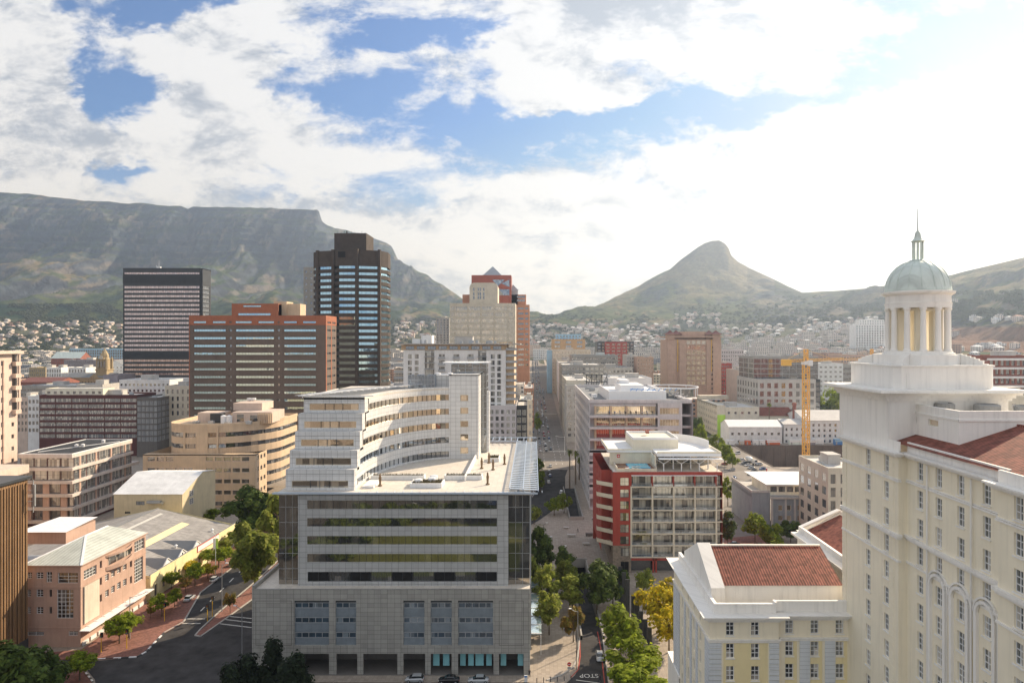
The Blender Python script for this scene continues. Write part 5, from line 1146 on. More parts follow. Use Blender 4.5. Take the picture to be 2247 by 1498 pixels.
# ---------------------------------------------------------------- pink corner building, bottom left
def pinkcorner():
 Y, Yb = 161.0, 188.0; xr = WX(177, Y); xl = WX(50, Y); zt = WZ(1240, Y)
 r = thing('corner_building', 'pink rendered corner building with white lattice windows and pale hipped roof', 'building', ((xl + xr) / 2, Y + 12, 0))
 X = lambda q: WX(q, Y); Z = lambda q: WZ(q, Y)
 fo = [((X(125), X(161), Z(1356), Z(1293)), 'lattice'), ((X(127), X(171), Z(1279), Z(1256)), 'lat2'), ((X(102), X(114), Z(1277), Z(1254)), 'lat2'), ((X(80), X(95), Z(1269), Z(1255)), 'lat2'), ((X(60), X(70), Z(1269), Z(1255)), 'lat2'),
    ((X(80), X(95), Z(1309), Z(1293)), 'lat2'), ((X(60), X(68), Z(1309), Z(1293)), 'lat2'), ((X(108), X(114), Z(1309), Z(1293)), 'plain'), ((X(80), X(95), Z(1346), Z(1331)), 'lat2'), ((X(60), X(68), Z(1346), Z(1331)), 'lat2'), ((X(108), X(114), Z(1346), Z(1331)), 'plain'), ((X(60), X(96), Z(1394), Z(1385)), 'lat2'), ((X(150), X(171), Z(1394), Z(1384)), 'lat2')]
 w = MB(); w.facade('y', Y, xl, xr, 0, zt, [o for o, _ in fo], -1, .3, 0)
 U = lambda q: xr * FPX / (q - VX)
 def S(pa, pb, ta, tb): ya, yb_ = U(pa), U(pb); return (ya, yb_, WZ(tb, ya), WZ(ta, ya))
 so_ = [(S(184, 212, 1252, 1273), 'lattice4'), (S(192, 213, 1283, 1346), 'lattice'), (S(295, 317, 1189, 1213), 'lattice4'), (S(295, 314, 1229, 1281), 'lattice')]
 for pa, ta in ((231, 1260), (244, 1251), (257, 1243), (270, 1236)): so_ += [(S(pa, pa + 8, ta, ta + 16), 'lat2'), (S(pa, pa + 8, ta + 36, ta + 51), 'lat2')]
 for pa, ta in ((219, 1231), (219, 1268), (219, 1305), (285, 1195), (285, 1229), (285, 1265)): so_.append((S(pa, pa + 5, ta, ta + 16), 'plain'))
 w.facade('x', xr, Y, Yb, 0, zt, [o for o, _ in so_], 1, .35); w.facade('y', Yb, xl, xr, 0, zt, [], 1); w.facade('x', xl, Y, Yb, 0, zt, [], -1)
 w.build('wall', 'pink_wall', r)
 for o, k in fo: win(r, 'y', Y, -1, *o, k, .25)
 for o, k in so_: win(r, 'x', xr, 1, *o, k, .3)
 q = MB();
 for z in (4.4, 13.9): q.box(xl, xr + .12, Y - .12, Y + .02, z, z + .35)
 q.box(xr, xr + .12, Y + .02, Yb, 13.9, 14.25); q.box(xr, xr + .12, Y + .02, Yb, 4.4, 4.75); q.box(xl, xr + .45, Y - .45, Y + .1, zt - .1, zt + .15); q.box(xr - .1, xr + .45, Y + .1, Yb + .3, zt - .1, zt + .15); q.build('string_course', 'pink_wall', r)
 q = MB(); q2 = MB(); ya, yb_ = Y + 9.5, Y + 21; n = 10
 for i in range(n):
  t0, t1 = i / n, (i + 1) / n; b0, b1 = 1.5 * math.sin(math.pi * t0), 1.5 * math.sin(math.pi * t1)
  q.bar((xr + b0, ya + (yb_ - ya) * t0, 15.2), (xr + b1, ya + (yb_ - ya) * t1, 15.2), .25, 0, 1.0); q2.bar((xr + b0, ya + (yb_ - ya) * t0, 18.3), (xr + b1, ya + (yb_ - ya) * t1, 18.3), .25, 0, .5)
 q.build('bow_balcony', 'pink_wall', r); q2.build('bow_cornice', 'pink_wall', r)
 q = MB(); q.box(xr + .02, xr + .05, ya + 1, yb_ - 1, 15.8, 17.9); q.build('bow_window', 'glass_blind', r)
 q = MB(); pk = (xl + (xr - xl) * .42, Y + 14, zt + 3.2); e = .45
 a, b, c, d_ = (xl, Y - e, zt + .15), (xr + e, Y - e, zt + .15), (xr + e, Yb + .3, zt + .15), (xl, Yb + .3, zt + .15); p2 = (pk[0], Yb - 4, pk[2])
 q.poly([a, b, pk]); q.poly([b, c, p2, pk]); q.poly([c, d_, p2]); q.poly([d_, a, pk, p2]); q.build('hipped_roof', 'roof_sheet_green', r)
 q = MB(); q.bar(b, pk, .5, 0, .15); q.bar(a, pk, .5, 0, .15); q.bar(pk, p2, .5, 0, .15); q.build('ridge_caps', 'metal_white', r)
 q = MB();
 for i in range(8): q.bar((xr + .05, Y + 2 + i * 3, 4.2), (xr + 2.2, Y + 2 + i * 3, 3.7), .12)
 q.prism([(xr, Y - .5), (xr + 2.4, Y - .5), (xr + 2.4, Yb), (xr, Yb)], 3.85, 4.0); q.build('canopy', 'roof_white', r)
 q = MB()
 for i in range(9): q.box(xr + .02, xr + .25, Y + .5 + i * 2.9, Y + 2.6 + i * 2.9, .1, 1.0)
 q.build('white_plinth', 'render_white', r)
 q = MB(); q.box(xr + .02, xr + .3, Y + 1, Y + 6.5, 5, 13.8); q.build('pier', 'cream_stone', r)
 l = MB(); x0, x1 = WX(78, 184), WX(178, 184); l.box(x0, x1, 178, 190, zt, zt + 3.2); l.build('roof_room', 'pink_wall', r)
 l = MB(); l.poly([(x0 - .4, 177.5, zt + 3.2), (x1 + .4, 177.5, zt + 3.2), (x1 + .4, 190.5, zt + 3.9), (x0 + 2, 190.5, zt + 3.9)]); l.box(x0, x1, 178, 190, zt + 3.1, zt + 3.19); l.build('roof_room_roof', 'roof_white', r)
 flush(r)
pinkcorner()
def warehouse():
 xr, ya, yb = -106.5, 190.0, 244.0; xm, xl = -134.0, -162.0; ze, zr = 6.2, 12.4
 r = thing('warehouse', 'long yellow warehouse with grey ribbed roof, three triangular dormers and yellow roof strip', 'warehouse', (-130, 216, 0))
 U = lambda q: xr * FPX / (q - VX)
 w = MB(); ops = [(y, y + 1.5, .3 if i % 3 == 0 else 1.4, 3.6) for i, y in enumerate(np.arange(ya + 2, yb - 2, 4.2))]
 w.facade('x', xr, ya, yb, 0, ze + .9, ops, 1, .3)
 for Y, o in ((ya, -1), (yb, 1)):
  w.poly([(xl, Y, 0), (xr, Y, 0), (xr, Y, ze + .5), (xm, Y, zr + .2), (xl, Y, ze)]);
 w.facade('x', xl, ya, yb, 0, ze, [], -1); w.build('wall', 'warehouse_yellow', r)
 for o in ops: win(r, 'x', xr, 1, *o, 'plain', .25)
 q = MB(); q.poly([(xr - .3, ya - .3, ze), (xr - .3, yb + .3, ze), (xm, yb + .3, zr), (xm, ya - .3, zr)]); q.poly([(xm, ya - .3, zr), (xm, yb + .3, zr), (xl - .4, yb + .3, ze - .1), (xl - .4, ya - .3, ze - .1)]); q.build('ribbed_roof', 'roof_sheet', r)
 sl = (zr - ze) / (xr - .3 - xm)
 def rz(x): return ze + (xr - .3 - x) * sl
 q = MB(); x0, x1 = -121.5, -118.8
 q.poly([(x0, 196, rz(x0) + .03), (x1, 196, rz(x1) + .03), (x1, 236, rz(x1) + .03), (x0, 236, rz(x0) + .03)]); q.build('roof_strip', 'warehouse_yellow', r)
 q = MB(); x0, x1 = -131, -130; q.poly([(x0, 212, rz(x0) + .03), (x1, 212, rz(x1) + .03), (x1, 240, rz(x1) + .03), (x0, 240, rz(x0) + .03)]); q.poly([(-128, 192, rz(-128) + .03), (-127, 192, rz(-127) + .03), (-127, 206, rz(-127) + .03), (-128, 206, rz(-128) + .03)]); q.build('skylight', 'skylight', r)
 for i, y in enumerate((199.5, 208.0, 217.0)):
  t = MB(); a = (xr - .35, y - 3.6, ze + .1); b = (xr - .35, y + 3.6, ze + .1); c = (xr - .35, y, ze + 2.6); zz = c[2]; xb = xr - .3 - (zz - ze) / sl
  t.poly([a, (xb, y, zz), c], 0); t.poly([b, c, (xb, y, zz)], 0); t.poly([a, c, b], 1); d = .05
  t.bar((a[0] + d, a[1], a[2]), (c[0] + d, c[1], c[2]), .3, 1, .2); t.bar((b[0] + d, b[1], b[2]), (c[0] + d, c[1], c[2]), .3, 1, .2)
  if i == 1:
   for k in (-1, 0, 1): t.box(xr - .34, xr - .28, y + k * 1.1 - .35, y + k * 1.1 + .35, ze + .5, ze + 1.6 - abs(k) * .5, 2)
  t.build('dormer', ['roof_grey', 'render_white', 'glass_dark'], r)
 s = MB(); s.box(xr + .02, xr + .15, 216.5, 231, ze - .9, ze + .7, 1)
 for b in ((216.3, 231.2, ze + .7, ze + .85), (216.3, 231.2, ze - 1.05, ze - .9), (216.3, 216.5, ze - .9, ze + .7)): s.box(xr + .02, xr + .2, b[0], b[1], b[2], b[3], 0)
 s.build('sign_board', ['sign_red', 'render_white'], r)
 q = MB(); q.box(xm - .3, xm + .3, ya, yb, zr, zr + .15); q.box(xr - .35, xr + .05, ya, yb, ze + .9, ze + 1.0); q.build('ridge', 'roof_grey', r)
 t = MB(); t.lathe(0, 0, [(1.7, 0), (1.7, 6)], 16); t.v = [(-139 + p[2], 188.5 + p[1], 11.4 + p[0]) for p in t.v]; t.build('roof_drum', 'metal_grey', r)
 for i, (x, y) in enumerate([(-133, 203), (-112, 214), (-120, 205), (-110, 234)]): MB().lathe(x, y, [(.35, rz(x) - .1), (.35, rz(x) + .6), (.6, rz(x) + .7), (.1, rz(x) + 1.1)], 8).build('roof_cowl', 'metal_white', r)
 flush(r)
warehouse()
def yellowhall():
 Y = 250.0; x0, x1, yb = WX(250, Y), WX(400, Y), 276.0; ze, zr = 16.2, 21.5
 r = thing('hall', 'plain yellow hall with a single slope white metal roof behind the warehouse', 'hall', ((x0 + x1) / 2, 262, 0))
 w = MB(); ops = [(x1 - 17, x1 - 13.8, 12.2, 13.6), (x0 + 4, x0 + 6, 9, 9.8)]
 w.facade('y', Y, x0, x1, 0, ze, ops, -1, .2); w.poly([(x1, Y, 0), (x1, yb, 0), (x1, yb, zr - 1.5), (x1, Y + 15, zr), (x1, Y, ze)]); w.poly([(x0, yb, 0), (x0, Y, 0), (x0, Y, ze), (x0, Y + 15, zr), (x0, yb, zr - 1.5)]); w.facade('y', yb, x0, x1, 0, zr - 1.5, [], 1); w.build('wall', 'yellow_wall', r)
 for o in ops: win(r, 'y', Y, -1, *o, 'office', .15)
 for z in (11, 14): win(r, 'x', x1, 1, Y + 5, Y + 8, z, z + 2.2, 'lat2', -.05)
 q = MB(); q.poly([(x0 - .3, Y - .3, ze - .05), (x1 + .3, Y - .3, ze - .05), (x1 + .3, Y + 15, zr + .05), (x0 - .3, Y + 15, zr + .05)]); q.poly([(x0 - .3, Y + 15, zr + .05), (x1 + .3, Y + 15, zr + .05), (x1 + .3, yb + .3, zr - 1.45), (x0 - .3, yb + .3, zr - 1.45)]); q.build('roof', 'roof_sheet_white', r)
 q = MB(); q.bar((x1 - 12.5, Y - .6, 13.4), (x1 - 7.5, Y - .6, 13.4), .9); q.bar((x1 - 7.5, Y - .6, 13.4), (x1 - 6.8, Y - .2, 12.8), .9); q.build('duct', 'metal_grey', r)
yellowhall()
# ---------------------------------------------------------------- stacked-band buildings (plan polygon repeated storey by storey)
def inset(P, d):
 n = len(P); a = sum(P[i][0] * P[(i + 1) % n][1] - P[(i + 1) % n][0] * P[i][1] for i in range(n))
 if a < 0: P = P[::-1]
 out = []
 for i in range(n):
  p0, p1, p2 = Vector(P[i - 1]), Vector(P[i]), Vector(P[(i + 1) % n]); e1 = (p1 - p0).normalized(); e2 = (p2 - p1).normalized()
  n1 = Vector((-e1.y, e1.x)); n2 = Vector((-e2.y, e2.x)); b = (n1 + n2); b = b.normalized() * (d / max(.35, b.normalized().dot(n1))); out.append((p1.x + b.x, p1.y + b.y))
 return out
def banded(r, P, z0, z1, sh, bh, mat, gmat, ins=.5, off=0.0, name='spandrel', mull=0, mm='metal_dark'):
 core = inset(P, ins); q = MB().prism(core, z0, z1 - .1)
 n = int(round((z1 - z0) / sh))
 for i in range(n):
  z = z1 - sh * i; MB().prism(P, z - bh, z - (0 if i == 0 else .0)).build(name, mat, r)
 if mull:
  for a, b in zip(core, core[1:] + core[:1]):
   L = math.dist(a, b); k = int(L / mull)
   for j in range(k + 1): t = j / max(1, k); q.box(a[0] + (b[0] - a[0]) * t - .06, a[0] + (b[0] - a[0]) * t + .06, a[1] + (b[1] - a[1]) * t - .06, a[1] + (b[1] - a[1]) * t + .06, z0, z1 - .3, 1)
 q.build('glazing', [gmat, mm], r)
def sandcurve():
 Y = 300.0; zt = WZ(935, Y); xl = WX(352, Y); sh = 24.2 * Y / FPX
 r = thing('curved_building', 'sandstone coloured office building with rounded ends and long dark window bands', 'office building', (-140, 320, 0))
 def plan(xa, xb, ya, yb, rl, rr_):
  P = []
  for i in range(9): t = math.pi + math.pi / 2 * i / 8; P.append((xa + rl + rl * math.cos(t), ya + rl + rl * math.sin(t)))
  for i in range(13): t = -math.pi / 2 + math.pi / 2 * i / 12; P.append((xb - rr_ + rr_ * math.cos(t), ya + rr_ + rr_ * math.sin(t)))
  return P + [(xb, yb), (xa, yb)]
 xr = WX(622, Y + 26)
 P = plan(xl, xr, Y, 345, 12, 27)
 z3 = zt - sh * 2.45
 banded(r, P, 6, zt, sh, sh * .60, 'sand', 'glass_dark', .5, mull=2.4)
 # flat front piers close the bands where the wall is solid; lower part stands wider
 q = MB(); X = lambda p: WX(p, Y)
 for a, b in ((430, 456), (402, 406), (475, 478)): q.box(X(a), X(b), Y - .05, Y + .8, 6, zt - .3)
 q.build('pier', 'sand', r)
 q2 = MB(); fx0, fx1 = X(322), X(566); ops = []
 for i in range(7):
  z = z3 - sh * (i + 1) + sh * .42
  for a, b in ((332, 348), (352, 368), (372, 388), (391, 408), (411, 430), (459, 474), (479, 494), (498, 513), (517, 533), (537, 553)):
   if i == 0 and 380 < a < 431: continue
   ops.append((X(a), X(b), z, z + sh * .36))
 q2.facade('y', Y - 3, fx0, fx1, 0, z3, ops, -1, .35); q2.facade('x', fx0, Y - 3, Y + 30, 0, z3, [], -1)
 so_ = [(Y - 1 + k * 3.6, Y + 1.2 + k * 3.6, z3 - sh * (i + 1) + sh * .4, z3 - sh * (i + 1) + sh * .78) for i in range(6) for k in range(3)]
 q2.facade('x', fx1, Y - 3, Y + 10, 0, z3, so_, 1, .3); q2.box(fx0, fx1, Y - 3, Y + .4, z3 - .4, z3); q2.build('front_wall', 'sand', r)
 for o in ops: win(r, 'y', Y - 3, -1, *o, 'plain', .3)
 for o in so_: win(r, 'x', fx1, 1, *o, 'plain', .28)
 tr = MB()
 for a, b, z, h in ops:
  for s in ((a - .22, b + .22, h, h + .2), (a - .22, b + .22, z - .2, z)): tr.box(s[0], s[1], Y - 3.07, Y - 2.99, s[2], s[3])
 tr.build('window_trim', 'pink_light', r)
 q = MB(); q.prism(inset(P, 1.0), zt - .5, zt - .1); q.build('roof', 'brick_paving', r)
 n = len(P); rim = MB()
 for a, b in zip(P, P[1:] + P[:1]): rim.bar((*a, zt + .5), (*b, zt + .5), .35, 0, 1.1)
 rim.build('parapet', 'sand', r)
 a, b = X(436) - 1, X(560) + 6
 q = MB(); q.box(WX(434, 315), WX(488, 315), 315, 324, zt, zt + 4.4); q.box(WX(510, 312), WX(596, 312), 312, 328, zt, zt + 5.0); q.box(WX(512, 320), WX(575, 320), 320, 334, zt + 5, zt + 8.4); q.box(WX(520, 312), WX(535, 312), 311.9, 312, zt + .6, zt + 4, 1); q.box(WX(549, 312), WX(565, 312), 311.9, 312, zt + .6, zt + 3.6, 1)
 q.build('roof_rooms', ['pink_light', 'glass_dark'], r)
 q = MB(); q.box(WX(461, 312), WX(486, 312), 312, 316, zt, zt + 4.2); q.build('dark_chiller', 'metal_dark', r)
 for p in (491, 503): MB().lathe(WX(p, 311), 311, [(1.3, zt), (1.3, zt + 3.4), (.2, zt + 3.8)], 14).build('tank', 'metal_white', r)
 q = MB()
 for i in range(9): q.box(WX(566 + i * 3.8, 311), WX(567.5 + i * 3.8, 311), 310.6, 311, zt, zt + 4.6)
 q.build('louvre_screen', 'sand', r)
 for p in (548, 556): MB().lathe(WX(p, 332), 332, [(.2, zt + 8.4), (1.2, zt + 8.9), (1.3, zt + 9.8)], 12).build('dish', 'metal_white', r)
 flush(r)
sandcurve()
def flats():
 Y, Yb = 266.0, 306.0; xr, xl = WX(158, Y), WX(40, Y); zt = 28.0; sh = 29.0 * Y / FPX
 r = thing('flats', 'maroon and cream block with projecting white floor bands and black flat roof', 'apartment building', ((xl + xr) / 2, 285, 0))
 w = MB(); w.box(xl, xr - .4, Y + 1.2, Yb, 0, zt - .4); w.build('core_wall', 'maroon', r)
 n = 6
 for i in range(n):
  z = zt - (1.4 if i == 0 else 1.1) - sh * i; w = 1.4 if i == 0 else 1.15
  e = 0 if i < 2 else 1.4
  MB().prism([(xl, Y - (0 if i < 1 else .5)), (xr + (0 if i < 1 else .5), Y - (0 if i < 1 else .5)), (xr + (0 if i < 1 else .5) + e * .2, Yb + (e * 3)), (xl, Yb + e * 3)], z, z + w).build('floor_band', 'flats_band', r)
  zz = z - sh + w
  if i < 5:
   for k in range(4):
    a = xl + (xr - xl) * k / 4; win(r, 'y', Y + 1.15, -1, a + .3, a + (xr - xl) / 4 - .1, z - sh + w + .05, z - .05, 'flat' if i < 2 else 'office', 0)
   for k in range(5):
    a = Y + 1.5 + (Yb - Y - 2) * k / 5; win(r, 'x', xr - .35, 1, a + .3, a + (Yb - Y - 2) / 5 - .3, z - sh + w + .05, z - .05, 'flats' if i < 3 else 'ribbonw', 0)
   for k in (1, 3, 5, 7): a = Y + (Yb - Y) * k / 8; MB().box(xr - .34, xr - .1, a - .5, a + .5, z - sh + w, z).build('pier', 'pink_wall', r)
   if i > 1:
    for k in range(0, 3): a = xl + (xr - xl) * (k + .5) / 3; MB().box(a - 1.2, a + 1.2, Y + .4, Y + 1.1, z - sh + w, z).build('pier', 'pink_wall', r)
 q = MB(); q.box(xl, xr - .4, Y + .4, Yb - .4, zt - .01, zt + .1); q.build('flat_roof', 'roof_black', r)
 parapet(r, xl, xr, Y, Yb, zt, zt + .35, 'metal_white', .4)
 MB().bar((xl + 4, Y + 5, zt + .2), (xr - 2, Yb - 6, zt + .2), .35, 0, .2).build('roof_joint', 'metal_white', r)
 for x, y in ((-190, 284), (-188, 285), (-187, 297)): MB().lathe(x, y, [(.7, zt), (.7, zt + 1), (.9, zt + 1.1), (.2, zt + 1.4)], 10).build('roof_fan', 'metal_white', r)
 flush(r)
flats()
def slab():
 x = -117.0; r = thing('ribbed_building', 'brown ribbed building wall at the bottom left edge', 'building', (x - 15, 140, 0))
 w = MB(); w.box(x - 40, x, 110, 158, 0, 40.3); w.build('ribbed_wall', 'ribbed_brown', r)
 q = MB()
 for y in np.arange(134, 158, .8): q.box(x, x + .18, y, y + .3, 3.5, 39.4)
 q.build('ribs', 'ribbed_brown', r)
 q = MB(); q.box(x - 40, x + .6, 109, 158.6, 40.3, 40.9); q.box(x - .1, x + .1, 110, 158.1, 0, 3.4); q.build('roof_slab', 'metal_dark', r)
 q = MB()
 for z in (33, 35, 37.5, 39.5): q.box(x + .1, x + 1.4, 157.8, 158.0, z, z + .12)
 q.box(x + 1.3, x + 1.45, 157.8, 158.0, 32.5, 40); q.box(x + 1.4, x + 1.9, 157.6, 158.0, 34, 39); q.build('antenna_bracket', 'metal_grey', r)
slab()
def pinktower():
 xr = -205.5; yb = 272.0; zt = WZ(770, yb) - 1; U = lambda p: xr * FPX / (p - VX)
 r = thing('pink_tower', 'pale pink tower with square windows and stacked corner balconies at the left edge', 'apartment building', (xr - 12, 258, 0))
 w = MB(); ops = []
 for i in range(11):
  z = zt - 4.6 - i * 4.75
  for p, q in ((-24, -17), (2, 9)): ops.append((U(p), U(q), z, z + 1.9))
  if i > 4 or i == 0: ops.append((U(25), U(31), z - .3, z + 1.3))
 w.facade('x', xr, 235, yb, 0, zt, ops, 1, .35); w.facade('y', yb, xr - 26, xr, 0, zt, [], 1); w.facade('y', 235, xr - 26, xr, 0, zt, [], -1); w.box(xr - 26, xr - .1, 235.1, yb - .1, zt - .5, zt - .03); w.box(xr - 20, xr - 2, 245, 263, zt, WZ(735, 262)); w.build('wall', 'pink_light', r)
 for o in ops: win(r, 'x', xr, 1, *o, 'plain', .33)
 for i in range(5):
  z = zt - 3.2 - i * 4.75; MB().box(xr + .02, xr + 1.6, U(26), U(38.5), z - 1.6, z).build('balcony', 'pink_light', r)
  q = MB(); q.box(xr + .02, xr + .06, U(26), U(37), z + .05, z + 3.0); q.build('balcony_window', 'glass_dark', r); MB().box(xr + .9, xr + 1.5, U(34), U(37), z, z + 3.1).build('pier', 'pink_light', r)
 q = MB(); q.box(xr - 26, xr + 2, 234, yb + .8, zt, zt + 1.1); q.build('eaves_slab', 'pink_light', r); q = MB(); q.box(-205, -178.6, 226, 239, 0, 26); q.build('lower_wing', 'pink_light', r); q = MB(); q.box(-230, -177.2, 225, 240, 26.01, 28.9); q.build('lower_wing_roof', 'pink_light', r)
 MB().bar((xr + .2, U(6), 20), (xr + .2, U(6), zt - 3), .25).build('rain_pipe', 'pink_wall', r)
 flush(r)
pinktower()
# ---------------------------------------------------------------- the towers
def blacktower():
 Y = 600.0; x0, x1 = WX(270, Y), WX(440, Y); zt = WZ(588, Y)
 r = thing('black_tower', 'black slab tower with thin window rows tinted pink like the sky', 'tower', ((x0 + x1) / 2, 607, 0)); X = lambda p: WX(p, Y); Z = lambda p: WZ(p, Y)
 rows = [(597, 602)] + [(627.0 + 9.78 * i, 633.2 + 9.78 * i) for i in range(15)] + [(788 + 9.78 * i, 794 + 9.78 * i) for i in range(5)]
 ops = [(x0 + .8, x1 - 1, Z(b), Z(a)) for a, b in rows]; w = MB(); w.facade('y', Y, x0, x1, 0, zt, ops, -1, .5)
 xs = WX(457, 616); so_ = [(Y + 1.2, Y + 13.5, Z(b) , Z(a)) for a, b in rows[1:]]
 w.facade('x', x1 + 1.6, Y + .6, Y + 16, 0, zt - .3, so_, 1, .4); w.facade('y', Y + .6, x1, x1 + 1.6, 0, zt - .3, [], -1); w.facade('x', x0, Y, Y + 16, 0, zt, [], -1); w.facade('y', Y + 16, x0, x1 + 1.6, 0, zt, [], 1); w.box(x0, x1 + 1.6, Y + .7, Y + 16, zt - 1, zt - .4); w.build('wall', 'metal_dark', r)
 for o in ops: win(r, 'y', Y, -1, *o, 'pinkrib', .45)
 for o in so_: win(r, 'x', x1 + 1.6, 1, *o, 'pinkside', .35)
 q = MB(); q2 = MB()
 for i in range(61): x = x0 + (x1 - x0) * i / 60; q.box(x - .1, x + .1, Y - .25, Y, Z(622), Z(605)); q2.box(x - .1, x + .1, Y - .25, Y, Z(785), Z(772))
 q.build('fin_band', 'metal_dark', r); q2.build('fin_band', 'metal_dark', r)
 q = MB(); q.cyl(WX(349, 606), 606, zt, zt + 7.5, .25, .1, 6); q.cyl(WX(344, 606), 606, zt, zt + 3, .3, n=6); q.box(WX(345, 605), WX(353, 605), 604, 606, zt - .4, zt + 1.6); q.build('mast', 'metal_white', r)
 flush(r)
blacktower()
def brownblock():
 Y = 400.0; x0, x1 = WX(415, Y), WX(715, Y); yb = x1 * FPX / (738 - VX); zt = WZ(692, Y); X = lambda p: WX(p, Y); Z = lambda p: WZ(p, Y)
 r = thing('banded_block', 'broad brown office block with orange brick top and blue reflecting window bands', 'office building', ((x0 + x1) / 2, 411, 0))
 ys = [722 + 17.05 * i for i in range(12)]; bays = [(425, 495), (517, 601), (623, 693)]; mid = [(503, 509), (609, 614), (698, 703)]
 ops = [(X(a), X(b), Z(y + 5.5), Z(y)) for y in ys for a, b in bays]
 sm = [(X(a), X(b), Z(y + 5), Z(y)) for y in ys for a, b in mid[:2]]
 zo = Z(713)
 w = MB(); w.facade('y', Y, x0, x1, 0, zo, ops + sm, -1, .45); yy = [Y + (yb - Y) * t for t in (.12, .45, .58, .90)]
 so_ = [(yy[k], yy[k + 1], Z(y + 4.5), Z(y)) for y in ys for k in (0, 2)]
 w.facade('x', x1, Y, yb, 0, zo, so_, 1, .4); w.facade('y', yb, x0, x1, 0, zt - .8, [], 1); w.facade('x', x0, Y, yb, 0, zt - .8, [], -1); w.build('wall', 'brick_brown', r)
 o2 = [(X(a), X(b), Z(709), Z(704.5)) for a, b in ((425, 452), (467, 495), (503, 509), (517, 552), (567, 601), (609, 614), (623, 651), (665, 693))]
 t = MB(); t.facade('y', Y - .15, x0, x1 + .15, zo, zt, o2, -1, .3); s2 = [(yy[k], yy[k + 1], Z(709), Z(705)) for k in (0, 2)]; t.facade('x', x1 + .15, Y - .15, yb, zo, zt, s2, 1, .3)
 t.box(X(415), X(416.5), Y - .12, Y - .02, 20, zo)
 t.box(x1 + .02, x1 + .12, Y, Y + 1.5, 20, zo); t.box(x1 + .02, x1 + .12, (yy[1] + yy[2]) / 2 - .7, (yy[1] + yy[2]) / 2 + .7, 20, zo)
 t.build('brick_top', 'brick_orange', r)
 for o in ops: win(r, 'y', Y, -1, *o, 'ribbon', .4)
 for o in sm: win(r, 'y', Y, -1, *o, 'plain', .4)
 for o in o2: win(r, 'y', Y - .15, -1, *o, 'ribbon', .27)
 for o in so_: win(r, 'x', x1, 1, *o, 'office', .35)
 for o in s2: win(r, 'x', x1 + .15, 1, *o, 'office', .27)
 l = MB()
 for y in ys:
  for a, b in bays: l.box(X(a) - .3, X(b) + .3, Y - .25, Y, Z(y + 6.3), Z(y + 5.5)); l.box(X(a) - .3, X(b) + .3, Y - .2, Y, Z(y - .3) , Z(y - 1))
 l.build('ledges', 'brick_brown', r)
 MB().box(x0 + .4, x1 - .4, Y + .4, yb - .4, zt - 1.2, zt - .9).build('roof', 'roof_grey', r)
 c = MB(); a, b = X(509), X(611); z2 = Z(666); c.facade('y', Y - .3, a, b, zt - .5, z2, [(X(534), X(573), Z(673.5), Z(670)), (X(523), X(594), Z(692), Z(687))], -1, .3); c.box(a, b, Y + .3, Y + 14, zt - 1, z2 - .5); c.facade('x', b, Y - .3, Y + 14, zt - 1, z2, [], 1); c.facade('x', a, Y - .3, Y + 14, zt - 1, z2, [], -1); c.build('raised_centre', 'brick_orange', r)
 for o in ((X(534), X(573), Z(673.5), Z(670)), (X(523), X(594), Z(692), Z(687))): win(r, 'y', Y - .3, -1, *o, 'ribbon', .27)
 c = MB(); c.box(WX(605, 408), WX(633, 408), 405, 416, zt - 1, WZ(662, 408)); c.box(WX(622, 407), WX(660, 407), 406, 416, zt - 1, WZ(666.5, 407)); c.build('plant_rooms', 'sand', r)
 flush(r)
brownblock()
def darktower():
 Y = 500.0; zt = WZ(548, Y); zb = WZ(575, Y); cx = WX(772, Y)
 r = thing('dark_tower', 'dark brown concrete tower with rippling sill bands, fins and a square top box', 'tower', (cx, 525, 0))
 X = lambda p: WX(p, Y)
 P = [(WX(p, y), y) for p, y in ((688, 516), (699, 508), (735, 504), (742, 500), (781, 500), (785, 501), (832, 505), (838, 507), (852, 516), (857, 530))]; P += [(P[-1][0] - 6, 545), (P[0][0] + 5, 545), (P[0][0], 532)]
 banded(r, P, 12, zb, 14.0 * Y / FPX, 14.0 * Y / FPX * .55, 'dark_concrete', 'glass_sky', 1.0, mull=2.6)
 q = MB(); q.prism(P, zb + .0, zt); q.build('crown', 'dark_concrete', r)
 c0, c1 = WX(736, 515), WX(806, 515); q = MB(); q.box(c0, c1, 512, 535, zt, WZ(513, 515)); q.build('top_box', 'dark_concrete', r)
 q = MB()
 for p, y in ((697, 509), (731, 504.5), (783, 499.6), (832.5, 504.6)): q.box(WX(p, y) - 1.0, WX(p, y) + 1.0, y - 1.4, y + 2, 12, zt + .6)
 q.build('fins', 'dark_concrete', r)
 q = MB()
 for i in range(9): q.cyl(c0 + 2 + i * 2.6, 514, WZ(513, 515), WZ(513, 515) + random.uniform(.8, 2.6), .12, n=5)
 q.cyl(WX(762, 515), 514, WZ(513, 515), WZ(507, 515), .5, n=6); q.build('antennas', 'metal_dark', r)
 q = MB(); q.box(X(742), X(758), 499.8, 500.2, WZ(565, Y), WZ(552, Y)); q.build('louvre_opening', 'black_gap', r)
 flush(r)
darktower()
block('tan_tower', 'narrow tan slab tower half hidden behind the dark brown tower', 'tower', WX(666, 560), WX(700, 560), 560, 590, WZ(586, 560), 'concrete', sh=5.1, front=(3, .35, .35, 'plain'), kit=0, zlow=40)
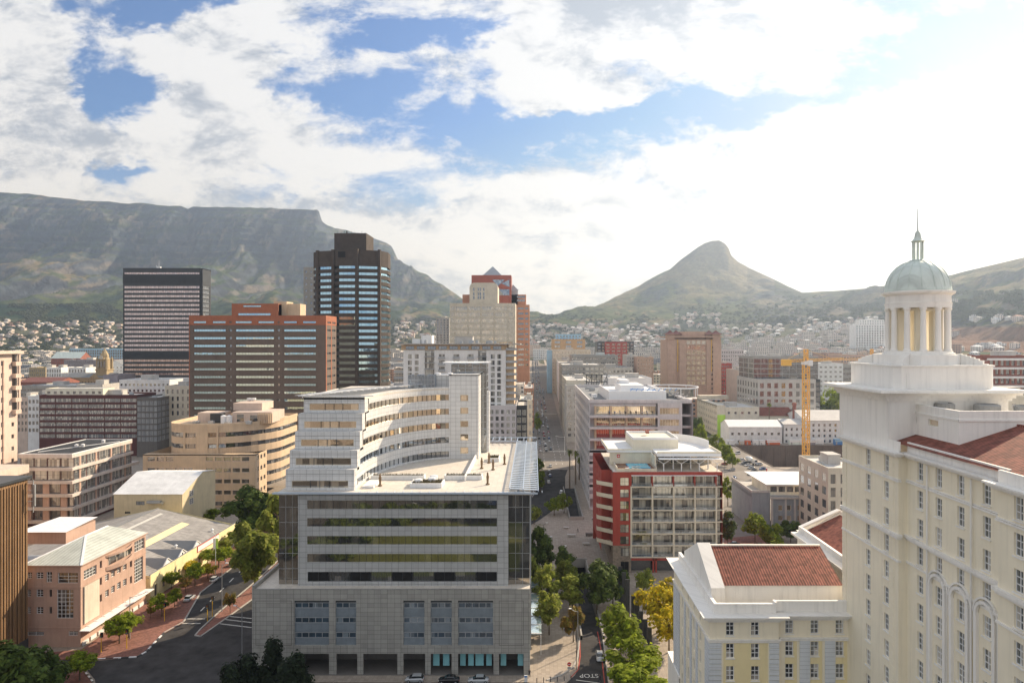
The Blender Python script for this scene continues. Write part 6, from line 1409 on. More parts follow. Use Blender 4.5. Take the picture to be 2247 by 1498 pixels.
def creamtower():
 Y = 620.0; x0, x1 = WX(987, Y), WX(1131, Y); zt = WZ(665, Y); X = lambda p: WX(p, Y); Z = lambda p: WZ(p, Y)
 r = thing('cream_tower', 'cream stone office tower with amber window bands and rounded top block', 'tower', ((x0 + x1) / 2, 640, 0))
 ops = [(X(a), X(b), Z(y + 8), Z(y)) for y in [672.5 + 12.9 * i for i in range(9)] for a, b in ((988.5, 998), (999.5, 1025), (1028, 1054), (1057, 1083), (1086.5, 1113), (1115.5, 1125))]
 w = MB(); w.facade('y', Y, x0, x1, 0, zt, ops, -1, .6); w.facade('x', x1, Y, Y + 30, 0, zt, [], 1); w.facade('x', x0, Y, Y + 30, 0, zt, [], -1); w.facade('y', Y + 30, x0, x1, 0, zt, [], 1); w.box(x0 + .05, x1 - .05, Y + .05, Y + 29.9, zt - .5, zt - .03)
 for p in (998.5, 1026.5, 1055.5, 1084.8, 1114): w.box(X(p) - .3, X(p) + .3, Y - .5, Y, 60, zt)
 w.build('wall', 'cream_stone', r)
 for o in ops: win(r, 'y', Y, -1, *o, 'amber', .5)
 w = MB(); a, b = X(1030), X(1092); z2 = Z(620); P = [(a, zt), (b, zt), (b, z2 - 3.5), (b - 1.2, z2 - 1.2), (b - 3.5, z2), (a + 3.5, z2), (a + 1.2, z2 - 1.2), (a, z2 - 3.5)]
 w.prism(P, 0, 24); w.v = [(q[0], Y + 1 + q[2], q[1]) for q in w.v]
 for p in (1039, 1047, 1050, 1056): pass
 w.build('top_block', 'cream_stone', r)
 for p in (1038, 1048, 1052.5, 1060):
  for y in (631, 641, 649): win(r, 'y', Y + 1, -1, X(p), X(p) + 1.2, Z(y + 7), Z(y), 'plain', -.03)
 flush(r)
 Y = 680.0; X = lambda p: WX(p, Y); Z = lambda p: WZ(p, Y)
 r = thing('stepped_tower', 'salmon pink stepped tower with red granite crown and glass pyramid', 'tower', (X(1085), 700, 0))
 steps = [(1003, 1162, 668, 684), (1013, 1154, 645, 688)]
 for a, b, t, yy in steps:
  w = MB(); ops = [(X(p), X(p + wd), Z(y + 4.2), Z(y)) for y in np.arange(t + 6, 800, 11.3) for p, wd in ((1136, 13), (1152 if b > 1160 else 1142, 7 if b > 1160 else 8))] if a == 1003 else [(X(1134), X(1152), Z(y + 4.2), Z(y)) for y in (648, 656)]
  w.facade('y', yy, X(a), X(b), 0, Z(t), ops, -1, .5); w.box(X(a), X(b), yy + .6, yy + 26, 0, Z(t)); w.build('shaft', 'salmon', r)
  for o in ops: win(r, 'y', yy, -1, *o, 'plain', .45)
 w = MB(); w.box(X(1035), X(1122), 678, 706, 60, Z(604)); w.build('crown', 'red_granite', r)
 w = MB(); w.box(X(1092), X(1118), 677.7, 677.95, Z(648), Z(635)); w.poly([(X(1080), 677.7, Z(614)), (X(1108), 677.7, Z(614)), (X(1093), 677.7, Z(628))]); w.poly([(X(1100), 677.7, Z(622)), (X(1118), 677.7, Z(614)), (X(1118), 677.7, Z(630))]); w.build('crown_glass', 'glass_blue', r)
 w = MB(); c = (X(1080), 690); h = 9.6; w.poly([(c[0] - h, c[1] - h, Z(604)), (c[0] + h, c[1] - h, Z(604)), (c[0], c[1], Z(582))]); w.poly([(c[0] + h, c[1] - h, Z(604)), (c[0] + h, c[1] + h, Z(604)), (c[0], c[1], Z(582))]); w.poly([(c[0] - h, c[1] + h, Z(604)), (c[0] - h, c[1] - h, Z(604)), (c[0], c[1], Z(582))]); w.poly([(c[0] + h, c[1] + h, Z(604)), (c[0] - h, c[1] + h, Z(604)), (c[0], c[1], Z(582))]); w.build('pyramid', 'metal_grey', r)
 w = MB(); a = X(1127); w.poly([(a - 4, 688, Z(636)), (a + 5, 688, Z(636)), (a - 1, 692, Z(622))]); w.box(a - 4, a + 4, 688, 700, 100, Z(636)); w.build('side_pyramid', 'metal_grey', r)
 flush(r)
creamtower()
block('grey_tower', 'slim grey tower with dark vertical strips left of the cream tower', 'tower', WX(957, 900), WX(986, 900), 900, 930, WZ(697, 900), 'concrete', sh=3.3, front=(4, .4, .55, 'plain'), kit=1)
def whiteapts():
 Y = 328.0; x0, x1 = WX(885, Y), WX(1110, Y); zt = WZ(768, Y); X = lambda p: WX(p, Y); Z = lambda p: WZ(p, Y)
 r = thing('apartment_tower', 'white apartment tower with black framed windows, balconies and thin flat roof', 'apartment building', ((x0 + x1) / 2, 345, 0)); ops = []
 for i in range(11):
  y = 777 + 13.6 * i
  for p in (895, 910, 1077, 1091): ops.append((X(p), X(p + 8.5), Z(y + 10), Z(y)))
  if i < 3:
   for p in (963, 995, 1026): ops.append((X(p), X(p + 13), Z(y + 10), Z(y)))
 rec = [(X(932), X(953), Z(840), Z(768.5)), (X(1049), X(1067), Z(900), Z(768.5))]
 w = MB(); w.facade('y', Y, x0, x1, 0, zt, ops + rec, -1, .5); w.facade('x', x0, Y, Y + 30, 0, zt, [], -1); w.facade('y', Y + 30, x0, x1, 0, zt, [], 1); w.facade('x', x1, Y, Y + 30, 0, zt, [], 1); w.build('wall', 'render_white', r)
 for o in ops: win(r, 'y', Y, -1, *o, 'flat', .35)
 for a, b, z0, z1 in rec:
  for k in range(int((z1 - z0) / 3)): win(r, 'y', Y, -1, a + .05, b - .05, z1 - 3 * (k + 1) + .2, z1 - 3 * k - .2, 'flat', .49); MB().box(a - .3, b + .3, Y - 1.0, Y + .45, z1 - 3 * (k + 1) - .15, z1 - 3 * (k + 1) + .12).build('balcony', 'metal_grey', r)
 for p in (963, 995, 1026):
  for i in range(3): y = 777 + 13.6 * i; q = MB(); q.box(X(p - 1), X(p + 14), Y - .9, Y - .85, Z(y + 10), Z(y + 5.5)); q.box(X(p - 1), X(p + 14), Y - .85, Y, Z(y + 10.6), Z(y + 10)); q.build('balcony', 'metal_grey', r)
 u = MB(); u.box(X(880), X(1112), Y + .8, Y + 28, zt, Z(756.5)); u.build('penthouse', 'sand', r)
 for k in range(9): a = 890 + k * 24; win(r, 'y', Y + .8, -1, X(a), X(a + 18), zt + .3, Z(759), 'office', -.03)
 MB().box(X(868), X(1142), Y - 2.5, Y + 30, Z(756), Z(753.6)).build('roof_slab', 'concrete', r)
 roofkit(r, X(900), X(1100), Y + 4, Y + 26, Z(753.6), 5, 8)
 q = MB(); q.box(X(914), X(938), Y + 14, Y + 22, Z(753.6), Z(735)); q.box(X(893), X(912), Y + 14, Y + 22, Z(753.6), Z(743)); q.build('lift_tower', 'render_white', r)
 # balcony stack on the right
 b = MB(); b.box(x1 + .1, X(1128), Y + 2, Y + 24, 0, zt + 1); b.build('balcony_core', 'sand', r)
 for i in range(13): z = Z(768 + 13.6 * i); q = MB(); q.box(x1 + .1, X(1135), Y - .5, Y + 2, z - .15, z + .1); q.box(x1 + .1, X(1135), Y - .5, Y - .45, z + .1, z + 1.0); q.build('balcony', 'metal_grey', r)
 # side balconies on the left
 for i in range(7): z = Z(790 + 13.6 * i); q = MB(); q.box(X(863), x0 - .05, Y + 1, Y + 10, z - .15, z + .1); q.box(X(863), x0 - .05, Y + .95, Y + 1, z + .1, z + .9); q.build('balcony', 'metal_grey', r)
 flush(r)
whiteapts()
# ---------------------------------------------------------------- middle distance, each block measured on its own
OCC = []     # footprints already built, for the fillers
def pblock(name, label, cat, pa, pb, py, Y, dep, wall, **k):
 OCC.append((WX(pa, Y) - 2, WX(pb, Y) + 2, Y - 2, Y + dep + 2))
 return block(name, label, cat, WX(pa, Y), WX(pb, Y), Y, Y + dep, WZ(py, Y), wall, **k)
G = (8, .45, .5, 'plain')
# left
pblock('office_building', 'narrow tan office building between the pink tower and the white one', 'office building', 30, 61, 872, 445, 20, 'pink_light', sh=4.3, front=(4, .55, .55, 'plain'), zlow=12, kit=1)
pblock('office_building', 'narrow white building with dark square windows beside the long dark flats', 'office building', 61.5, 86, 868, 440, 20, 'render_white', sh=4.6, front=(3, .62, .5, 'plain'), zlow=12, kit=1)
r_ = pblock('long_flats', 'long dark glass flats with balcony rows and maroon end bay', 'apartment building', 86, 300, 866, 430, 22, 'maroon', sh=3.75, front=(6, .97, .62, 'flats'), zlow=8, kit=3)
pblock('penthouse', 'cream rooftop penthouse storey on the long dark flats', 'penthouse', 100, 226, 852, 436, 12, 'render_cream', z0=37.0, sh=3.4, front=(9, .5, .5, 'plain'), kit=0, par=.3, zlow=38)
pblock('corner_office', 'dark glass corner office with brown screens beside the long dark flats', 'office building', 300.5, 345, 872, 426, 40, 'concrete_dark', sh=3.75, front=(5, .9, .75, 'flats'), side=(8, .85, .75, 'flats'), zlow=8, kit=3)
pblock('office_building', 'pale building with tall narrow windows left of the orange topped block', 'office building', 362, 418, 846, 440, 20, 'cream_stone', sh=4.6, front=(5, .4, .6, 'plain'), side=(4, .4, .6, 'plain'), zlow=20, kit=2)
pblock('office_building', 'white rooftop complex with a small green window left of the brown block', 'office building', 262, 372, 833, 470, 30, 'render_white', sh=4, front=(12, .5, .4, 'plain'), zlow=30, kit=5)
pblock('office_building', 'mauve windowless block with a pale side below the black tower', 'office building', 227, 258, 822, 560, 25, 'lav_dark', kit=0, zlow=30)
pblock('parking_garage', 'grey parking garage with long dark open decks', 'garage', 40, 166, 846, 540, 40, 'concrete', sh=3.6, front=(1, .98, .5, 'plain'), zlow=20, kit=5)
pblock('office_building', 'low block with turquoise window band behind the penthouse', 'office building', 168, 225, 843, 530, 30, 'concrete_light', sh=4, front=(9, .8, .6, 'teal'), zlow=28, kit=1)
pblock('office_building', 'white building with red sign band and tall blue windows', 'office building', 102, 134, 806, 800, 25, 'render_white', sh=5, front=(6, .5, .7, 'plain'), kit=2)
pblock('office_building', 'white and orange brick building with tall window bays near the clock tower', 'office building', 150, 188, 806, 800, 25, 'render_white', sh=5, front=(6, .5, .7, 'plain'), kit=1)
pblock('office_building', 'brown brick building with arches left of the red roofed market', 'office building', 64, 100, 806, 820, 25, 'stone_old', sh=5, front=(8, .5, .5, 'plain'), kit=1)
pblock('office_building', 'grey blue slab with pinkish end block behind the clock tower', 'office building', 140, 250, 789, 930, 25, 'lav_dark', sh=4, front=(22, .5, .45, 'plain'), kit=3)
pblock('office_building', 'long dark blue glass institute on the slope below the houses', 'institute', 152, 292, 765, 1150, 30, 'sky_paint', sh=4.4, front=(28, .8, .8, 'office'), kit=8)
def gable(name, label, cat, pa, pb, py, pr, Y, dep, wall, roof, ridge='x', n=6, kind='plain'):
 x0, x1 = WX(pa, Y), WX(pb, Y); z0 = gz((x0 + x1) / 2, Y) - 1.5; ze, zr = WZ(py, Y), WZ(pr, Y)
 OCC.append((x0 - 2, x1 + 2, Y - 2, Y + dep + 2))
 r = thing(name, label, cat, ((x0 + x1) / 2, Y + dep / 2, z0)); w = MB(); ops = []
 if n:
  hh = ze - z0 - 1.5; k = max(1, int(hh / 4))
  ops = [(a, b, z0 + 2 + (hh - 1) * i / k, z0 + 2 + (hh - 1) * i / k + min(1.8, hh / k * .5)) for i in range(k) for a, b in spread(x0, x1, n, .38)]
 w.facade('y', Y, x0, x1, z0, ze, ops, -1, .3); s = 1 if x1 < 0 else -1
 for x in (x0, x1):
  if ridge == 'x': w.poly([(x, Y, z0), (x, Y + dep, z0), (x, Y + dep, ze), (x, Y + dep / 2, zr), (x, Y, ze)])
  else: w.poly([(x, Y, z0), (x, Y + dep, z0), (x, Y + dep, ze), (x, Y, ze)])
 if ridge == 'y': w.poly([(x0, Y, ze), (x1, Y, ze), ((x0 + x1) / 2, Y, zr)])
 w.facade('y', Y + dep, x0, x1, z0, ze, [], 1); w.build('wall', wall, r)
 for o in ops: win(r, 'y', Y, -1, *o, kind, .28)
 q = MB(); e = .5; xm, ym = (x0 + x1) / 2, Y + dep / 2
 if ridge == 'x': q.poly([(x0 - e, Y - e, ze - .1), (x1 + e, Y - e, ze - .1), (x1 + e, ym, zr), (x0 - e, ym, zr)]); q.poly([(x0 - e, ym, zr), (x1 + e, ym, zr), (x1 + e, Y + dep + e, ze - .1), (x0 - e, Y + dep + e, ze - .1)])
 else: q.poly([(x0 - e, Y - e, ze - .1), (xm, Y - e, zr), (xm, Y + dep + e, zr), (x0 - e, Y + dep + e, ze - .1)]); q.poly([(xm, Y - e, zr), (x1 + e, Y - e, ze - .1), (x1 + e, Y + dep + e, ze - .1), (xm, Y + dep + e, zr)])
 q.build('roof', roof, r); flush(r); return r
gable('market_hall', 'long low hall with a dark red roof left of the city hall', 'hall', 42, 128, 838, 829, 640, 30, 'brick_red', 'castle_roof')
gable('museum', 'red brick school like hall with green roof and pale gable', 'hall', 112, 176, 786, 772, 1000, 26, 'brick_red', 'copper_green', n=14)
gable('white_gables', 'row of small white gabled houses right of the clock tower', 'house', 236, 270, 800, 790, 850, 20, 'render_white', 'roof_grey', 'y', n=4)
def cityhall():
 Y = 700.0; cx = WX(222, Y); r = thing('clock_tower', 'old sandstone clock tower with a tapering stone cap', 'clock tower', (cx, Y, gz(cx, Y)))
 Z = lambda p: WZ(p, Y); q = MB(); h = 5.6; q.box(cx - h, cx + h, Y, Y + 2 * h, gz(cx, Y) - 1, Z(812)); q.box(cx - h - .7, cx + h + .7, Y - .7, Y + 2 * h + .7, Z(812), Z(810))
 for s in (-1, 1):
  for t in (0, 1): q.lathe(cx + s * (h - 1), Y + 1 + t * (2 * h - 2), [(1.3, Z(812)), (1.3, Z(788)), (.2, Z(783))], 8)
 q.build('shaft', 'stone_old', r)
 for s in (-3.2, 0, 3.2): win(r, 'y', Y, -1, cx + s - .8, cx + s + .8, Z(806), Z(792), 'plain', -.03)
 q = MB(); q.lathe(cx, Y + h, [(h * .92, Z(810)), (h * .9, Z(789)), (h * .98, Z(788)), (h * .72, Z(785)), (h * .7, Z(780)), (h * .6, Z(776)), (h * .35, Z(771)), (h * .14, Z(767)), (.1, Z(763))], 8, a0=math.pi / 8); q.build('cap', 'stone_old', r)
 q = MB(); q.lathe(0, 0, [(2.0, 0), (2.0, .2)], 20); q.v = [(cx + p[0], Y - .1 - p[2], Z(784) + p[1]) for p in q.v]; q.build('clock_face', 'cream_stone', r)
 r = thing('city_hall', 'old sandstone hall with dark slate roof below the clock tower', 'city hall', (WX(185, Y), Y + 10, 20)); x0, x1 = WX(142, Y), WX(262, Y); w = MB(); z0 = gz(x0, Y) - 1; ze = Z(828)
 ops = [(a, b, ze - 9, ze - 4) for a, b in spread(x0, x1, 18, .4)]; w.facade('y', Y - 3, x0, x1, z0, ze, ops, -1, .5); w.facade('x', x1, Y - 3, Y + 30, z0, ze, [], 1); w.box(x0, x1, Y - 3.4, Y - 3, ze - .6, ze)
 w.poly([(WX(200, Y), Y - 3.2, ze), (WX(222, Y), Y - 3.2, ze), (WX(211, Y), Y - 3.2, Z(819))]); w.build('wall', 'stone_old', r)
 for o in ops: win(r, 'y', Y - 3, -1, *o, 'plain', .4)
 q = MB(); q.poly([(x0, Y - 3.3, ze + .02), (x1, Y - 3.3, ze + .02), (x1 - 4, Y + 6, Z(818)), (x0 + 4, Y + 6, Z(818))]); q.poly([(x0 + 4, Y + 6, Z(818)), (x1 - 4, Y + 6, Z(818)), (x1, Y + 30, ze), (x0, Y + 30, ze)]); q.poly([(x1, Y - 3.3, ze), (x1, Y + 30, ze), (x1 - 4, Y + 6, Z(818))]); q.build('slate_roof', 'roof_grey', r)
 OCC.append((x0, x1, Y - 5, Y + 32))
cityhall()
# along the left side of the main street
pblock('annex', 'white annex with dark windows below the white apartment tower', 'apartment building', 1073, 1133, 889, 322, 28, 'lilac_white', sh=3.1, front=(5, .55, .62, 'flat'), zlow=6, kit=1)
pblock('annex', 'dark glass annex at the right of the white annex', 'office building', 1133.5, 1156, 889, 324, 30, 'metal_dark', sh=3.6, front=(2, .85, .8, 'office'), zlow=4, kit=0)
pblock('office_building', 'beige building with pink shutters beside the main street', 'office building', 1140, 1168, 877, 420, 40, 'cream_stone', sh=5.4, front=(3, .6, .45, 'ribbonw'), side=(8, .4, .5, 'plain'), zlow=10, kit=2)
pblock('office_building', 'low salmon corner building on the left of the main street', 'office building', 1150, 1171.5, 851, 560, 60, 'salmon', sh=4, front=(4, .5, .5, 'plain'), side=(9, .4, .5, 'plain'), kit=1)
for i, (Y, py, wl, lab) in enumerate([(640, 842, 'roof_white', 'white topped street building past the salmon corner'), (720, 825, 'sand', 'sand coloured street building left of the traffic'), (800, 806, 'render_white', 'tall white street building left of the traffic'), (900, 790, 'pink_light', 'pale pink street building far up the left side'), (1000, 781, 'concrete_light', 'grey street building far up the left side'), (1120, 777, 'render_white', 'farthest white street building on the left side'), (1280, 773, 'cream_stone', 'farthest cream street building on the left side')]):
 x1 = -8.2; block('street_building', lab, 'building', x1 - 26, x1, Y, Y + 62, WZ(py, Y), wl, sh=4, front=(6, .5, .5, 'plain'), side=(10, .45, .5, 'plain'), kit=2, zlow=gz(0, Y) + 3); OCC.append((-40, 40, Y - 5, Y + 70))
for i, (Y, py, wl, lab, dp) in enumerate([(660, 800, 'concrete_light', 'grey street building right of the traffic with plain end wall', 60), (725, 795, 'render_white', 'white street building right of the traffic', 60), (780, 790, 'cream_stone', 'cream street building right of the traffic', 70), (870, 786, 'sand', 'sand street building far up the right side', 80), (970, 782, 'concrete_light', 'grey street building far up the right side', 90), (1080, 778, 'render_white', 'white street building far up the right side', 90), (1200, 774, 'pink_light', 'pink street building farthest up the right side', 120)]):
 block('street_building', lab, 'building', 27.4, 50, Y, Y + dp, WZ(py, Y), wl, sh=4, front=(5, .5, .5, 'plain'), side=(10, .45, .5, 'plain'), kit=2, zlow=gz(30, Y) + 3)
pblock('office_building', 'white building closing the far end of the main street', 'office building', 1170, 1202, 766, 1525, 30, 'render_white', sh=5, front=(8, .5, .5, 'plain'), kit=1)
pblock('office_building', 'pale pink building above the far end of the main street', 'office building', 1160, 1186, 757, 1640, 30, 'pink_light', sh=5, front=(7, .5, .5, 'plain'), kit=1)
pblock('office_building', 'beige corner office with big side openings on the right of the main street', 'office building', 1243, 1300, 834, 505, 82, 'cream_stone', sh=5, front=(3, .75, .6, 'office'), side=(12, .6, .5, 'plain'), zlow=12, kit=4, top=3)
pblock('office_building', 'grey block with open top storey behind the beige corner office', 'office building', 1233, 1325, 800, 592, 60, 'concrete', sh=4.2, front=(9, .7, .5, 'plain'), side=(10, .4, .4, 'plain'), kit=5, zlow=20)
pblock('office_building', 'cream office with golden windows and a turquoise painted end', 'office building', 1212, 1296, 767, 820, 40, 'cream_stone', sh=4.1, front=(13, .45, .55, 'amber'), side=(5, .4, .4, 'plain'), kit=3)
pblock('painted_wall', 'turquoise painted blank wall at the street end of the cream office', 'building', 1201, 1211.5, 769, 822, 30, 'sky_paint', kit=0)
pblock('office_building', 'orange painted office with blue bands and pale blue roof rooms', 'office building', 1211, 1284, 744, 1000, 30, 'orange_paint', sh=6, front=(3, .5, .6, 'ribbonw'), kit=0)
pblock('roof_rooms', 'pale blue roof rooms on top of the orange painted office', 'roof room', 1220, 1275, 733, 1004, 20, 'sky_paint', z0=72, sh=4, front=(8, .5, .6, 'plain'), kit=2, zlow=73)
pblock('office_building', 'long grey office with pale blue roof and silver window bands', 'office building', 1254, 1356, 779, 700, 40, 'concrete', sh=4.3, front=(5, .97, .45, 'ribbonw'), kit=3, roof='sky_paint')
pblock('office_building', 'low dark roofed block with white frames behind the steel roof frame', 'office building', 1262, 1388, 806, 600, 50, 'concrete_light', sh=4, front=(14, .6, .5, 'plain'), kit=8, roof='roof_grey')
pblock('office_building', 'red and charcoal modern block in the middle distance', 'office building', 1311, 1391, 749, 1050, 40, 'metal_dark', sh=5, front=(9, .7, .6, 'plain'), kit=2)
pblock('red_panel_building', 'bright red fronted piece of the charcoal modern block', 'office building', 1328, 1376, 750, 1040, 8, 'red_paint', sh=5, front=(4, .6, .5, 'plain'), kit=0)
pblock('office_building', 'brown brick office block beside a pale slab', 'office building', 1398, 1434, 783, 620, 30, 'castle', sh=3.4, front=(6, .3, .35, 'plain'), kit=1)
pblock('office_building', 'pale grey slab left of the brown brick office block', 'office building', 1375, 1397, 779, 640, 30, 'concrete_light', sh=3.4, front=(4, .5, .4, 'plain'), kit=1)
pblock('office_building', 'white flat block behind the grey terraces block', 'office building', 1335, 1430, 829, 470, 40, 'roof_white', z0=0, sh=4, kit=5)
pblock('office_building', 'pale block with a wide flat roof left of the steel roof frame', 'office building', 1243, 1350, 845, 408 + 80, 30, 'concrete_light', sh=4, front=(8, .5, .5, 'plain'), kit=6)
def steelframe():
 Y = 455; x0, x1 = WX(1287, Y), WX(1332, Y); z1, z0 = WZ(822, Y), WZ(853, Y); r = thing('roof_frame', 'black steel roof frame with cross bracing on the block behind the terraces', 'frame', ((x0 + x1) / 2, Y, 0)); q = MB()
 for z in (z0, (z0 + z1) / 2, z1):
  q.bar((x0, Y, z), (x1, Y, z), .5); q.bar((x0, Y, z), (x0, Y + 16, z), .5); q.bar((x1, Y, z), (x1, Y + 16, z), .5)
 for i in range(5): x = x0 + (x1 - x0) * i / 4; q.bar((x, Y, 0 if i in (0, 4) else z0), (x, Y, z1), .5)
 for i in range(4): a = x0 + (x1 - x0) * i / 4; b = x0 + (x1 - x0) * (i + 1) / 4; q.bar((a, Y, z0), (b, Y, z1), .3)
 q.build('steel', 'metal_dark', r); q = MB(); q.box(x0, x1, Y + .3, Y + 16, z0 - 1, z0); q.build('deck', 'roof_light', r)
steelframe()
def castle():
 Y = 700.0; x0, x1 = WX(1465, Y), WX(1582, Y); zt = WZ(745, Y); X = lambda p: WX(p, Y); Z = lambda p: WZ(p, Y)
 r = thing('castle_tower', 'brown postmodern tower block with four small peaked corner turrets', 'tower', ((x0 + x1) / 2, 720, gz(x0, Y))); w = MB(); ops = []; z0 = gz(x0, Y) - 2
 for i in range(9):
  y = 747 + 11.2 * i;
  for a in (1507, 1518, 1529, 1540): ops.append((X(a), X(a + 8.5), Z(y + 8), Z(y)))
 for i in range(11):
  y = 760 + 10 * i
  for a in (1469, 1477, 1496, 1561, 1569, 1576): ops.append((X(a), X(a + 3.2), Z(y + 4), Z(y)))
 w.facade('y', Y, x0, x1, z0, zt, ops, -1, .7); w.facade('x', x0, Y, Y + 40, z0, zt, [], -1); w.facade('x', x1, Y, Y + 40, z0, zt, [], 1); w.facade('y', Y + 40, x0, x1, z0, zt, [], 1); w.box(x0 + .1, x1 - .1, Y + .8, Y + 39.9, zt - .5, zt - .03)
 for a, b in ((1465, 1483), (1490, 1505), (1550, 1558), (1564, 1582)): w.box(X(a), X(b), Y - 1.3, Y - .02, z0, Z(752))
 w.box(x0 - .6, x1 + .6, Y - 1.8, Y + 40, Z(740), Z(737.5)); w.box(X(1496), X(1552), Y + 6, Y + 26, zt, Z(727)); w.box(x0, x1, Y - 1.31, Y - .02, Z(866), Z(862)); w.box(x0 - 8, x1 + 12, Y - 4, Y - 1.4, z0, Z(866)); w.build('wall', 'castle', r)
 for o in ops: win(r, 'y', Y, -1, *o, 'amber' if (o[1] - o[0]) > 2 else 'plain', .6)
 for p in (1486, 1560): MB().box(X(p), X(p + 1.4), Y - 1.35, Y - 1.28, Z(815), Z(745)).build('gold_strip', 'signal_yellow', r)
 for x, y in ((X(1471), Y + 3), (X(1487), Y + 8), (X(1560), Y + 8), (X(1572), Y + 3)):
  q = MB(); q.box(x - 4, x + 4, y - 4, y + 4, zt, Z(733)); q.build('turret', 'castle', r)
  q = MB(); q.lathe(x, y, [(8.2, Z(733.5)), (3.6, Z(729)), (.1, Z(724))], 4, a0=math.pi / 4); q.build('turret_roof', 'castle_roof', r)
 for i in range(6): q = MB(); q.box(X(1506), X(1549), Y - 1.2, Y - .9, Z(757 + 22 * i), Z(755.6 + 22 * i)); q.build('balcony', 'castle', r)
 flush(r); OCC.append((x0 - 10, x1 + 14, Y - 6, Y + 42))
castle()
pblock('apartment_building', 'white and grey checkered apartment block right of the brown turreted tower', 'apartment building', 1583, 1632, 766, 800, 40, 'lilac_white', sh=4.4, front=(10, .55, .55, 'plain'), kit=2)
pblock('building', 'small red building in front of the checkered apartments', 'building', 1583, 1606, 797, 740, 30, 'red_paint', sh=4, front=(5, .6, .4, 'plain'), kit=1)
pblock('office_building', 'upper dark glass storeys of the big grey office by the crane', 'office building', 1654, 1795, 782, 552, 40, 'concrete', sh=4.1, front=(9, .95, .82, 'dark6'), side=(3, .9, .8, 'plain'), kit=5, zlow=38)
pblock('office_building', 'lower grey storeys with square windows of the big office by the crane', 'office building', 1664, 1790, 832, 535, 56, 'concrete_light', sh=6.4, front=(8, .52, .62, 'plain'), side=(8, .5, .62, 'plain'), kit=0, par=1.2, zlow=3)
pblock('office_building', 'slim dark glass strip at the right end of the grey office', 'office building', 1790, 1800, 832, 536, 30, 'metal_dark', sh=4, front=(1, .9, .8, 'office'), kit=0)
pblock('office_building', 'pink grey block left of the big grey office', 'office building', 1620, 1652, 812, 640, 40, 'pink_light', sh=4, front=(5, .5, .5, 'plain'), kit=2)
pblock('office_building', 'white end walled block behind the crane tower', 'office building', 1796, 1850, 797, 640, 40, 'render_white', sh=4.4, front=(5, .5, .4, 'ribbonw'), kit=1)
pblock('office_building', 'grey block with dark bands left of the domed tower', 'office building', 1850, 1940, 800, 660, 30, 'concrete', sh=5, front=(2, .96, .45, 'plain'), kit=1)
pblock('office_building', 'wide dark roofed building on rising ground behind the crane jib', 'office building', 1845, 1945, 778, 900, 40, 'castle', sh=5, front=(16, .6, .5, 'plain'), kit=2)
pblock('apartment_building', 'white hillside apartment block with red brown windows', 'apartment building', 1878, 1946, 712, 1460, 30, 'render_white', sh=5, front=(12, .5, .55, 'plain'), kit=0)
pblock('apartment_building', 'upper white hillside apartment block behind the lower one', 'apartment building', 1886, 1940, 701, 1520, 20, 'render_white', sh=5, front=(10, .5, .55, 'plain'), kit=0)
for i, (a, b, py, Y, lab) in enumerate([(2090, 2168, 792, 330, 'red brick apartment block with white balconies behind the domed tower'), (2158, 2300, 780, 350, 'taller red brick apartment block with white balconies at the right edge')]):
 r_ = pblock('apartment_building', lab, 'apartment building', a, b, py, Y, 25, 'brick_red', sh=4.6, front=(7 + 5 * i, .6, .6, 'flat'), zlow=10, kit=4)
 for k in range(6): z = WZ(py, Y) - 2.2 - 4.6 * k; q = MB(); q.box(WX(a, Y) + 1, WX(b, Y) - 1, Y - 1.3, Y - .05, z - .25, z + .1); q.box(WX(a, Y) + 1, WX(b, Y) - 1, Y - 1.3, Y - 1.24, z + .1, z + .9); q.build('balcony', 'render_white', r_)
pblock('building', 'low white villa like annex right of the hotel tower', 'building', 2180, 2300, 868, 230, 12, 'render_cream', sh=4, front=(4, .3, .4, 'sash'), kit=1, zlow=40)
# white halls above the pit, and the beige corner building behind them
pblock('office_building', 'beige corner building with small square windows above the white halls', 'office building', 1592, 1666, 893, 512, 44, 'cream_stone', sh=6.2, front=(5, .35, .3, 'plain'), zlow=6, kit=2)
def beigeside():
 Y0, Y1 = 512.2, 575; x = WX(1592, 512); r = thing('office_building', 'cream five storey wing with rows of small windows facing the side road', 'office building', (x + 2, 540, 0)); x0 = x - 6.2; zt = WZ(868, 565)
 w = MB(); ops = [(a, b, 3 + 4.6 * k, 5.2 + 4.6 * k) for k in range(5) for a, b in spread(Y0 + 1, Y1, 11, .4)]; w.facade('x', x0, Y0, Y1, 0, zt - 3, ops, -1, .3); w.facade('y', Y0, x0, x - .1, 0, zt - 3, [], -1); w.box(x0, x - .2, Y0 + .4, Y1, zt - 4, zt - 3.2); w.box(x0, x + 18, Y1 - 8, Y1, zt - 3, zt); w.build('wall', 'cream_stone', r)
 for o in ops: win(r, 'x', x0, -1, *o, 'plain', .28)
 MB().box(x0 + .1, x - .2, Y0 - .3, Y0 - .05, 0, 17).build('green_mural', 'flag_green', r); flush(r); OCC.append((x0 - 2, x + 20, Y0, Y1))
beigeside()
gable('white_hall', 'long white painted hall with double rows of windows above the building pit', 'hall', 1600, 1716, 936, 924, 482, 22, 'render_white', 'roof_white', 'x', n=8)
gable('white_hall', 'small white mission style hall with an arched door behind the crane', 'hall', 1720, 1766, 930, 922, 484, 22, 'render_white', 'roof_light', 'x', n=4)
gable('white_hall', 'wide white hall with blue doors and pale grey roof right of the crane', 'hall', 1767, 1900, 922, 905, 484, 40, 'render_white', 'roof_light', 'x', n=11)
gable('tiled_hall', 'hall with a faded pink tiled roof behind the white halls', 'hall', 1664, 1745, 912, 897, 515, 30, 'render_cream', 'roof_tile', 'x', n=0)
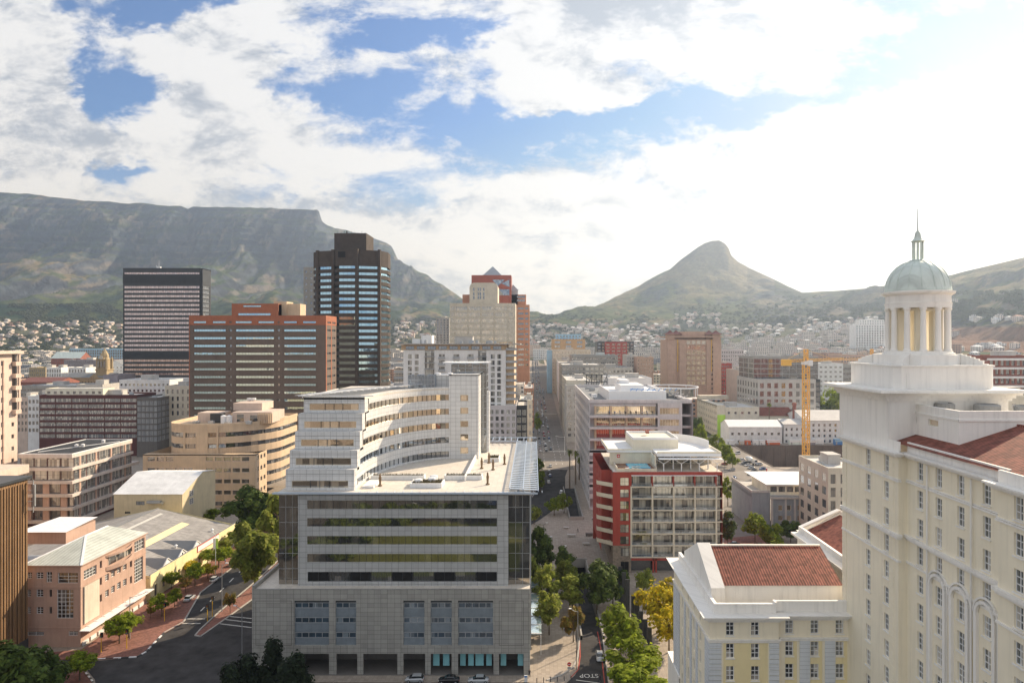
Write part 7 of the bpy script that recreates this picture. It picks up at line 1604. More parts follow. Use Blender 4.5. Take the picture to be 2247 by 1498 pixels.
gable('shed', 'small shed with bright blue doors behind the pink roofed hall', 'shed', 1700, 1745, 900, 893, 540, 12, 'blue_paint', 'roof_light', 'x', n=0)
q_ = MB(); q_.lathe(WX(1743, 505), 505, [(1.6, 0), (1.3, WZ(890, 505)), (1.6, WZ(889, 505)), (1.6, WZ(884, 505)), (1.2, WZ(883, 505))], 10); lone(q_, 'chimney', 'brick_red', 'tall brick chimney between the white halls', 'chimney')
def cabin(pa, pb, Y, h, mat, mat2, label):
 x0, x1 = WX(pa, Y), WX(pb, Y); r = thing('site_cabin', label, 'site cabin', ((x0 + x1) / 2, Y + 1.5, 0), group='cabins and containers along the pit'); q = MB(); q.box(x0, x1, Y, Y + 3, .3, h)
 for s in (x0 + .3, x1 - .6): q.box(s, s + .3, Y + .3, Y + 2.7, 0, .3)
 q.build('body', mat, r); q = MB(); q.box(x0 - .08, x1 + .08, Y - .08, Y + 3.08, h, h + .15); q.box(x0, x1, Y - .06, Y - .01, h - 1.5, h - .3) if mat2 != mat else None; q.build('roof', mat2, r)
 q = MB(); q.box(x0 + .8, x0 + 1.7, Y - .05, Y - .01, .5, 2.3); q.build('door', 'metal_grey', r)
for a, b, h, m1, m2, lab in [(1594, 1612, 3.4, 'render_white', 'render_white', 'white site cabin at the left corner of the pit'), (1653, 1665, 3.2, 'render_white', 'roof_white', 'left one of two white site cabins on the pit edge'), (1667, 1679, 3.2, 'render_white', 'roof_white', 'right one of two white site cabins on the pit edge'), (1683, 1712, 3.4, 'digger_orange', 'roof_white', 'orange container with a white upper half'), (1733, 1762, 3.6, 'copper_green', 'roof_white', 'faded green container beside the crane mast'), (1763, 1789, 3.4, 'lav_dark', 'roof_white', 'dark grey container right of the crane mast'), (1784, 1808, 3.8, 'render_white', 'roof_white', 'long white cabin right of the crane mast'), (1624, 1632, 2.6, 'sand', 'roof_light', 'tan skip container on the pit edge'), (1636, 1648, 2.8, 'digger_orange', 'digger_orange', 'small orange container on the pit edge'), (1832, 1862, 4.0, 'blue_paint', 'sky_paint', 'bright blue container next to the hotel tower')]:
 cabin(a, b, 474 + (3.5 if a == 1784 else 0), h, m1, m2, lab)
# grey three storey building and its pale neighbour in front of the pit
def greyhouse():
 Y = 262.0; x0, x1 = WX(1692, Y), WX(1815, Y); xl = WX(1652, Y); zt = WZ(1102, Y); X = lambda p: WX(p, Y)
 r = thing('grey_building', 'grey three storey building with orange windows and a white roofed top floor', 'building', ((x0 + x1) / 2, 274, 0)); w = MB()
 rows = [(1101 + 7, 1101 + 19), (1134 - 3, 1134 + 8)]; ops = [(X(a), X(a + 9), WZ(b, Y), WZ(t, Y)) for t, b in rows for a in (1708, 1727, 1750, 1769, 1792)]
 w.facade('y', Y, x0, x1, 0, zt + 2.5, ops, -1, .35); w.facade('y', Y + 1, xl, x0, 0, zt + 3.6, [], -1); w.facade('x', xl, Y + 1, Y + 28, 0, zt + 3.6, [], -1); w.facade('x', x1, Y, Y + 28, 0, zt + 3, [], 1); w.build('wall', 'grey_wall', r)
 for o in ops: win(r, 'y', Y, -1, *o, 'amber1', .3)
 q = MB()
 for a in (1692, 1722, 1742, 1762, 1784, 1809): q.box(X(a), X(a + 4), Y - .35, Y - .02, 0, zt + 1.4)
 q.box(x0 - .3, x1 + .3, Y - .6, Y - .02, zt + 1.4, zt + 2.2); q.box(xl, x1, Y + 1.1, Y + 28, zt + 2.0, zt + 2.3); q.box(xl - .2, x0, Y + .8, Y + 1.2, zt + 3.6, zt + 4.4); q.box(xl - .2, xl + .2, Y + 1.2, Y + 28, zt + 3.6, zt + 4.4); q.build('trim', 'concrete_light', r)
 a, b = X(1690), X(1810); q = MB(); u = [(a + 1, b - 1, zt + 3.2, zt + 5.6)]; q.facade('y', Y + 3.5, a, b, zt + 2, zt + 6.4, [(s, e, zt + 3.3, zt + 5.4) for s, e in spread(a + 1, b - 1, 6, .8)], -1, .2); q.facade('x', a, Y + 3.5, Y + 22, zt + 2, zt + 6.4, [], -1); q.build('top_floor', 'render_cream', r)
 for s, e in spread(a + 1, b - 1, 6, .8): win(r, 'y', Y + 3.5, -1, s, e, zt + 3.3, zt + 5.4, 'office', .18)
 q = MB(); q.poly([(a - .8, Y + 2.6, zt + 6.4), (b + .6, Y + 2.6, zt + 6.4), (b + .6, Y + 24, zt + 7.4), (a - 2.6, Y + 24, zt + 7.4)]); q.box(a - .8, b + .6, Y + 2.5, Y + 2.7, zt + 6.0, zt + 6.39); q.build('white_roof', 'roof_white', r)
 for p in (1760, 1772, 1786): MB().box(X(p), X(p) + .9, Y - .6, Y - .36, zt - 1.4, zt - .7).build('cooling_unit', 'metal_white', r)
 q = MB(); q.cyl(X(1806), Y + 8, zt + 6.5, zt + 9.5, .25, n=8); q.build('chimney', 'metal_dark', r)
 OCC.append((xl - 2, x1 + 2, Y, Y + 30)); flush(r)
greyhouse()
pblock('office_building', 'pale pinkish office with tall piers between the grey building and the hotel', 'office building', 1817, 1905, 1026, 236, 26, 'cream_stone', sh=4.6, front=(4, .5, .7, 'office'), side=(4, .5, .6, 'plain'), zlow=3, kit=2)
# ---------------------------------------------------------------- cranes and diggers
def lattice(mb, p, q, w, step, t=.22):
 p, q = Vector(p), Vector(q); L = (q - p).length; d = (q - p).normalized(); up = Vector((0, 0, 1)) if abs(d.z) < .9 else Vector((0, 1, 0)); a = d.cross(up).normalized() * w / 2; b = a.cross(d).normalized() * w / 2
 cs = [a + b, a - b, -a - b, -a + b]
 for c in cs: mb.bar(p + c, q + c, t)
 n = max(1, int(L / step))
 for i in range(n):
  u, v = p + (q - p) * (i / n), p + (q - p) * ((i + 1) / n)
  for k in range(4):
   c, e = cs[k], cs[(k + 1) % 4]; mb.bar(u + c, v + e, t * .65) if i % 2 else mb.bar(u + e, v + c, t * .65); mb.bar(v + c, v + e, t * .6)
def crane():
 Y = 396.0; X = WX(1768.5, Y) ; r = thing('tower_crane', 'yellow tower crane standing in the building pit', 'crane', (X, Y, -18)); zt = WZ(800, Y)
 q = MB(); lattice(q, (X, Y, -18), (X, Y, zt), 3.0, 3.4, .42); q.build('mast', 'crane_yellow', r)
 q = MB(); q.box(X - 2, X + 2, Y - 2, Y + 2, zt, zt + 2.0); q.box(X + .5, X + 3, Y - 2.6, Y - .6, zt - .6, zt + 2.6); q.build('slewing_cab', 'metal_white', r)
 q = MB(); lattice(q, (X, Y, zt + 2), (X, Y, WZ(766, Y)), 1.8, 2.4, .35); q.build('tower_head', 'crane_yellow', r)
 e = Vector((X + 33, Y + 26, zt + 2)); q = MB(); lattice(q, (X + 1.5, Y + 1, zt + 2.6), (e.x, e.y, e.z + .6), 1.4, 2.4, .17); q.bar((X, Y, WZ(767, Y)), (e.x - 12, e.y - 9.5, zt + 3.6), .14); q.build('jib', 'crane_yellow', r)
 q = MB(); b = (X - 16, Y - 11, zt + 2.4); lattice(q, (X - 1.5, Y - 1, zt + 2.6), b, 1.4, 2.4, .2); q.bar((X, Y, WZ(767, Y)), (b[0] + 2, b[1] + 1.4, zt + 3.6), .14); q.box(b[0] - 2, b[0] + 3, b[1] - 1.4, b[1] + 1.4, zt - .2, zt + 3.4); q.build('counter_jib', 'crane_yellow', r)
 Y2 = 455; X2 = WX(1913, Y2); r = thing('tower_crane', 'second yellow crane partly hidden by the domed tower', 'crane', (X2, Y2, -18)); q = MB(); lattice(q, (X2, Y2, -18), (X2, Y2, 60), 2.4, 3, .4); q.build('mast', 'crane_yellow', r)
 q = MB(); lattice(q, (X2, Y2, 60.5), (WX(1775, 480), 480, 59), 1.4, 2.6, .16); lattice(q, (X2, Y2, 60), (X2, Y2, 67), 1.4, 2, .3); q.build('jib', 'crane_yellow', r)
crane()
def digger(x, y, z, rot, label, s=1.0):
 r = thing('excavator', label, 'excavator', (x, y, z), rot, 'orange excavators in the pit'); WL[r.name] = Vector((0, 0, 0)); q = MB(); q.box(-2.4, 2.4, -1.6, -.9, 0, 1); q.box(-2.4, 2.4, .9, 1.6, 0, 1); q.build('tracks', 'metal_dark', r)
 q = MB(); q.box(-2.6, 1.6, -1.4, 1.4, 1.1, 2.4); q.build('body', 'digger_orange', r); q = MB(); q.box(.2, 1.7, .1, 1.4, 2.4, 3.9); q.build('cab', 'glass_dark', r)
 q = MB(); q.bar((1.4, -.4, 2), (5.2, -.4, 5.4), .7); q.bar((5.2, -.4, 5.4), (8.6, -.4, 3.4), .6); q.build('boom', 'digger_orange', r); q = MB(); q.prism([(8.2, -1), (9.4, -1), (9.4, .2), (8.2, .2)], 2.2, 3.6); q.build('bucket', 'metal_dark', r)
digger(148, 405, -18 + 0, .2, 'orange excavator with raised boom at the left of the pit'); digger(158, 420, -18, 2.6, 'orange excavator digging beside the crane base'); digger(143, 462, -12, -.3, 'orange excavator on the spoil heap near the white cabins')
q_ = MB(); q_.prism([(138, 448), (160, 452), (158, 472), (138, 472)], -18, -12); tagit(q_.build('spoil_heap', 'earth'), 'flattened brown spoil heap in the pit', kind='structure')
# ---------------------------------------------------------------- filler city blocks between the measured ones
citymat('city_wall', [(.62, .60, .56), (.50, .42, .33), (.70, .69, .67), (.40, .38, .36), (.58, .46, .36), (.66, .60, .46), (.30, .30, .33), (.74, .74, .73), (.45, .28, .20), (.60, .55, .50)])
citymat('house_wall', [(.78, .78, .77), (.70, .67, .62), (.72, .63, .56), (.80, .79, .78), (.60, .59, .58)], pu=4.2, pv=3.2, roofc=(.30, .14, .10))
pm('house_roof_red', (.30, .14, .105), amt=.2); pm('house_roof_grey', (.36, .36, .37), amt=.2); pm('house_roof_white', (.74, .74, .74)); pm('house_roof_brown', (.25, .16, .12))
def clash(a, b, c, d, L): return any(a < q[1] and b > q[0] and c < q[3] and d > q[2] for q in L)
OCC += [(-8, 37, 380, 1720), (130, 262, 385, 485), (-205, -115, 395, 430), (-165, -100, 495, 550), (-365, -285, 595, 630), (-80, 0, 615, 715), (-70, 0, 320, 365), (25, 75, 285, 405), (75, 130, 380, 600), (-250, -120, 290, 350), (36, 62, 500, 1330)]
LABN = {}
def fillers():
 rr = random.Random(21); n = 0; desc = ['with a tall lift house', 'with two roof units', 'with a plain flat roof', 'with a stepped roof']
 y = 460.0
 while y < 1950:
  stepx = 44 + (y - 460) * .012; x = WX(-40, y)
  while x < WX(2290, y):
   w = rr.uniform(.5, .85) * stepx; dd = rr.uniform(.5, .85) * 48; x0 = x + rr.uniform(0, 5); g = gz(x0 + w / 2, y)
   px = VX + FPX * (x0 + w / 2) / y
   zmax = WZ(786 if px < 1160 else 775, y) if y < 1100 else g + 16
   if px < 290: zmax = min(zmax, WZ(805 if y < 1200 else 770, y))
   if px > 2090: zmax = min(zmax, WZ(800, y))
   h = min(g + rr.choice([8, 10, 12, 15, 18, 24, 30]) * (1 if y > 600 else .7), zmax) - g
   if px < 290 and 830 < y: h = min(h, rr.uniform(5, 11))
   if h > 4 and not clash(x0, x0 + w, y, y + dd, OCC) and rr.random() < .93:
    q = MB(); k = rr.random();
    q.box(x0, x0 + w, y, y + dd, g - 3, g + h); q.box(x0 - .2, x0 + w + .2, y - .2, y + .1, g + h, g + h + .7); q.box(x0 - .2, x0 + .2, y + .1, y + dd, g + h, g + h + .7)
    if k < .5: q.box(x0 + w * .3, x0 + w * .6, y + dd * .3, y + dd * .6, g + h, g + h + 2.8)
    if k > .3: q.box(x0 + w * .1, x0 + w * .22, y + dd * .1, y + dd * .3, g + h, g + h + 1.4); q.box(x0 + w * .72, x0 + w * .84, y + dd * .5, y + dd * .7, g + h, g + h + 1.6)
    side = 'left of the main street' if x0 < 0 else 'right of the main street'; far = 'behind the tall blocks' if y < 800 else ('in the middle of the town' if y < 1300 else 'at the foot of the hills')
    sz = 'low' if h < 11 else ('mid height' if h < 20 else 'taller')
    if n >= 285:
     b0 = len(REST.v); REST.v += q.v; REST.f += [tuple(b0 + j for j in f) for f in q.f]; REST.m += q.m; x += stepx; continue
    lone(q, 'city_building', 'city_wall', f'{sz} flat roofed building {side}, {far}', 'building', group='flat roofed city buildings of the middle distance'); n += 1
   x += stepx
  y += 52 + (y - 460) * .02
 return n
REST = MB(); NF = fillers(); REST.v and tagit(REST.build('distant_buildings', 'city_wall'), 'low flat roofed buildings at the far edge of the town', kind='stuff')
def houses():
 rr = random.Random(4); items = []
 def ground_at(px, py):
  c = int(np.clip(round((px - TC[0]) / 3.2), 0, NC - 1)); p = VY - (TZ[c] - CAMH) * FPX / TY[c]
  ok = np.where((p[:-1] >= py) & (p[1:] < py))[0]
  if not len(ok): return None
  i = ok[0]; t = (p[i] - py) / max(1e-6, p[i] - p[i + 1]); return (px - VX) * (TY[c][i] + t * (TY[c][i + 1] - TY[c][i])) / FPX, TY[c][i] + t * (TY[c][i + 1] - TY[c][i]), TZ[c][i] + t * (TZ[c][i + 1] - TZ[c][i])
 zones = [(-60, 275, 706, 768, 175, 'on the left slope below the flat topped mountain'), (866, 985, 708, 762, 90, 'between the dark tower and the cream tower'), (1163, 1330, 712, 760, 150, 'on the saddle slope beyond the main street'), (1330, 1470, 706, 765, 130, 'on the slope left of the turreted tower'), (1585, 1960, 712, 790, 260, 'on the hillside below the pointed mountain'), (1740, 1960, 700, 735, 50, 'high on the hillside left of the domed tower'), (2090, 2247, 760, 785, 12, 'behind the brick apartments'), (1480, 1585, 690, 722, 40, 'above the turreted tower'), (2140, 2240, 698, 706, 10, 'on the ledge of the right hand hill')]
 for a, b, t, bt, n, lab in zones:
  for i in range(n):
   for tr in range(8):
    px, py = rr.uniform(a, b), rr.uniform(t, bt)
    dens_ = mnoise.noise(Vector((px / 40, py / 14, 3)))
    if dens_ < -.25: continue
    if a < 0 and py < 700 + abs(px - 60) * .06: continue
    if a == 1585 and px > 1700 and py < 700 + (px - 1700) * .05: continue
    g = ground_at(px, py)
    if g is None or g[1] < 900 or clash(g[0] - 8, g[0] + 8, g[1] - 8, g[1] + 8, OCC): continue
    items.append((g, lab, px, py)); break
 items.sort(key=lambda q: q[0][1]); rest = MB(); roofs = ['house_roof_red', 'house_roof_grey', 'house_roof_white', 'house_roof_brown']; rn = ['red', 'grey', 'white', 'brown']
 for i, ((x, y, z), lab, px, py) in enumerate(items):
  s = .75 + y / 5200; w, dd, h = rr.uniform(9, 17) * s, rr.uniform(9, 13) * s, rr.uniform(4.5, 8.5) * s; k = rr.choices(range(4), [2.4, 2.6, 4, 1.2])[0]; q = MB()
  q.box(x - w / 2, x + w / 2, y, y + dd, z - 4, z + h, 0)
  if rr.random() < .62:
   rh = rr.uniform(1.6, 3.0) * s; e = .6; c = (x, y + dd / 2, z + h + rh); a_, b_ = x - w / 2 - e, x + w / 2 + e; y0, y1 = y - e, y + dd + e; l = w * .22; zz = z + h + .02
   q.poly([(a_, y0, zz), (b_, y0, zz), (x + l, c[1], c[2]), (x - l, c[1], c[2])], 1); q.poly([(x - l, c[1], c[2]), (x + l, c[1], c[2]), (b_, y1, zz), (a_, y1, zz)], 1); q.poly([(b_, y0, zz), (b_, y1, zz), (x + l, c[1], c[2])], 1); q.poly([(a_, y1, zz), (a_, y0, zz), (x - l, c[1], c[2])], 1); form = 'pitched'
  else: q.box(x - w / 2 - .3, x + w / 2 + .3, y - .3, y + dd, z + h, z + h + .5, 1); q.box(x - w * .3, x + w * .1, y + 2, y + dd * .7, z + h + .5, z + h + 2.6 * s, 0); form = 'flat'
  if i < 300: lone(q, 'house', ['house_wall', roofs[k]], f'small house with a {form} {rn[k]} roof {lab}', 'house', group='small houses scattered over the slopes')
  else:
   b0 = len(rest.v); rest.v += q.v; rest.f += [tuple(b0 + j for j in f) for f in q.f]; rest.m += [0 if m == 0 else 1 + k for m in q.m]
 if rest.v: tagit(rest.build('distant_houses', ['house_wall'] + roofs), 'carpet of tiny pale houses farther up the slopes', kind='stuff')
 return ground_at
ground_at = houses()
# ---------------------------------------------------------------- trees
def leafmat(name, col, col2, tr=.25):
 m, g, b = newmat(name); nt = m.node_tree
 rnd = g.n('ShaderNodeObjectInfo').outputs['Random']; f = g.noise(pos(g), .9, 3); r = g.n('ShaderNodeNewGeometry').outputs['Random Per Island']
 c = g.mix(g.mr(f, .35, .65), col, col2); k = g.m('MULTIPLY', g.mr(r, 0, 1, .65, 1.35, False), g.mr(rnd, 0, 1, .85, 1.15, False))
 c = g.mix(1.0, c, g.comb(k, k, k), 'MULTIPLY'); g.put(b.inputs['Base Color'], c); b.inputs['Roughness'].default_value = .75; b.inputs['Specular IOR Level'].default_value = .2
 t = g.n('ShaderNodeBsdfTranslucent'); g.put(t.inputs[0], c); mx = g.n('ShaderNodeMixShader'); mx.inputs[0].default_value = tr
 nt.links.new(b.outputs[0], mx.inputs[1]); nt.links.new(t.outputs[0], mx.inputs[2]); o = [n for n in nt.nodes if n.type == 'OUTPUT_MATERIAL'][0]; nt.links.new(mx.outputs[0], o.inputs[0])
leafmat('leaf_green', (.19, .26, .02), (.28, .33, .03), .55); leafmat('leaf_dark', (.06, .10, .018), (.11, .15, .028)); leafmat('leaf_olive', (.34, .36, .08), (.24, .30, .05), .55); leafmat('leaf_yellow', (.55, .42, .02), (.36, .33, .02), .5); leafmat('leaf_autumn', (.27, .16, .035), (.16, .15, .03)); leafmat('leaf_pine', (.012, .020, .010), (.022, .034, .014), .1); leafmat('leaf_far', (.045, .065, .022), (.085, .10, .035))
pm('bark', (.13, .10, .07), amt=.3, scale=2, streak=0); pm('palm_trunk', (.20, .15, .10), amt=.3, scale=2, streak=0)
def crown(seed, kind, n):
 """leaf-sized faces gathered in clumps of uneven size on branch ends; unit tree: crown about 1 wide, 1 tall, centred"""
 rr = random.Random(seed); mb = MB(); clumps = []
 spec = {'round': (.36, .36, 20), 'wide': (.44, .24, 22), 'tall': (.24, .46, 18), 'ragged': (.38, .40, 15), 'cone': (.34, .5, 20)}[kind]
 for i in range(spec[2]):
  for _ in range(50):
   x, y, z = rr.uniform(-1, 1), rr.uniform(-1, 1), rr.uniform(-1, 1); r2 = x * x + y * y + z * z
   if .25 < r2 < 1: break
  sx = spec[0] * (1 if kind != 'cone' else max(.12, (1 - z) / 1.6)); cr = rr.uniform(.10, .19) * (1 if kind != 'ragged' else .85)
  clumps.append((x * sx, y * sx, z * spec[1], cr))
 L = .052 if kind != 'cone' else .04
 for i in range(n):
  cx, cy, cz, cr = rr.choice(clumps); a, b = rr.uniform(0, 6.283), math.acos(rr.uniform(-.75, 1)); q = cr * (rr.random() ** .35) * (1 + .35 * math.sin(a * 3 + cz * 20))
  p = Vector((cx + q * math.sin(b) * math.cos(a), cy + q * math.sin(b) * math.sin(a), cz + q * math.cos(b) * .85))
  nrm = Vector((math.sin(b) * math.cos(a), math.sin(b) * math.sin(a), math.cos(b) + .5)) + Vector((rr.uniform(-.7, .7), rr.uniform(-.7, .7), rr.uniform(-.5, .7))); nrm.normalize()
  u = nrm.orthogonal().normalized(); v = nrm.cross(u); t = rr.uniform(0, 6.28); u, v = u * math.cos(t) + v * math.sin(t), v * math.cos(t) - u * math.sin(t); s = L * rr.uniform(.6, 1.25)
  mb.poly([p - u * s, p + v * s * .55, p + u * s, p - v * s * .5])
 return mb, clumps
PROTO = {}
def proto(kind, mat, seed, n):
 k = (kind, mat, seed)
 if k not in PROTO:
  c, cl = crown(seed, kind, n); t = MB(); rr = random.Random(seed)
  base = Vector((0, 0, 0)); top = Vector((rr.uniform(-.03, .03), rr.uniform(-.03, .03), .62)); t.lathe(0, 0, [(.034, 0), (.024, .2), (.020, .45)], 8); t.bar((0, 0, .44), top + Vector((0, 0, .06)), .026)
  for cx, cy, cz, cr in cl[:11]: s = Vector((0, 0, rr.uniform(.26, .5))); t.bar(s, (cx * .85, cy * .85, .5 + cz * .62 + .08), .012)
  PROTO[k] = (c.mesh('crown', [mat]), t.mesh('trunk', ['bark']))
 return PROTO[k]
def tree(x, y, h, w, kind, mat, label, group=None, z=0.0, n=3800, low=.30, seed=None, name='tree'):
 """h total height, w crown width, low share of the height that is bare trunk"""
 seed = random.randint(0, 2) if seed is None else seed; cm, tm = proto(kind, mat, seed, n)
 r = thing(name, label, 'tree', (x, y, z), random.uniform(0, 6.28), group); sc = {'round': .74, 'wide': .86, 'tall': .54, 'ragged': .74, 'cone': .70}[kind]; sv = {'round': .84, 'wide': .62, 'tall': 1.02, 'ragged': .88, 'cone': 1.1}[kind]
 ch = h * (1 - low); link('crown', cm, r, (0, 0, h - ch * .5), 0, (w / sc, w / sc, ch / sv)); link('trunk', tm, r, (0, 0, 0), 0, (max(w, h * .6) * .9, max(w, h * .6) * .9, h * .95)); return r
def ptree(px, pyb, pyt, wpx, kind, mat, label, **k):
 x, y = GP(px, pyb); h = (pyb - pyt) * y / FPX; tree(x, y, h, wpx * y / FPX, kind, mat, label, **k)
random.seed(11)
ptree(545, 1168, 1070, 92, 'round', 'leaf_dark', 'large rounded dark green tree in front of the curved sandstone building', n=9000, low=.12)
ptree(560, 1300, 1140, 100, 'ragged', 'leaf_olive', 'tall loose olive green tree on the pavement left of the podium', n=9000, low=.22)
ptree(612, 1245, 1085, 80, 'ragged', 'leaf_olive', 'tall yellowish tree close to the left glass wall of the podium block', n=9000, low=.15)
ptree(462, 1150, 1116, 34, 'round', 'leaf_green', 'small green tree behind the back corner of the warehouse')
for i, (px, b, t, w, m, lab) in enumerate([(262, 1412, 1352, 58, 'leaf_green', 'bushy street tree beside the pink corner building, nearest the striped kerb'), (282, 1398, 1340, 46, 'leaf_green', 'street tree with two stems touching the bushy one'), (355, 1352, 1302, 44, 'leaf_green', 'street tree behind the traffic light'), (383, 1332, 1292, 36, 'leaf_green', 'small street tree behind the silver car'), (376, 1292, 1254, 38, 'leaf_green', 'bright street tree by the end of the dormers'), (407, 1300, 1262, 30, 'leaf_autumn', 'thin brownish street tree opposite the white car'), (428, 1286, 1236, 44, 'leaf_green', 'green street tree left of the white car'), (420, 1262, 1230, 36, 'leaf_yellow', 'golden street tree against the warehouse wall'), (456, 1270, 1236, 40, 'leaf_yellow', 'golden green street tree beside the white car roof'), (455, 1240, 1205, 34, 'leaf_olive', 'olive street tree below the red framed sign'), (480, 1246, 1200, 52, 'leaf_green', 'broad street tree under the flag lamp post'), (500, 1215, 1178, 36, 'leaf_olive', 'street tree near the warehouse back corner'), (530, 1206, 1158, 52, 'leaf_olive', 'larger olive tree past the warehouse'), (330, 1355, 1330, 18, 'leaf_autumn', 'tiny sapling on the brick pavement'), (505, 1345, 1298, 26, 'leaf_autumn', 'spindly sapling on the traffic island'), (175, 1492, 1430, 62, 'leaf_green', 'small green tree on the rounded brick corner')]):
 ptree(px, b, t, w, 'round' if i % 2 else 'wide', m, lab, group='small street trees', n=2200, low=.38)
for i, (px, b, t, w, lab) in enumerate([(20, 1560, 1412, 130, 'dark leafy tree in the bottom left corner'), (78, 1545, 1425, 100, 'second dark leafy tree in the bottom left corner')]): ptree(px, b, t, w, 'round', 'leaf_dark', lab, n=7000, low=.1)
for i, (x, Y, t, w, lab) in enumerate([(598, 134, 1402, 70, 'tallest dark pine at the bottom edge in front of the podium'), (540, 132, 1430, 80, 'left dark pine at the bottom edge'), (650, 133, 1432, 75, 'right dark pine at the bottom edge'), (505, 128, 1455, 70, 'low dark pine at the bottom edge, farthest left of the group'), (628, 128, 1450, 80, 'dark pine in front of the tallest one')]):
 tree(WX(x, Y), Y, WZ(t, Y), w * Y / FPX, 'cone', 'leaf_pine', lab, n=7000, low=.05, group='dark pines at the bottom edge')
for px, b, t, w, k, m, lab in [(1205, 1392, 1292, 56, 'round', 'leaf_olive', 'olive tree nearest the road lamp on the plaza'), (1200, 1340, 1238, 58, 'round', 'leaf_olive', 'olive tree in the middle of the plaza row'), (1256, 1345, 1262, 46, 'tall', 'leaf_olive', 'slender olive tree beside the underpass road'), (1240, 1310, 1228, 40, 'tall', 'leaf_olive', 'slender grey green tree behind the slender olive one'), (1258, 1408, 1330, 46, 'ragged', 'leaf_autumn', 'small brown autumn tree beside the service road'), (1180, 1270, 1155, 40, 'tall', 'leaf_dark', 'tall dark tree against the right edge of the office block'), (1198, 1260, 1180, 34, 'tall', 'leaf_dark', 'dark tree next to the tall dark one'), (1240, 1275, 1195, 36, 'tall', 'leaf_dark', 'dark slim tree left of the underpass mouth'), (1172, 1310, 1218, 34, 'tall', 'leaf_olive', 'narrow olive tree beside the glass walkway roof'),
       (1310, 1345, 1235, 74, 'round', 'leaf_dark', 'dark spreading tree left of the row of slabs'), (1345, 1330, 1240, 60, 'round', 'leaf_dark', 'dark tree next to the spreading one, nearest the slabs'), (1362, 1450, 1328, 92, 'round', 'leaf_green', 'bright green tree beside the service road, farthest of three'), (1388, 1498, 1396, 100, 'round', 'leaf_green', 'bright green tree in the middle of three by the service road'), (1408, 1560, 1448, 118, 'round', 'leaf_green', 'bright green tree of three by the service road, at the bottom edge'), (1448, 1385, 1280, 96, 'wide', 'leaf_yellow', 'large golden yellow tree beside the hotel wing'), (1468, 1430, 1330, 70, 'round', 'leaf_yellow', 'smaller golden tree against the hotel wall'), (1470, 1320, 1268, 40, 'round', 'leaf_yellow', 'small yellow bushy tree at the back of the golden one'), (1412, 1300, 1250, 40, 'wide', 'leaf_olive', 'thin yellowish tree in front of the balcony block'),
       (1216, 1130, 1092, 36, 'wide', 'leaf_green', 'low spreading tree on the corner above the plaza'), (1238, 1125, 1082, 30, 'wide', 'leaf_green', 'low spreading tree beside the upper ramp'), (1172, 1150, 1110, 28, 'wide', 'leaf_olive', 'low tree on the plaza edge behind the glass block'), (1182, 1058, 1004, 22, 'tall', 'leaf_green', 'bright green tree by the street just past the roof louvres'), (1186, 1080, 1030, 20, 'tall', 'leaf_green', 'second bright green tree just past the roof louvres'),
       (1597, 1205, 1122, 28, 'tall', 'leaf_dark', 'dark columnar tree right of the balcony block'), (1597, 1110, 1046, 26, 'round', 'leaf_green', 'round green tree on the street behind the balcony block'), (1657, 1192, 1124, 50, 'round', 'leaf_green', 'bright round tree left of the grey building'), (1692, 1210, 1146, 50, 'round', 'leaf_green', 'green tree in front of the grey building'), (1702, 1248, 1188, 64, 'wide', 'leaf_green', 'low broad tree right behind the red tiled wing'), (1735, 1190, 1140, 40, 'round', 'leaf_dark', 'dark tree under the grey building windows'), (1643, 1100, 1058, 20, 'tall', 'leaf_green', 'narrow tree at the left end of the grey building'), (1680, 1070, 1040, 40, 'wide', 'leaf_green', 'low green shrubby tree at the pit corner'), (1535, 1000, 930, 30, 'round', 'leaf_green', 'green street tree at the far end of the side road'), (1530, 975, 915, 24, 'round', 'leaf_dark', 'dark street tree beside the terraces block'), (1572, 1000, 952, 30, 'round', 'leaf_green', 'street tree left of the white cabin'), (1590, 1020, 972, 34, 'round', 'leaf_green', 'street tree nearest the parked cars'), (1608, 1028, 996, 26, 'wide', 'leaf_green', 'flat topped street tree beside the parked cars'),
       (1840, 1075, 1010, 50, 'round', 'leaf_dark', 'dark tree at the right end of the pit'), (1800, 1070, 1030, 40, 'round', 'leaf_dark', 'dark tree beside the crane foot'), (1825, 930, 852, 76, 'wide', 'leaf_green', 'bright green spreading tree beside the big grey office'), (1846, 935, 880, 40, 'round', 'leaf_olive', 'olive tree left of the hotel tower'), (1180, 955, 905, 14, 'tall', 'leaf_green', 'slim street tree beside the beige street building')]:
 ptree(px, b, t, w, k, m, lab, n=5200 if b > 1200 else 2600, low=.25)
def palm(px, pyb, pyt, label):
 x, y = GP(px, pyb); h = (pyb - pyt) * y / FPX; r = thing('palm_tree', label, 'palm tree', (x, y, 0), group='tall palms'); WL[r.name] = Vector((0, 0, 0)); t = MB(); t.lathe(0, 0, [(.38, 0), (.3, h * .5), (.27, h * .92)], 8); t.build('trunk', 'palm_trunk', r); q = MB(); rr = random.Random(int(px))
 for i in range(34):
  a = rr.uniform(0, 6.28); el = rr.uniform(-.7, 1.2); L = rr.uniform(2.2, 3.2); p = Vector((0, 0, h * .92))
  for s in range(4):
   e = el - s * .45; nx_ = p + Vector((math.cos(a) * math.cos(e), math.sin(a) * math.cos(e), math.sin(e))) * L / 4; wv = Vector((-math.sin(a), math.cos(a), 0)) * (.42 - .09 * s)
   q.poly([p - wv, nx_ - wv * .8, nx_ + wv * .8, p + wv]); p = nx_
 q.build('crown', 'leaf_olive', r)
palm(1250, 1072, 984, 'tall palm on the corner left of the terraces block'); palm(1263, 1062, 988, 'tall palm against the terraces block side wall'); palm(1688, 960, 880, 'palm between the white halls and the grey office'); palm(1271, 1052, 1004, 'shorter palm in the shade of the terraces block')
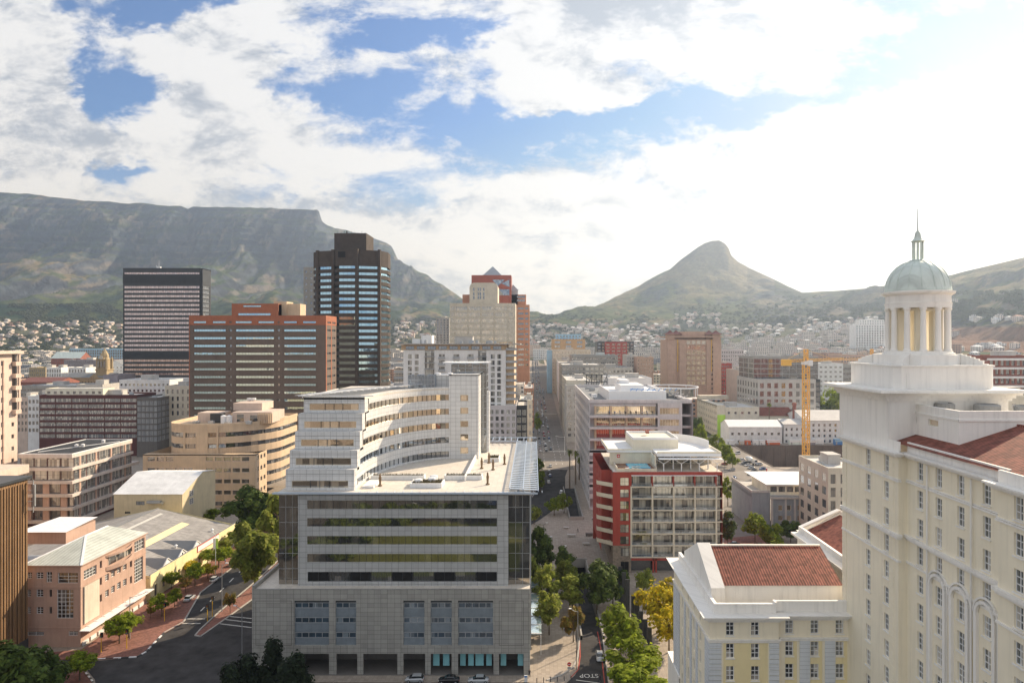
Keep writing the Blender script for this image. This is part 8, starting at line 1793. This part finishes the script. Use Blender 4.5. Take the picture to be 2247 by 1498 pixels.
for i, (x, y) in enumerate([(-72, 64), (-66, 56), (-60, 44), (-74, 44), (-55, 34), (-68, 30), (-48, 26), (-40, 22), (-30, 20), (-20, 24), (-78, 76), (-58, 60), (-50, 40), (-62, 78)]):
 tree(x, y, random.uniform(6, 9), random.uniform(7, 10), 'round', 'leaf_dark', 'dark garden tree seen mirrored in the glass office block', group='park trees mirrored in the glass', n=2600, low=.2)
# wooded slopes: nobody could count these crowns
def woods():
 rr = random.Random(9); P = []
 def add(n, a, b, t, bt, thr, s0, s1):
  for i in range(n):
   px, py = rr.uniform(a, b), rr.uniform(t, bt)
   if mnoise.noise(Vector((px / 55, py / 18, 8))) < thr: continue
   g = ground_at(px, py)
   if g is None or (g[1] < 1900 and clash(g[0] - 3, g[0] + 3, g[1] - 3, g[1] + 3, OCC)): continue
   P.append((*g, rr.uniform(s0, s1)))
 add(2300, -60, 285, 696, 790, -.2, 4, 8); add(1500, 20, 290, 668, 706, -.05, 5, 10); add(500, 860, 990, 700, 765, -.1, 4, 8); add(900, 1160, 1470, 690, 765, -.05, 4, 7)
 add(1500, 1480, 1960, 675, 790, -.05, 3, 6); add(900, 1700, 2247, 640, 715, .02, 4, 8); add(260, 1480, 1960, 668, 712, -.4, 4, 8); add(220, 2090, 2247, 640, 700, -.2, 4, 7)
 add(200, 40, 150, 770, 805, -.4, 4, 6)
 base = [];
 for seed in range(4):
  r2 = random.Random(seed); m = []
  for i in range(26):
   a, b = r2.uniform(0, 6.28), math.acos(r2.uniform(-.3, 1)); p = Vector((math.sin(b) * math.cos(a), math.sin(b) * math.sin(a), math.cos(b) * .75)) * r2.uniform(.6, 1.0); nn = (p + Vector((r2.uniform(-.5, .5), r2.uniform(-.5, .5), .4))).normalized(); u = nn.orthogonal().normalized(); v = nn.cross(u); s = r2.uniform(.3, .55)
   m.append([tuple(p + u * s), tuple(p + v * s), tuple(p - u * s), tuple(p - v * s)])
  base.append(np.array(m))
 V = np.concatenate([base[i % 4].reshape(-1, 3) * np.array([s, s, s * .9]) + np.array([x, y, z + s * .45]) for i, (x, y, z, s) in enumerate(P)])
 me = bpy.data.meshes.new('wood'); nF = len(V) // 4; me.vertices.add(len(V)); me.vertices.foreach_set('co', V.ravel()); me.loops.add(len(V)); me.loops.foreach_set('vertex_index', np.arange(len(V), dtype=np.int32)); me.polygons.add(nF); me.polygons.foreach_set('loop_start', np.arange(0, len(V), 4, dtype=np.int32)); me.polygons.foreach_set('loop_total', np.full(nF, 4, dtype=np.int32)); me.materials.append(MATS['leaf_far']); me.update(); me.validate()
 tagit(link('wood', me), 'scattered woods and gardens over the slopes between the houses', kind='stuff')
woods()
# mid-distance town trees one can tell apart
rr_ = random.Random(31)
for i in range(46):
 y = rr_.uniform(560, 1250); px = rr_.choice([rr_.uniform(60, 260), rr_.uniform(1240, 1460), rr_.uniform(1590, 1950), rr_.uniform(1590, 1950)]); x = WX(px, y)
 if clash(x - 5, x + 5, y - 5, y + 5, OCC): continue
 tree(x, y, rr_.uniform(8, 13), rr_.uniform(8, 13), 'round', 'leaf_far', f'green town tree among the flat roofs {"left" if x < 0 else "right"} of the main street', group='town trees among the roofs', z=gz(x, y), n=1200, low=.2, seed=0)
# ---------------------------------------------------------------- cars
def carpaint(name, col):
 m, g, b = newmat(name); b.inputs['Base Color'].default_value = (*col, 1); b.inputs['Roughness'].default_value = .25; b.inputs['Metallic'].default_value = .2; b.inputs['Coat Weight'].default_value = .6
CCOL = {'white': (.75, .75, .74), 'silver': (.45, .47, .49), 'black': (.015, .015, .018), 'grey': (.14, .15, .16), 'blue': (.05, .12, .32), 'red': (.35, .03, .03)}
for k_, v_ in CCOL.items(): carpaint('car_' + k_, v_)
m_, g_, b_ = newmat('car_glass'); b_.inputs['Base Color'].default_value = (.02, .025, .03, 1); b_.inputs['Roughness'].default_value = .06; b_.inputs['Specular IOR Level'].default_value = .9
m_, g_, b_ = newmat('lamp_red'); b_.inputs['Base Color'].default_value = (.4, .02, .02, 1); m_, g_, b_ = newmat('lamp_clear'); b_.inputs['Base Color'].default_value = (.75, .75, .7, 1); b_.inputs['Roughness'].default_value = .2
def loft(secs, m=0):
 """closed skin through cross sections (x, half width, z low, z high, shoulder)"""
 mb = MB(); k = 8
 for x, w, a, b, s in secs: mb.v += [(x, -w * .92, a), (x, -w, a + (b - a) * .35), (x, -w * .97, a + (b - a) * .8), (x, -w * s, b), (x, w * s, b), (x, w * .97, a + (b - a) * .8), (x, w, a + (b - a) * .35), (x, w * .92, a)]
 for i in range(len(secs) - 1):
  for j in range(k): q = (j + 1) % k; mb.f.append((i * k + j, i * k + q, (i + 1) * k + q, (i + 1) * k + j)); mb.m.append(m)
 mb.f.append(tuple(range(k - 1, -1, -1))); mb.m.append(m); e = (len(secs) - 1) * k; mb.f.append(tuple(e + j for j in range(k))); mb.m.append(m); return mb
def carparts(kind, colour):
 hatch = kind == 'hatchback'; L = 2.0 if hatch else 2.25; h = 1.0
 body = loft([(-L, .62, .38, .72, .9), (-L + .12, .80, .26, .86, .92), (-L + .6, .86, .22, .92 if not hatch else .98, .92), (0, .88, .20, .93, .93), (L - 1.0, .87, .22, .90, .92), (L - .25, .80, .26, .76, .9), (L, .60, .36, .62, .88)])
 t = 1.46 if kind != 'van' else 1.95
 r0 = -L + (.15 if hatch or kind == 'van' else .75)
 cabin = loft([(r0, .72, .88, .90, .9), (r0 + .35, .72, .88, t - .06, .80), (r0 + .8, .74, .88, t, .78), (.25, .75, .88, t - .02, .78), (.55, .75, .88, t - .12, .76), (1.15, .72, .87, .90, .9)], 0)
 roof = loft([(r0 + .42, .60, t - .07, t - .02, .9), (r0 + .8, .62, t - .03, t + .03, .9), (.2, .62, t - .04, t + .015, .9), (.5, .58, t - .12, t - .08, .9)], 0)
 return L, body, cabin, roof
CARM = {}
def car(x, y, rot, kind, colour, label, group=None, z=0.0):
 key = (kind, colour)
 if key not in CARM:
  L, b, c, rf = carparts(kind, colour); w = MB(); w.lathe(0, 0, [(.10, -.10), (.30, -.11), (.32, -.08), (.32, .08), (.30, .11), (.10, .10)], 14); w.v = [(p[0], p[2], p[1]) for p in w.v]; rim = MB(); rim.lathe(0, 0, [(.19, -.125), (.19, .125)], 10); rim.v = [(p[0], p[2], p[1]) for p in rim.v]
  hl = MB(); hl.box(-.06, .06, -.16, .16, -.07, .07)
  CARM[key] = (L, b.mesh('body', ['car_' + colour], smooth=True), c.mesh('windows', ['car_glass'], smooth=False), rf.mesh('roof', ['car_' + colour]), w.mesh('wheel', ['tyre'], smooth=False), rim.mesh('rim', ['metal_grey']), hl.mesh('headlight', ['lamp_clear']), hl.mesh('tail_light', ['lamp_red']))
 L, b, c, rf, w, rim, hl, tl = CARM[key]; r = thing('parked_car' if group else 'car', label, 'car', (x, y, z), rot, group)
 link('body', b, r); link('windows', c, r); link('roof', rf, r)
 for sx in (-L + .75, L - .8):
  for sy in (-.78, .78): o = link('wheel', w, r, (sx, sy, .32)); link('rim', rim, o)
 for sy in (-.6, .6): link('headlight', hl, r, (L - .10, sy, .62)); link('tail_light', tl, r, (-L + .08, sy, .72))
 return r
def pcar(px, py, rot, kind, colour, label, z=.02): x, y = GP(px, py); return car(x, y, rot, kind, colour, label, z=z)
pcar(910, 1494, math.pi, 'hatchback', 'silver', 'silver hatchback parked at the foot of the podium, left of three'); pcar(985, 1496, math.pi, 'sedan', 'black', 'black car parked at the foot of the podium, between two silver ones'); pcar(1050, 1496, math.pi, 'sedan', 'silver', 'silver saloon parked at the foot of the podium, right of three')
pcar(1316, 1444, -R(90) - .05, 'sedan', 'silver', 'silver saloon driving down the service road towards the painted stop line')
d1 = R(90) + .02; pcar(471, 1274, d1, 'hatchback', 'white', 'white hatchback driving up the street beside the warehouse'); pcar(415, 1316, d1, 'sedan', 'silver', 'silver saloon driving up the street beside the traffic island'); pcar(512, 1240, R(88), 'hatchback', 'white', 'white car half hidden under the olive tree on the street')
for px, py, c, k, rt, lab in [(1208, 1024, 'white', 'sedan', 90, 'white car in the sunny stretch of the far street, first of four in line'), (1205, 1036, 'grey', 'hatchback', 90, 'dark car in the sunny stretch of the far street, second of four'), (1207, 1045, 'blue', 'hatchback', 92, 'blue car in the sunny stretch of the far street, third of four'), (1204, 1060, 'white', 'sedan', 92, 'white car in the sunny stretch of the far street, last of four'), (1232, 1082, 'white', 'hatchback', 80, 'white car entering the shaded curve'), (1217, 1108, 'black', 'hatchback', 60, 'black car in the shaded curve above the plaza'),
       (1612, 1050, 'blue', 'hatchback', 60, 'small blue car alone on the pale road'), (1606, 1032, 'silver', 'hatchback', 150, 'silver car beside the kerb of the pale road'), (1590, 1019, 'red', 'hatchback', 150, 'red car half hidden behind the balcony block roof'), (1610, 1197, 'black', 'sedan', 170, 'black car on the reddish forecourt'), (1642, 1208, 'grey', 'sedan', 95, 'dark grey car parked nose-in on the reddish forecourt'), (1668, 1200, 'silver', 'sedan', 30, 'silver car parked under the green trees'),
       (1560, 950, 'white', 'sedan', 120, 'white car climbing the side road below the cream wing')]: pcar(px, py, R(rt), k, c, lab)
lot = [(1618, 996, 'white', 'white van at the far end of the car park'), (1628, 1010, 'white', 'white car in the car park behind the flat topped tree'), (1634, 1017, 'grey', 'grey car in the car park, third from the far end'), (1641, 1022, 'white', 'white pickup like car in the car park row'), (1648, 1028, 'silver', 'silver car in the middle of the car park row'), (1655, 1034, 'black', 'black car in the car park row'), (1662, 1041, 'white', 'white car at the near end of the car park row'), (1666, 1047, 'silver', 'silver car at the corner of the car park'), (1648, 1042, 'black', 'black car standing across the car park'), (1666, 1020, 'silver', 'silver car beside the ramp wall of the pit'), (1674, 1030, 'blue', 'teal blue car beside the ramp wall of the pit')]
for i, (px, py, c, lab) in enumerate(lot): x, y = GP(px, py); car(x, y, R(205), 'van' if i == 0 else 'sedan', c, lab, 'cars in the small car park by the pit')
def mixer():
 x, y = GP(1648, 1018); r = thing('concrete_mixer', 'white concrete mixer lorry in the small car park', 'lorry', (x, y, 0), R(-60)); WL[r.name] = Vector((0, 0, 0)); q = MB(); q.box(-4, 3.5, -1.1, 1.1, .9, 1.3); q.build('chassis', 'metal_dark', r); q = MB(); q.box(1.8, 3.8, -1.2, 1.2, 1.0, 3.0); q.build('cab', 'car_white', r); q = MB(); q.box(3.78, 3.83, -1.0, 1.0, 1.9, 2.8); q.build('windscreen', 'car_glass', r)
 q = MB(); q.lathe(0, 0, [(.6, -2.8), (1.3, -1.2), (1.6, .6), (1.0, 2.2)], 14); q.v = [(p[2] * .97 - 1.3, p[1], 2.9 + p[0] - p[2] * .16) for p in q.v]; q.build('drum', 'metal_white', r)
 for a in (-3, -1.8, 2.6):
  for b in (-1.05, 1.05): w = MB(); w.lathe(0, 0, [(.5, -.15), (.5, .15)], 12); w.v = [(p[0] + a, p[2] + b, p[1] + .5) for p in w.v]; w.build('wheel', 'tyre', r)
mixer()
def traffic():
 rr = random.Random(3); ms = {}
 for c in CCOL:
  for vn in (0, 1):
   L, b, ca, rf = carparts('hatchback' if vn == 0 else 'van', c); q = MB(); q.v, q.f, q.m = list(b.v), list(b.f), [0] * len(b.f)
   for part, mi in ((ca, 1), (rf, 0)): n = len(q.v); q.v += part.v; q.f += [tuple(n + i for i in f) for f in part.f]; q.m += [mi] * len(part.f)
   for sx in (-1.2, 1.2): q.box(sx - .3, sx + .3, -.86, .86, 0, .5, 2)
   ms[c, vn] = q.mesh('car', ['car_' + c, 'car_glass', 'tyre'])
 lanes = [(-.6, .6, 'parked along the left kerb'), (4.6, .36, 'in the left lane'), (8.4, .34, 'in the middle lanes'), (11.8, .3, 'in the middle lanes'), (15.2, .25, 'in the right lane'), (19.2, .6, 'parked along the right kerb'), (21.4, .5, 'parked along the right kerb')]
 n = 0
 for X, p, lab in lanes:
  y = 440 + rr.uniform(0, 8)
  while y < 1500 and n < 295:
   dense = p * (1 if y < 620 else 1.6) if 'kerb' not in lab else p
   if rr.random() < dense:
    c = rr.choices(list(CCOL), [6, 3, 2.5, 2, 1, 1.3])[0]; vn = int(rr.random() < .15)
    o = link('car', ms[c, vn], None, (X + rr.uniform(-.3, .3), y, gz(15, y) + .03), R(90) + rr.uniform(-.04, .04))
    tagit(o, f'{c} {"van" if vn else "car"} {lab} of the main street, {"near end" if y < 620 else ("halfway up" if y < 950 else "far end")}', 'van' if vn else 'car', 'cars and vans along the main street'); n += 1
   y += 6.2 + rr.uniform(0, 2.0)
traffic()
for i, (x, y, c) in enumerate([(-52, 2, 'white'), (-44, 0, 'white'), (-28, -4, 'silver'), (-18, -2, 'blue'), (-46, 66, 'white')]): car(x, y, R(20 + 40 * i), 'hatchback', c, f'{c} car mirrored in the glass bands of the office block', 'cars mirrored in the office glass')
# ---------------------------------------------------------------- people
def person(x, y, z, rot, label, pose, top, legs, s=1.0):
 P = {'stand': dict(h=(0, 0, 1.62), n=(0, 0, 1.48), c=(0, 0, 1.28), p=(0, 0, .96), kl=(.02, .11, .52), al=(0, .12, .07), kr=(.02, -.11, .52), ar=(0, -.12, .07), el=(-.02, .26, 1.12), hl=(.06, .27, .88), er=(-.02, -.26, 1.12), hr=(.06, -.27, .88)),
   'walk': dict(h=(.05, 0, 1.62), n=(.03, 0, 1.48), c=(.01, 0, 1.28), p=(0, 0, .94), kl=(.22, .10, .55), al=(.34, .10, .09), kr=(-.05, -.10, .50), ar=(-.36, -.10, .12), el=(-.15, .25, 1.14), hl=(-.20, .26, .92), er=(.14, -.25, 1.16), hr=(.30, -.25, .98)),
   'lie': dict(h=(-.75, 0, .42), n=(-.60, 0, .38), c=(-.40, 0, .34), p=(0, 0, .22), kl=(.42, .11, .42), al=(.85, .12, .12), kr=(.45, -.11, .20), ar=(.90, -.12, .12), el=(-.35, .28, .25), hl=(-.10, .30, .24), er=(-.35, -.28, .25), hr=(-.10, -.30, .24)),
   'sit': dict(h=(.02, 0, 1.20), n=(0, 0, 1.05), c=(0, 0, .85), p=(0, 0, .50), kl=(.42, .12, .52), al=(.42, .12, .10), kr=(.42, -.12, .52), ar=(.42, -.12, .10), el=(.05, .25, .72), hl=(.30, .20, .62), er=(.05, -.25, .72), hr=(.30, -.20, .62))}[pose]
 key = (pose, top, legs)
 if key not in PCACHE:
  J = dict(P); c = Vector(J['c'] if pose != 'lie' else J['c']); nn = Vector(J['n']); sh = nn * .75 + c * .25; J['sl'] = tuple(sh + Vector((0, .17, 0))); J['sr'] = tuple(sh - Vector((0, .17, 0))); J['tl'] = tuple(Vector(J['p']) + Vector((0, .09, -.03))); J['tr'] = tuple(Vector(J['p']) - Vector((0, .09, .03))); d = (Vector(J['h']) - nn).normalized(); J['ht'] = tuple(Vector(J['h']) + d * .10)
  for k, e in (('fl', 'al'), ('fr', 'ar')): a = Vector(J[e]); J[k] = tuple(a + (Vector((.16, 0, -.03)) if pose != 'lie' else Vector((.05, 0, .14))))
  names = list(J); rad = dict(h=.098, ht=.085, n=.055, c=.15, p=.135, kl=.062, kr=.062, al=.042, ar=.042, fl=.035, fr=.035, el=.042, er=.042, hl=.035, hr=.035, sl=.065, sr=.065, tl=.09, tr=.09)
  E = [('p', 'c'), ('c', 'n'), ('n', 'h'), ('h', 'ht'), ('c', 'sl'), ('c', 'sr'), ('sl', 'el'), ('el', 'hl'), ('sr', 'er'), ('er', 'hr'), ('p', 'tl'), ('p', 'tr'), ('tl', 'kl'), ('kl', 'al'), ('al', 'fl'), ('tr', 'kr'), ('kr', 'ar'), ('ar', 'fr')]
  me = bpy.data.meshes.new('person'); me.from_pydata([J[k] for k in names], [(names.index(a), names.index(b)) for a, b in E], []); o = bpy.data.objects.new('person', me); COL.objects.link(o); o.modifiers.new('s', 'SKIN');
  sv = me.skin_vertices[0].data if me.skin_vertices else None
  if sv is None: me.attributes.new('skin', 'FLOAT', 'POINT')
  else:
   for i, k in enumerate(names): sv[i].radius = (rad[k], rad[k]); sv[i].use_root = (k == 'p')
  o.modifiers.new('u', 'SUBSURF').levels = 1; bpy.context.view_layer.update(); dg = bpy.context.evaluated_depsgraph_get(); m2 = bpy.data.meshes.new_from_object(o.evaluated_get(dg)); bpy.data.objects.remove(o); m2.materials.clear()
  for mt in (top, legs, 'skin', 'cloth_dark'): m2.materials.append(MATS[mt])
  hd = Vector(J['h'])
  for f in m2.polygons:
   cc = f.center; dh = (cc - hd).length; hands = min((cc - Vector(J['hl'])).length, (cc - Vector(J['hr'])).length)
   if dh < .14: f.material_index = 3 if (cc.z > hd.z + .03 or cc.x < hd.x - .05) else 2
   elif hands < .10: f.material_index = 2
   elif pose in ('lie',): f.material_index = 1 if cc.x > .0 and cc.x < .25 else 2
   else: f.material_index = 1 if cc.z < P['p'][2] + .02 else 0
   f.use_smooth = True
  PCACHE[key] = m2
 tagit(link('person', PCACHE[key], None, (x, y, z), rot, (s, s, s)), label, 'person')
PCACHE = {}
def pperson(px, py, rot, label, pose, top, legs, z=.02): x, y = GP(px, py); person(x, y, z, rot, label, pose, top, legs)
pperson(1162, 1486, -1.4, 'person in dark clothes standing at the podium corner', 'stand', 'cloth_dark', 'cloth_dark', .14)
pperson(1268, 1168, 0, 'person in dark clothes walking across the plaza', 'walk', 'cloth_dark', 'cloth_dark'); pperson(1300, 1142, -1.5, 'person in a white top walking past the terraces block', 'walk', 'cloth_white', 'cloth_dark')
pperson(1231, 1036, -1.2, 'cyclist like figure crossing the sunny street', 'walk', 'cloth_dark', 'cloth_dark'); pperson(1317, 1496, 2.8, 'person in dark clothes crossing at the painted stop line', 'walk', 'cloth_dark', 'cloth_dark')
pperson(494, 1237, 0, 'person in a blue shirt on the brick pavement by the warehouse', 'stand', 'cloth_blue', 'cloth_dark', .14); pperson(540, 1462, 1.0, 'person in dark clothes at the corner beside the podium', 'stand', 'cloth_dark', 'cloth_dark')
zt_, px0_, Y_ = RB
for i, (dx_, lab) in enumerate([(3.2, 'sunbather lying at the left of the roof pool'), (5.4, 'sunbather lying in the middle beside the roof pool'), (6.8, 'sunbather lying closest to the roof pool water')]): person(px0_ + dx_, Y_ + 2.0 + .3 * i, zt_ + .9, .5, lab, 'lie', 'skin', 'cloth_blue')
for i, dx_ in enumerate([3.2, 5.4, 6.8]):
 r = thing('sun_lounger', ['white lounger under the left sunbather', 'white lounger under the middle sunbather', 'white lounger nearest the pool water'][i], 'sun lounger', (px0_ + dx_, Y_ + 2.0 + .3 * i, zt_ + .5), .5, 'loungers by the roof pool'); WL[r.name] = Vector((0, 0, 0)); q = MB(); q.box(-.5, 1.0, -.35, .35, .25, .34); q.poly([(-.5, -.35, .34), (-.5, .35, .34), (-1.1, .35, .7), (-1.1, -.35, .7)]); q.build('bed', 'metal_white', r)
 for a in (-.4, .9):
  for b in (-.3, .3): q = MB(); q.box(a - .03, a + .03, b - .03, b + .03, 0, .25); q.build('leg', 'metal_white', r)
tz_ = WZ(884, 292); lvt = tz_ - .8 - 25.2 * 292 / FPX
for i in range(9): person(WX(1338 + i * 12, 292), 293.2 + (i % 3) * .4, lvt + .46, random.uniform(-2.5, -.5), 'diner in dark clothes standing on the top terrace', 'stand', random.choice(['cloth_dark', 'cloth_white', 'cloth_blue']), 'cloth_dark')
for o in bpy.data.objects:
 if o.name.startswith('person') and o.get('label', '').startswith('diner'): o['group'] = 'people on the top terrace'
# ---------------------------------------------------------------- street furniture
def lamp(px, py, h, arm, label, d=(1, 0), mat='metal_grey', extra=None, z=0.0):
 x, y = GP(px, py); r = thing('street_lamp', label, 'street lamp', (x, y, z)); WL[r.name] = Vector((0, 0, 0)); q = MB(); q.lathe(0, 0, [(.13, 0), (.07, h * .97)], 8)
 P = [(0, 0, h * .95)] + [(d[0] * arm * math.sin(t), d[1] * arm * math.sin(t), h * .95 + .9 * (1 - math.cos(t)) * .8) for t in (.4, .8, 1.2, 1.57)]
 for a, b in zip(P, P[1:]): q.bar(a, b, .10)
 q.build('pole', mat, r); e = P[-1]; q = MB(); q.box(e[0] - .1, e[0] + .7 * (1 if d[0] >= 0 else -1), e[1] - .17, e[1] + .17, e[2] - .1, e[2] + .08); q.build('lamp_head', 'metal_white', r)
 if extra:
  for i, (m, s) in enumerate(extra): q = MB(); q.box(s * .12, s * .75, -.03, .03, h * .62, h * .86); q.build('banner', m, r)
lamp(285, 1402, 10.5, 3.4, 'tall curved lamp in front of the pink corner building', (.8, .6), z=.13); lamp(487, 1342, 13, 1.0, 'tall straight lamp on the brick traffic island', (1, 0)); lamp(473, 1260, 13.0, .6, 'lamp post with a green and a white banner by the warehouse', (-1, 0), 'copper_green', (('flag_green', 1), ('render_white', -1))); lamp(531, 1456, 13, 1.2, 'tall lamp beside the podium corner', (-1, 0))
lamp(1268, 1426, 9.5, 1.4, 'lamp with a white head beside the service road', (-1, 0)); lamp(1239, 998, 12, 5, 'bright curved lamp at the start of the main street', (-1, 0), 'metal_white'); lamp(1182, 1000, 9, 3, 'curved lamp on the left kerb of the main street', (1, 0)); lamp(1203, 1240, 9, .6, 'dark lamp among the plaza trees', (1, 0), 'metal_dark'); lamp(1234, 1255, 8, .6, 'thin dark lamp behind the plaza trees', (1, 0), 'metal_dark'); lamp(1790, 1040, 10, .5, 'thin grey lamp in front of the pit wall', (1, 0)); lamp(1193, 1185, 6, .8, 'T shaped dark lamp on the plaza', (1, 0), 'metal_dark')
def signal(px, py, h, label, z=.13):
 x, y = GP(px, py, z); r = thing('traffic_light', label, 'traffic light', (x, y, z)); WL[r.name] = Vector((0, 0, 0)); q = MB(); q.cyl(0, 0, 0, h - .9, .09, n=8); q.build('pole', 'signal_yellow', r); q = MB(); q.box(-.22, .22, -.2, .2, h - 1.0, h); q.box(-.34, .34, .2, .24, h - 1.1, h + .1); q.build('head', 'signal_black', r)
 for k, m in enumerate(('sign_red', 'signal_yellow', 'copper_green')): q = MB(); q.lathe(0, 0, [(.09, 0), (.09, .05)], 8); q.v = [(p[0], -.2 - p[2], h - .18 - .3 * k + p[1]) for p in q.v]; q.build('lens', m, r)
signal(361, 1362, 4.6, 'yellow poled traffic light between street trees'); signal(222, 1430, 4.4, 'yellow poled traffic light at the pink building corner'); signal(278, 1422, 4.4, 'black headed traffic light beside the bushy street tree'); signal(466, 1352, 5.2, 'yellow poled traffic light on the brick island'); signal(455, 1362, 4.2, 'lower traffic light at the tip of the brick island')
def noentry():
 x, y = GP(1249, 1492); r = thing('road_sign', 'round red no entry sign with a grey plate on a thin pole', 'road sign', (x, y, 0)); WL[r.name] = Vector((0, 0, 0)); q = MB(); q.cyl(0, 0, 0, 3.7, .05, n=6); q.build('pole', 'metal_grey', r)
 q = MB(); q.lathe(0, 0, [(.42, 0), (.42, .03)], 20); q.v = [(p[0], -.06 - p[2], 3.5 + p[1]) for p in q.v]; q.build('disc', 'sign_red', r); q = MB(); q.box(-.28, .28, -.12, -.095, 3.43, 3.57); q.build('white_bar', 'metal_white', r); q = MB(); q.box(-.36, .36, -.08, -.06, 2.4, 2.95); q.build('plate', 'concrete_light', r)
noentry()
x_, y_ = GP(1154, 1496); q_ = MB(); q_.box(x_ - .35, x_ + .35, y_ - .1, y_ + .1, .12, 1.5, 1); q_.box(x_ - .3, x_ + .3, y_ - .12, y_ - .105, 1.1, 1.4, 0); lone(q_, 'notice_stand', ['blue_paint', 'metal_white'], 'blue and white notice stand beside the podium corner', 'sign')
for i, (px, py) in enumerate([(1361, 1325), (1369, 1337), (1377, 1352), (1390, 1368), (1398, 1376), (1406, 1390), (1416, 1402), (1425, 1414)]):
 x, y = GP(px, py); h = [(1325 - 1238), (1337 - 1251), (1352 - 1266), (1368 - 1300), (1376 - 1318), (1390 - 1338), (1402 - 1356), (1414 - 1374)][i] * y / FPX * .95; q_ = MB(); q_.box(x - .55, x + .55, y - .15, y + .25, 0, h); q_.box(x - .6, x + .6, y - .2, y + .3, 0, .3)
 lone(q_, 'slab_pillar', 'metal_dark', f'tall dark slab pillar, {["first", "second", "third", "fourth", "fifth", "sixth", "seventh", "eighth and nearest"][i]} in the line counted from the balcony block', 'pillar', 'dark slab pillars by the service road')
for i, (px, py, w, h, c) in enumerate([(1254, 1178, 3.0, .9, 'concrete_light'), (1293, 1176, 2.6, 1.1, 'concrete_dark'), (1313, 1172, 2, 1.1, 'concrete_dark'), (1286, 1196, 2.4, .8, 'concrete_light'), (1242, 1160, 2, .6, 'concrete_light')]):
 x, y = GP(px, py); q_ = MB(); q_.box(x - w / 2, x + w / 2, y, y + 1.2, .35, h); q_.box(x - w / 2 + .1, x - w / 2 + .4, y + .1, y + 1.1, 0, .35); q_.box(x + w / 2 - .4, x + w / 2 - .1, y + .1, y + 1.1, 0, .35)
 lone(q_, 'bench', c, ['long pale stone bench on the plaza', 'dark stone bench right of the walking person', 'dark stone bench at the foot of the balcony block', 'pale stone bench above the underpass mouth', 'small pale bench near the upper ramp'][i], 'bench', 'stone benches on the plaza')
for i in range(9):
 x, y = GP(1266 - i * .2, 1392 + i * 9.5); q_ = MB(); q_.lathe(x, y, [(.09, 0), (.08, 1.0), (.10, 1.05), (.02, 1.15)], 8); lone(q_, 'bollard', 'metal_dark', 'thin dark bollard in the row along the service road kerb', 'bollard', 'bollards along the service road')
for i in range(6):
 x, y = GP(1178 + i * 15, 1497 - i * 1.0); q_ = MB(); q_.lathe(x, y, [(.09, 0), (.08, 1.0), (.02, 1.1)], 8); lone(q_, 'bollard', 'metal_dark', 'thin dark bollard in the row at the bottom of the plaza', 'bollard', 'bollards at the plaza edge')
def shelter():
 x, y = GP(22, 1530); r = thing('kiosk', 'small kiosk with a dark green roof in the bottom left corner', 'kiosk', (x, y, .13)); WL[r.name] = Vector((0, 0, 0)); q = MB(); q.box(-2.5, 2.5, -1.5, 1.5, 0, 2.5); q.build('wall', 'copper_green', r); q = MB(); q.poly([(-3, -2, 2.5), (3, -2, 2.5), (3, 0, 3.3), (-3, 0, 3.3)]); q.poly([(-3, 0, 3.3), (3, 0, 3.3), (3, 2, 2.5), (-3, 2, 2.5)]); q.build('roof', 'green_awning', r)
shelter()
q_ = MB(); q_.bar((WX(1205, 190), 178, 0), (WX(1205, 190), 178.4, 0), .1)
x_, y_ = GP(1684, 1062); q_ = MB(); q_.cyl(x_, y_, 0, 8, .08, n=6); q_.poly([(x_, y_, 4.2), (x_ - .9, y_, 4.0), (x_ - .5, y_ + .1, 8.0), (x_, y_, 8)], 1); lone(q_, 'flag', ['metal_white', 'sign_red'], 'red feather flag at the corner of the car park', 'flag')
rq = random.Random(8)
for nm, x0, x1, y0, y1, z, k in (('grey box vent on the pale roof of the curved sandstone building', -160, -128, 306, 311, WZ(935, 300), 5), ('grey box vent on the flat roof of the terraces block', 28, 60, 360, 392, WZ(884, 292) - .3, 6)):
 for i in range(k):
  x, y, s = rq.uniform(x0, x1), rq.uniform(y0, y1), rq.uniform(.8, 1.6); q_ = MB(); q_.box(x - s, x + s, y - s * .7, y + s * .7, z + .2, z + .2 + s); q_.box(x - s * .8, x - s * .6, y - .2, y + .2, z - .1, z + .2); q_.box(x + s * .6, x + s * .8, y - .2, y + .2, z - .1, z + .2); q_.lathe(x, y, [(s * .5, z + .2 + s), (s * .5, z + .35 + s)], 10); lone(q_, 'roof_vent', 'metal_grey', nm, 'vent', nm.replace('grey box vent', 'vents'))
# ---------------------------------------------------------------- the air
def haze():
 m, g, b = newmat('haze'); nt = m.node_tree; nt.nodes.remove(b); v = g.n('ShaderNodeVolumePrincipled'); v.inputs['Color'].default_value = (.56, .72, 1.0, 1); v.inputs['Density'].default_value = 1.0e-4; v.inputs['Anisotropy'].default_value = .57; v.inputs['Absorption Color'].default_value = (.9, .9, .9, 1)
 o = [n for n in nt.nodes if n.type == 'OUTPUT_MATERIAL'][0]; nt.links.new(v.outputs[0], o.inputs['Volume']); q = MB(); q.box(-9000, 9000, -450, 8200, -90, 1130); tagit(q.build('haze', 'haze'), 'warm hazy air over the city', kind='stuff')
haze()
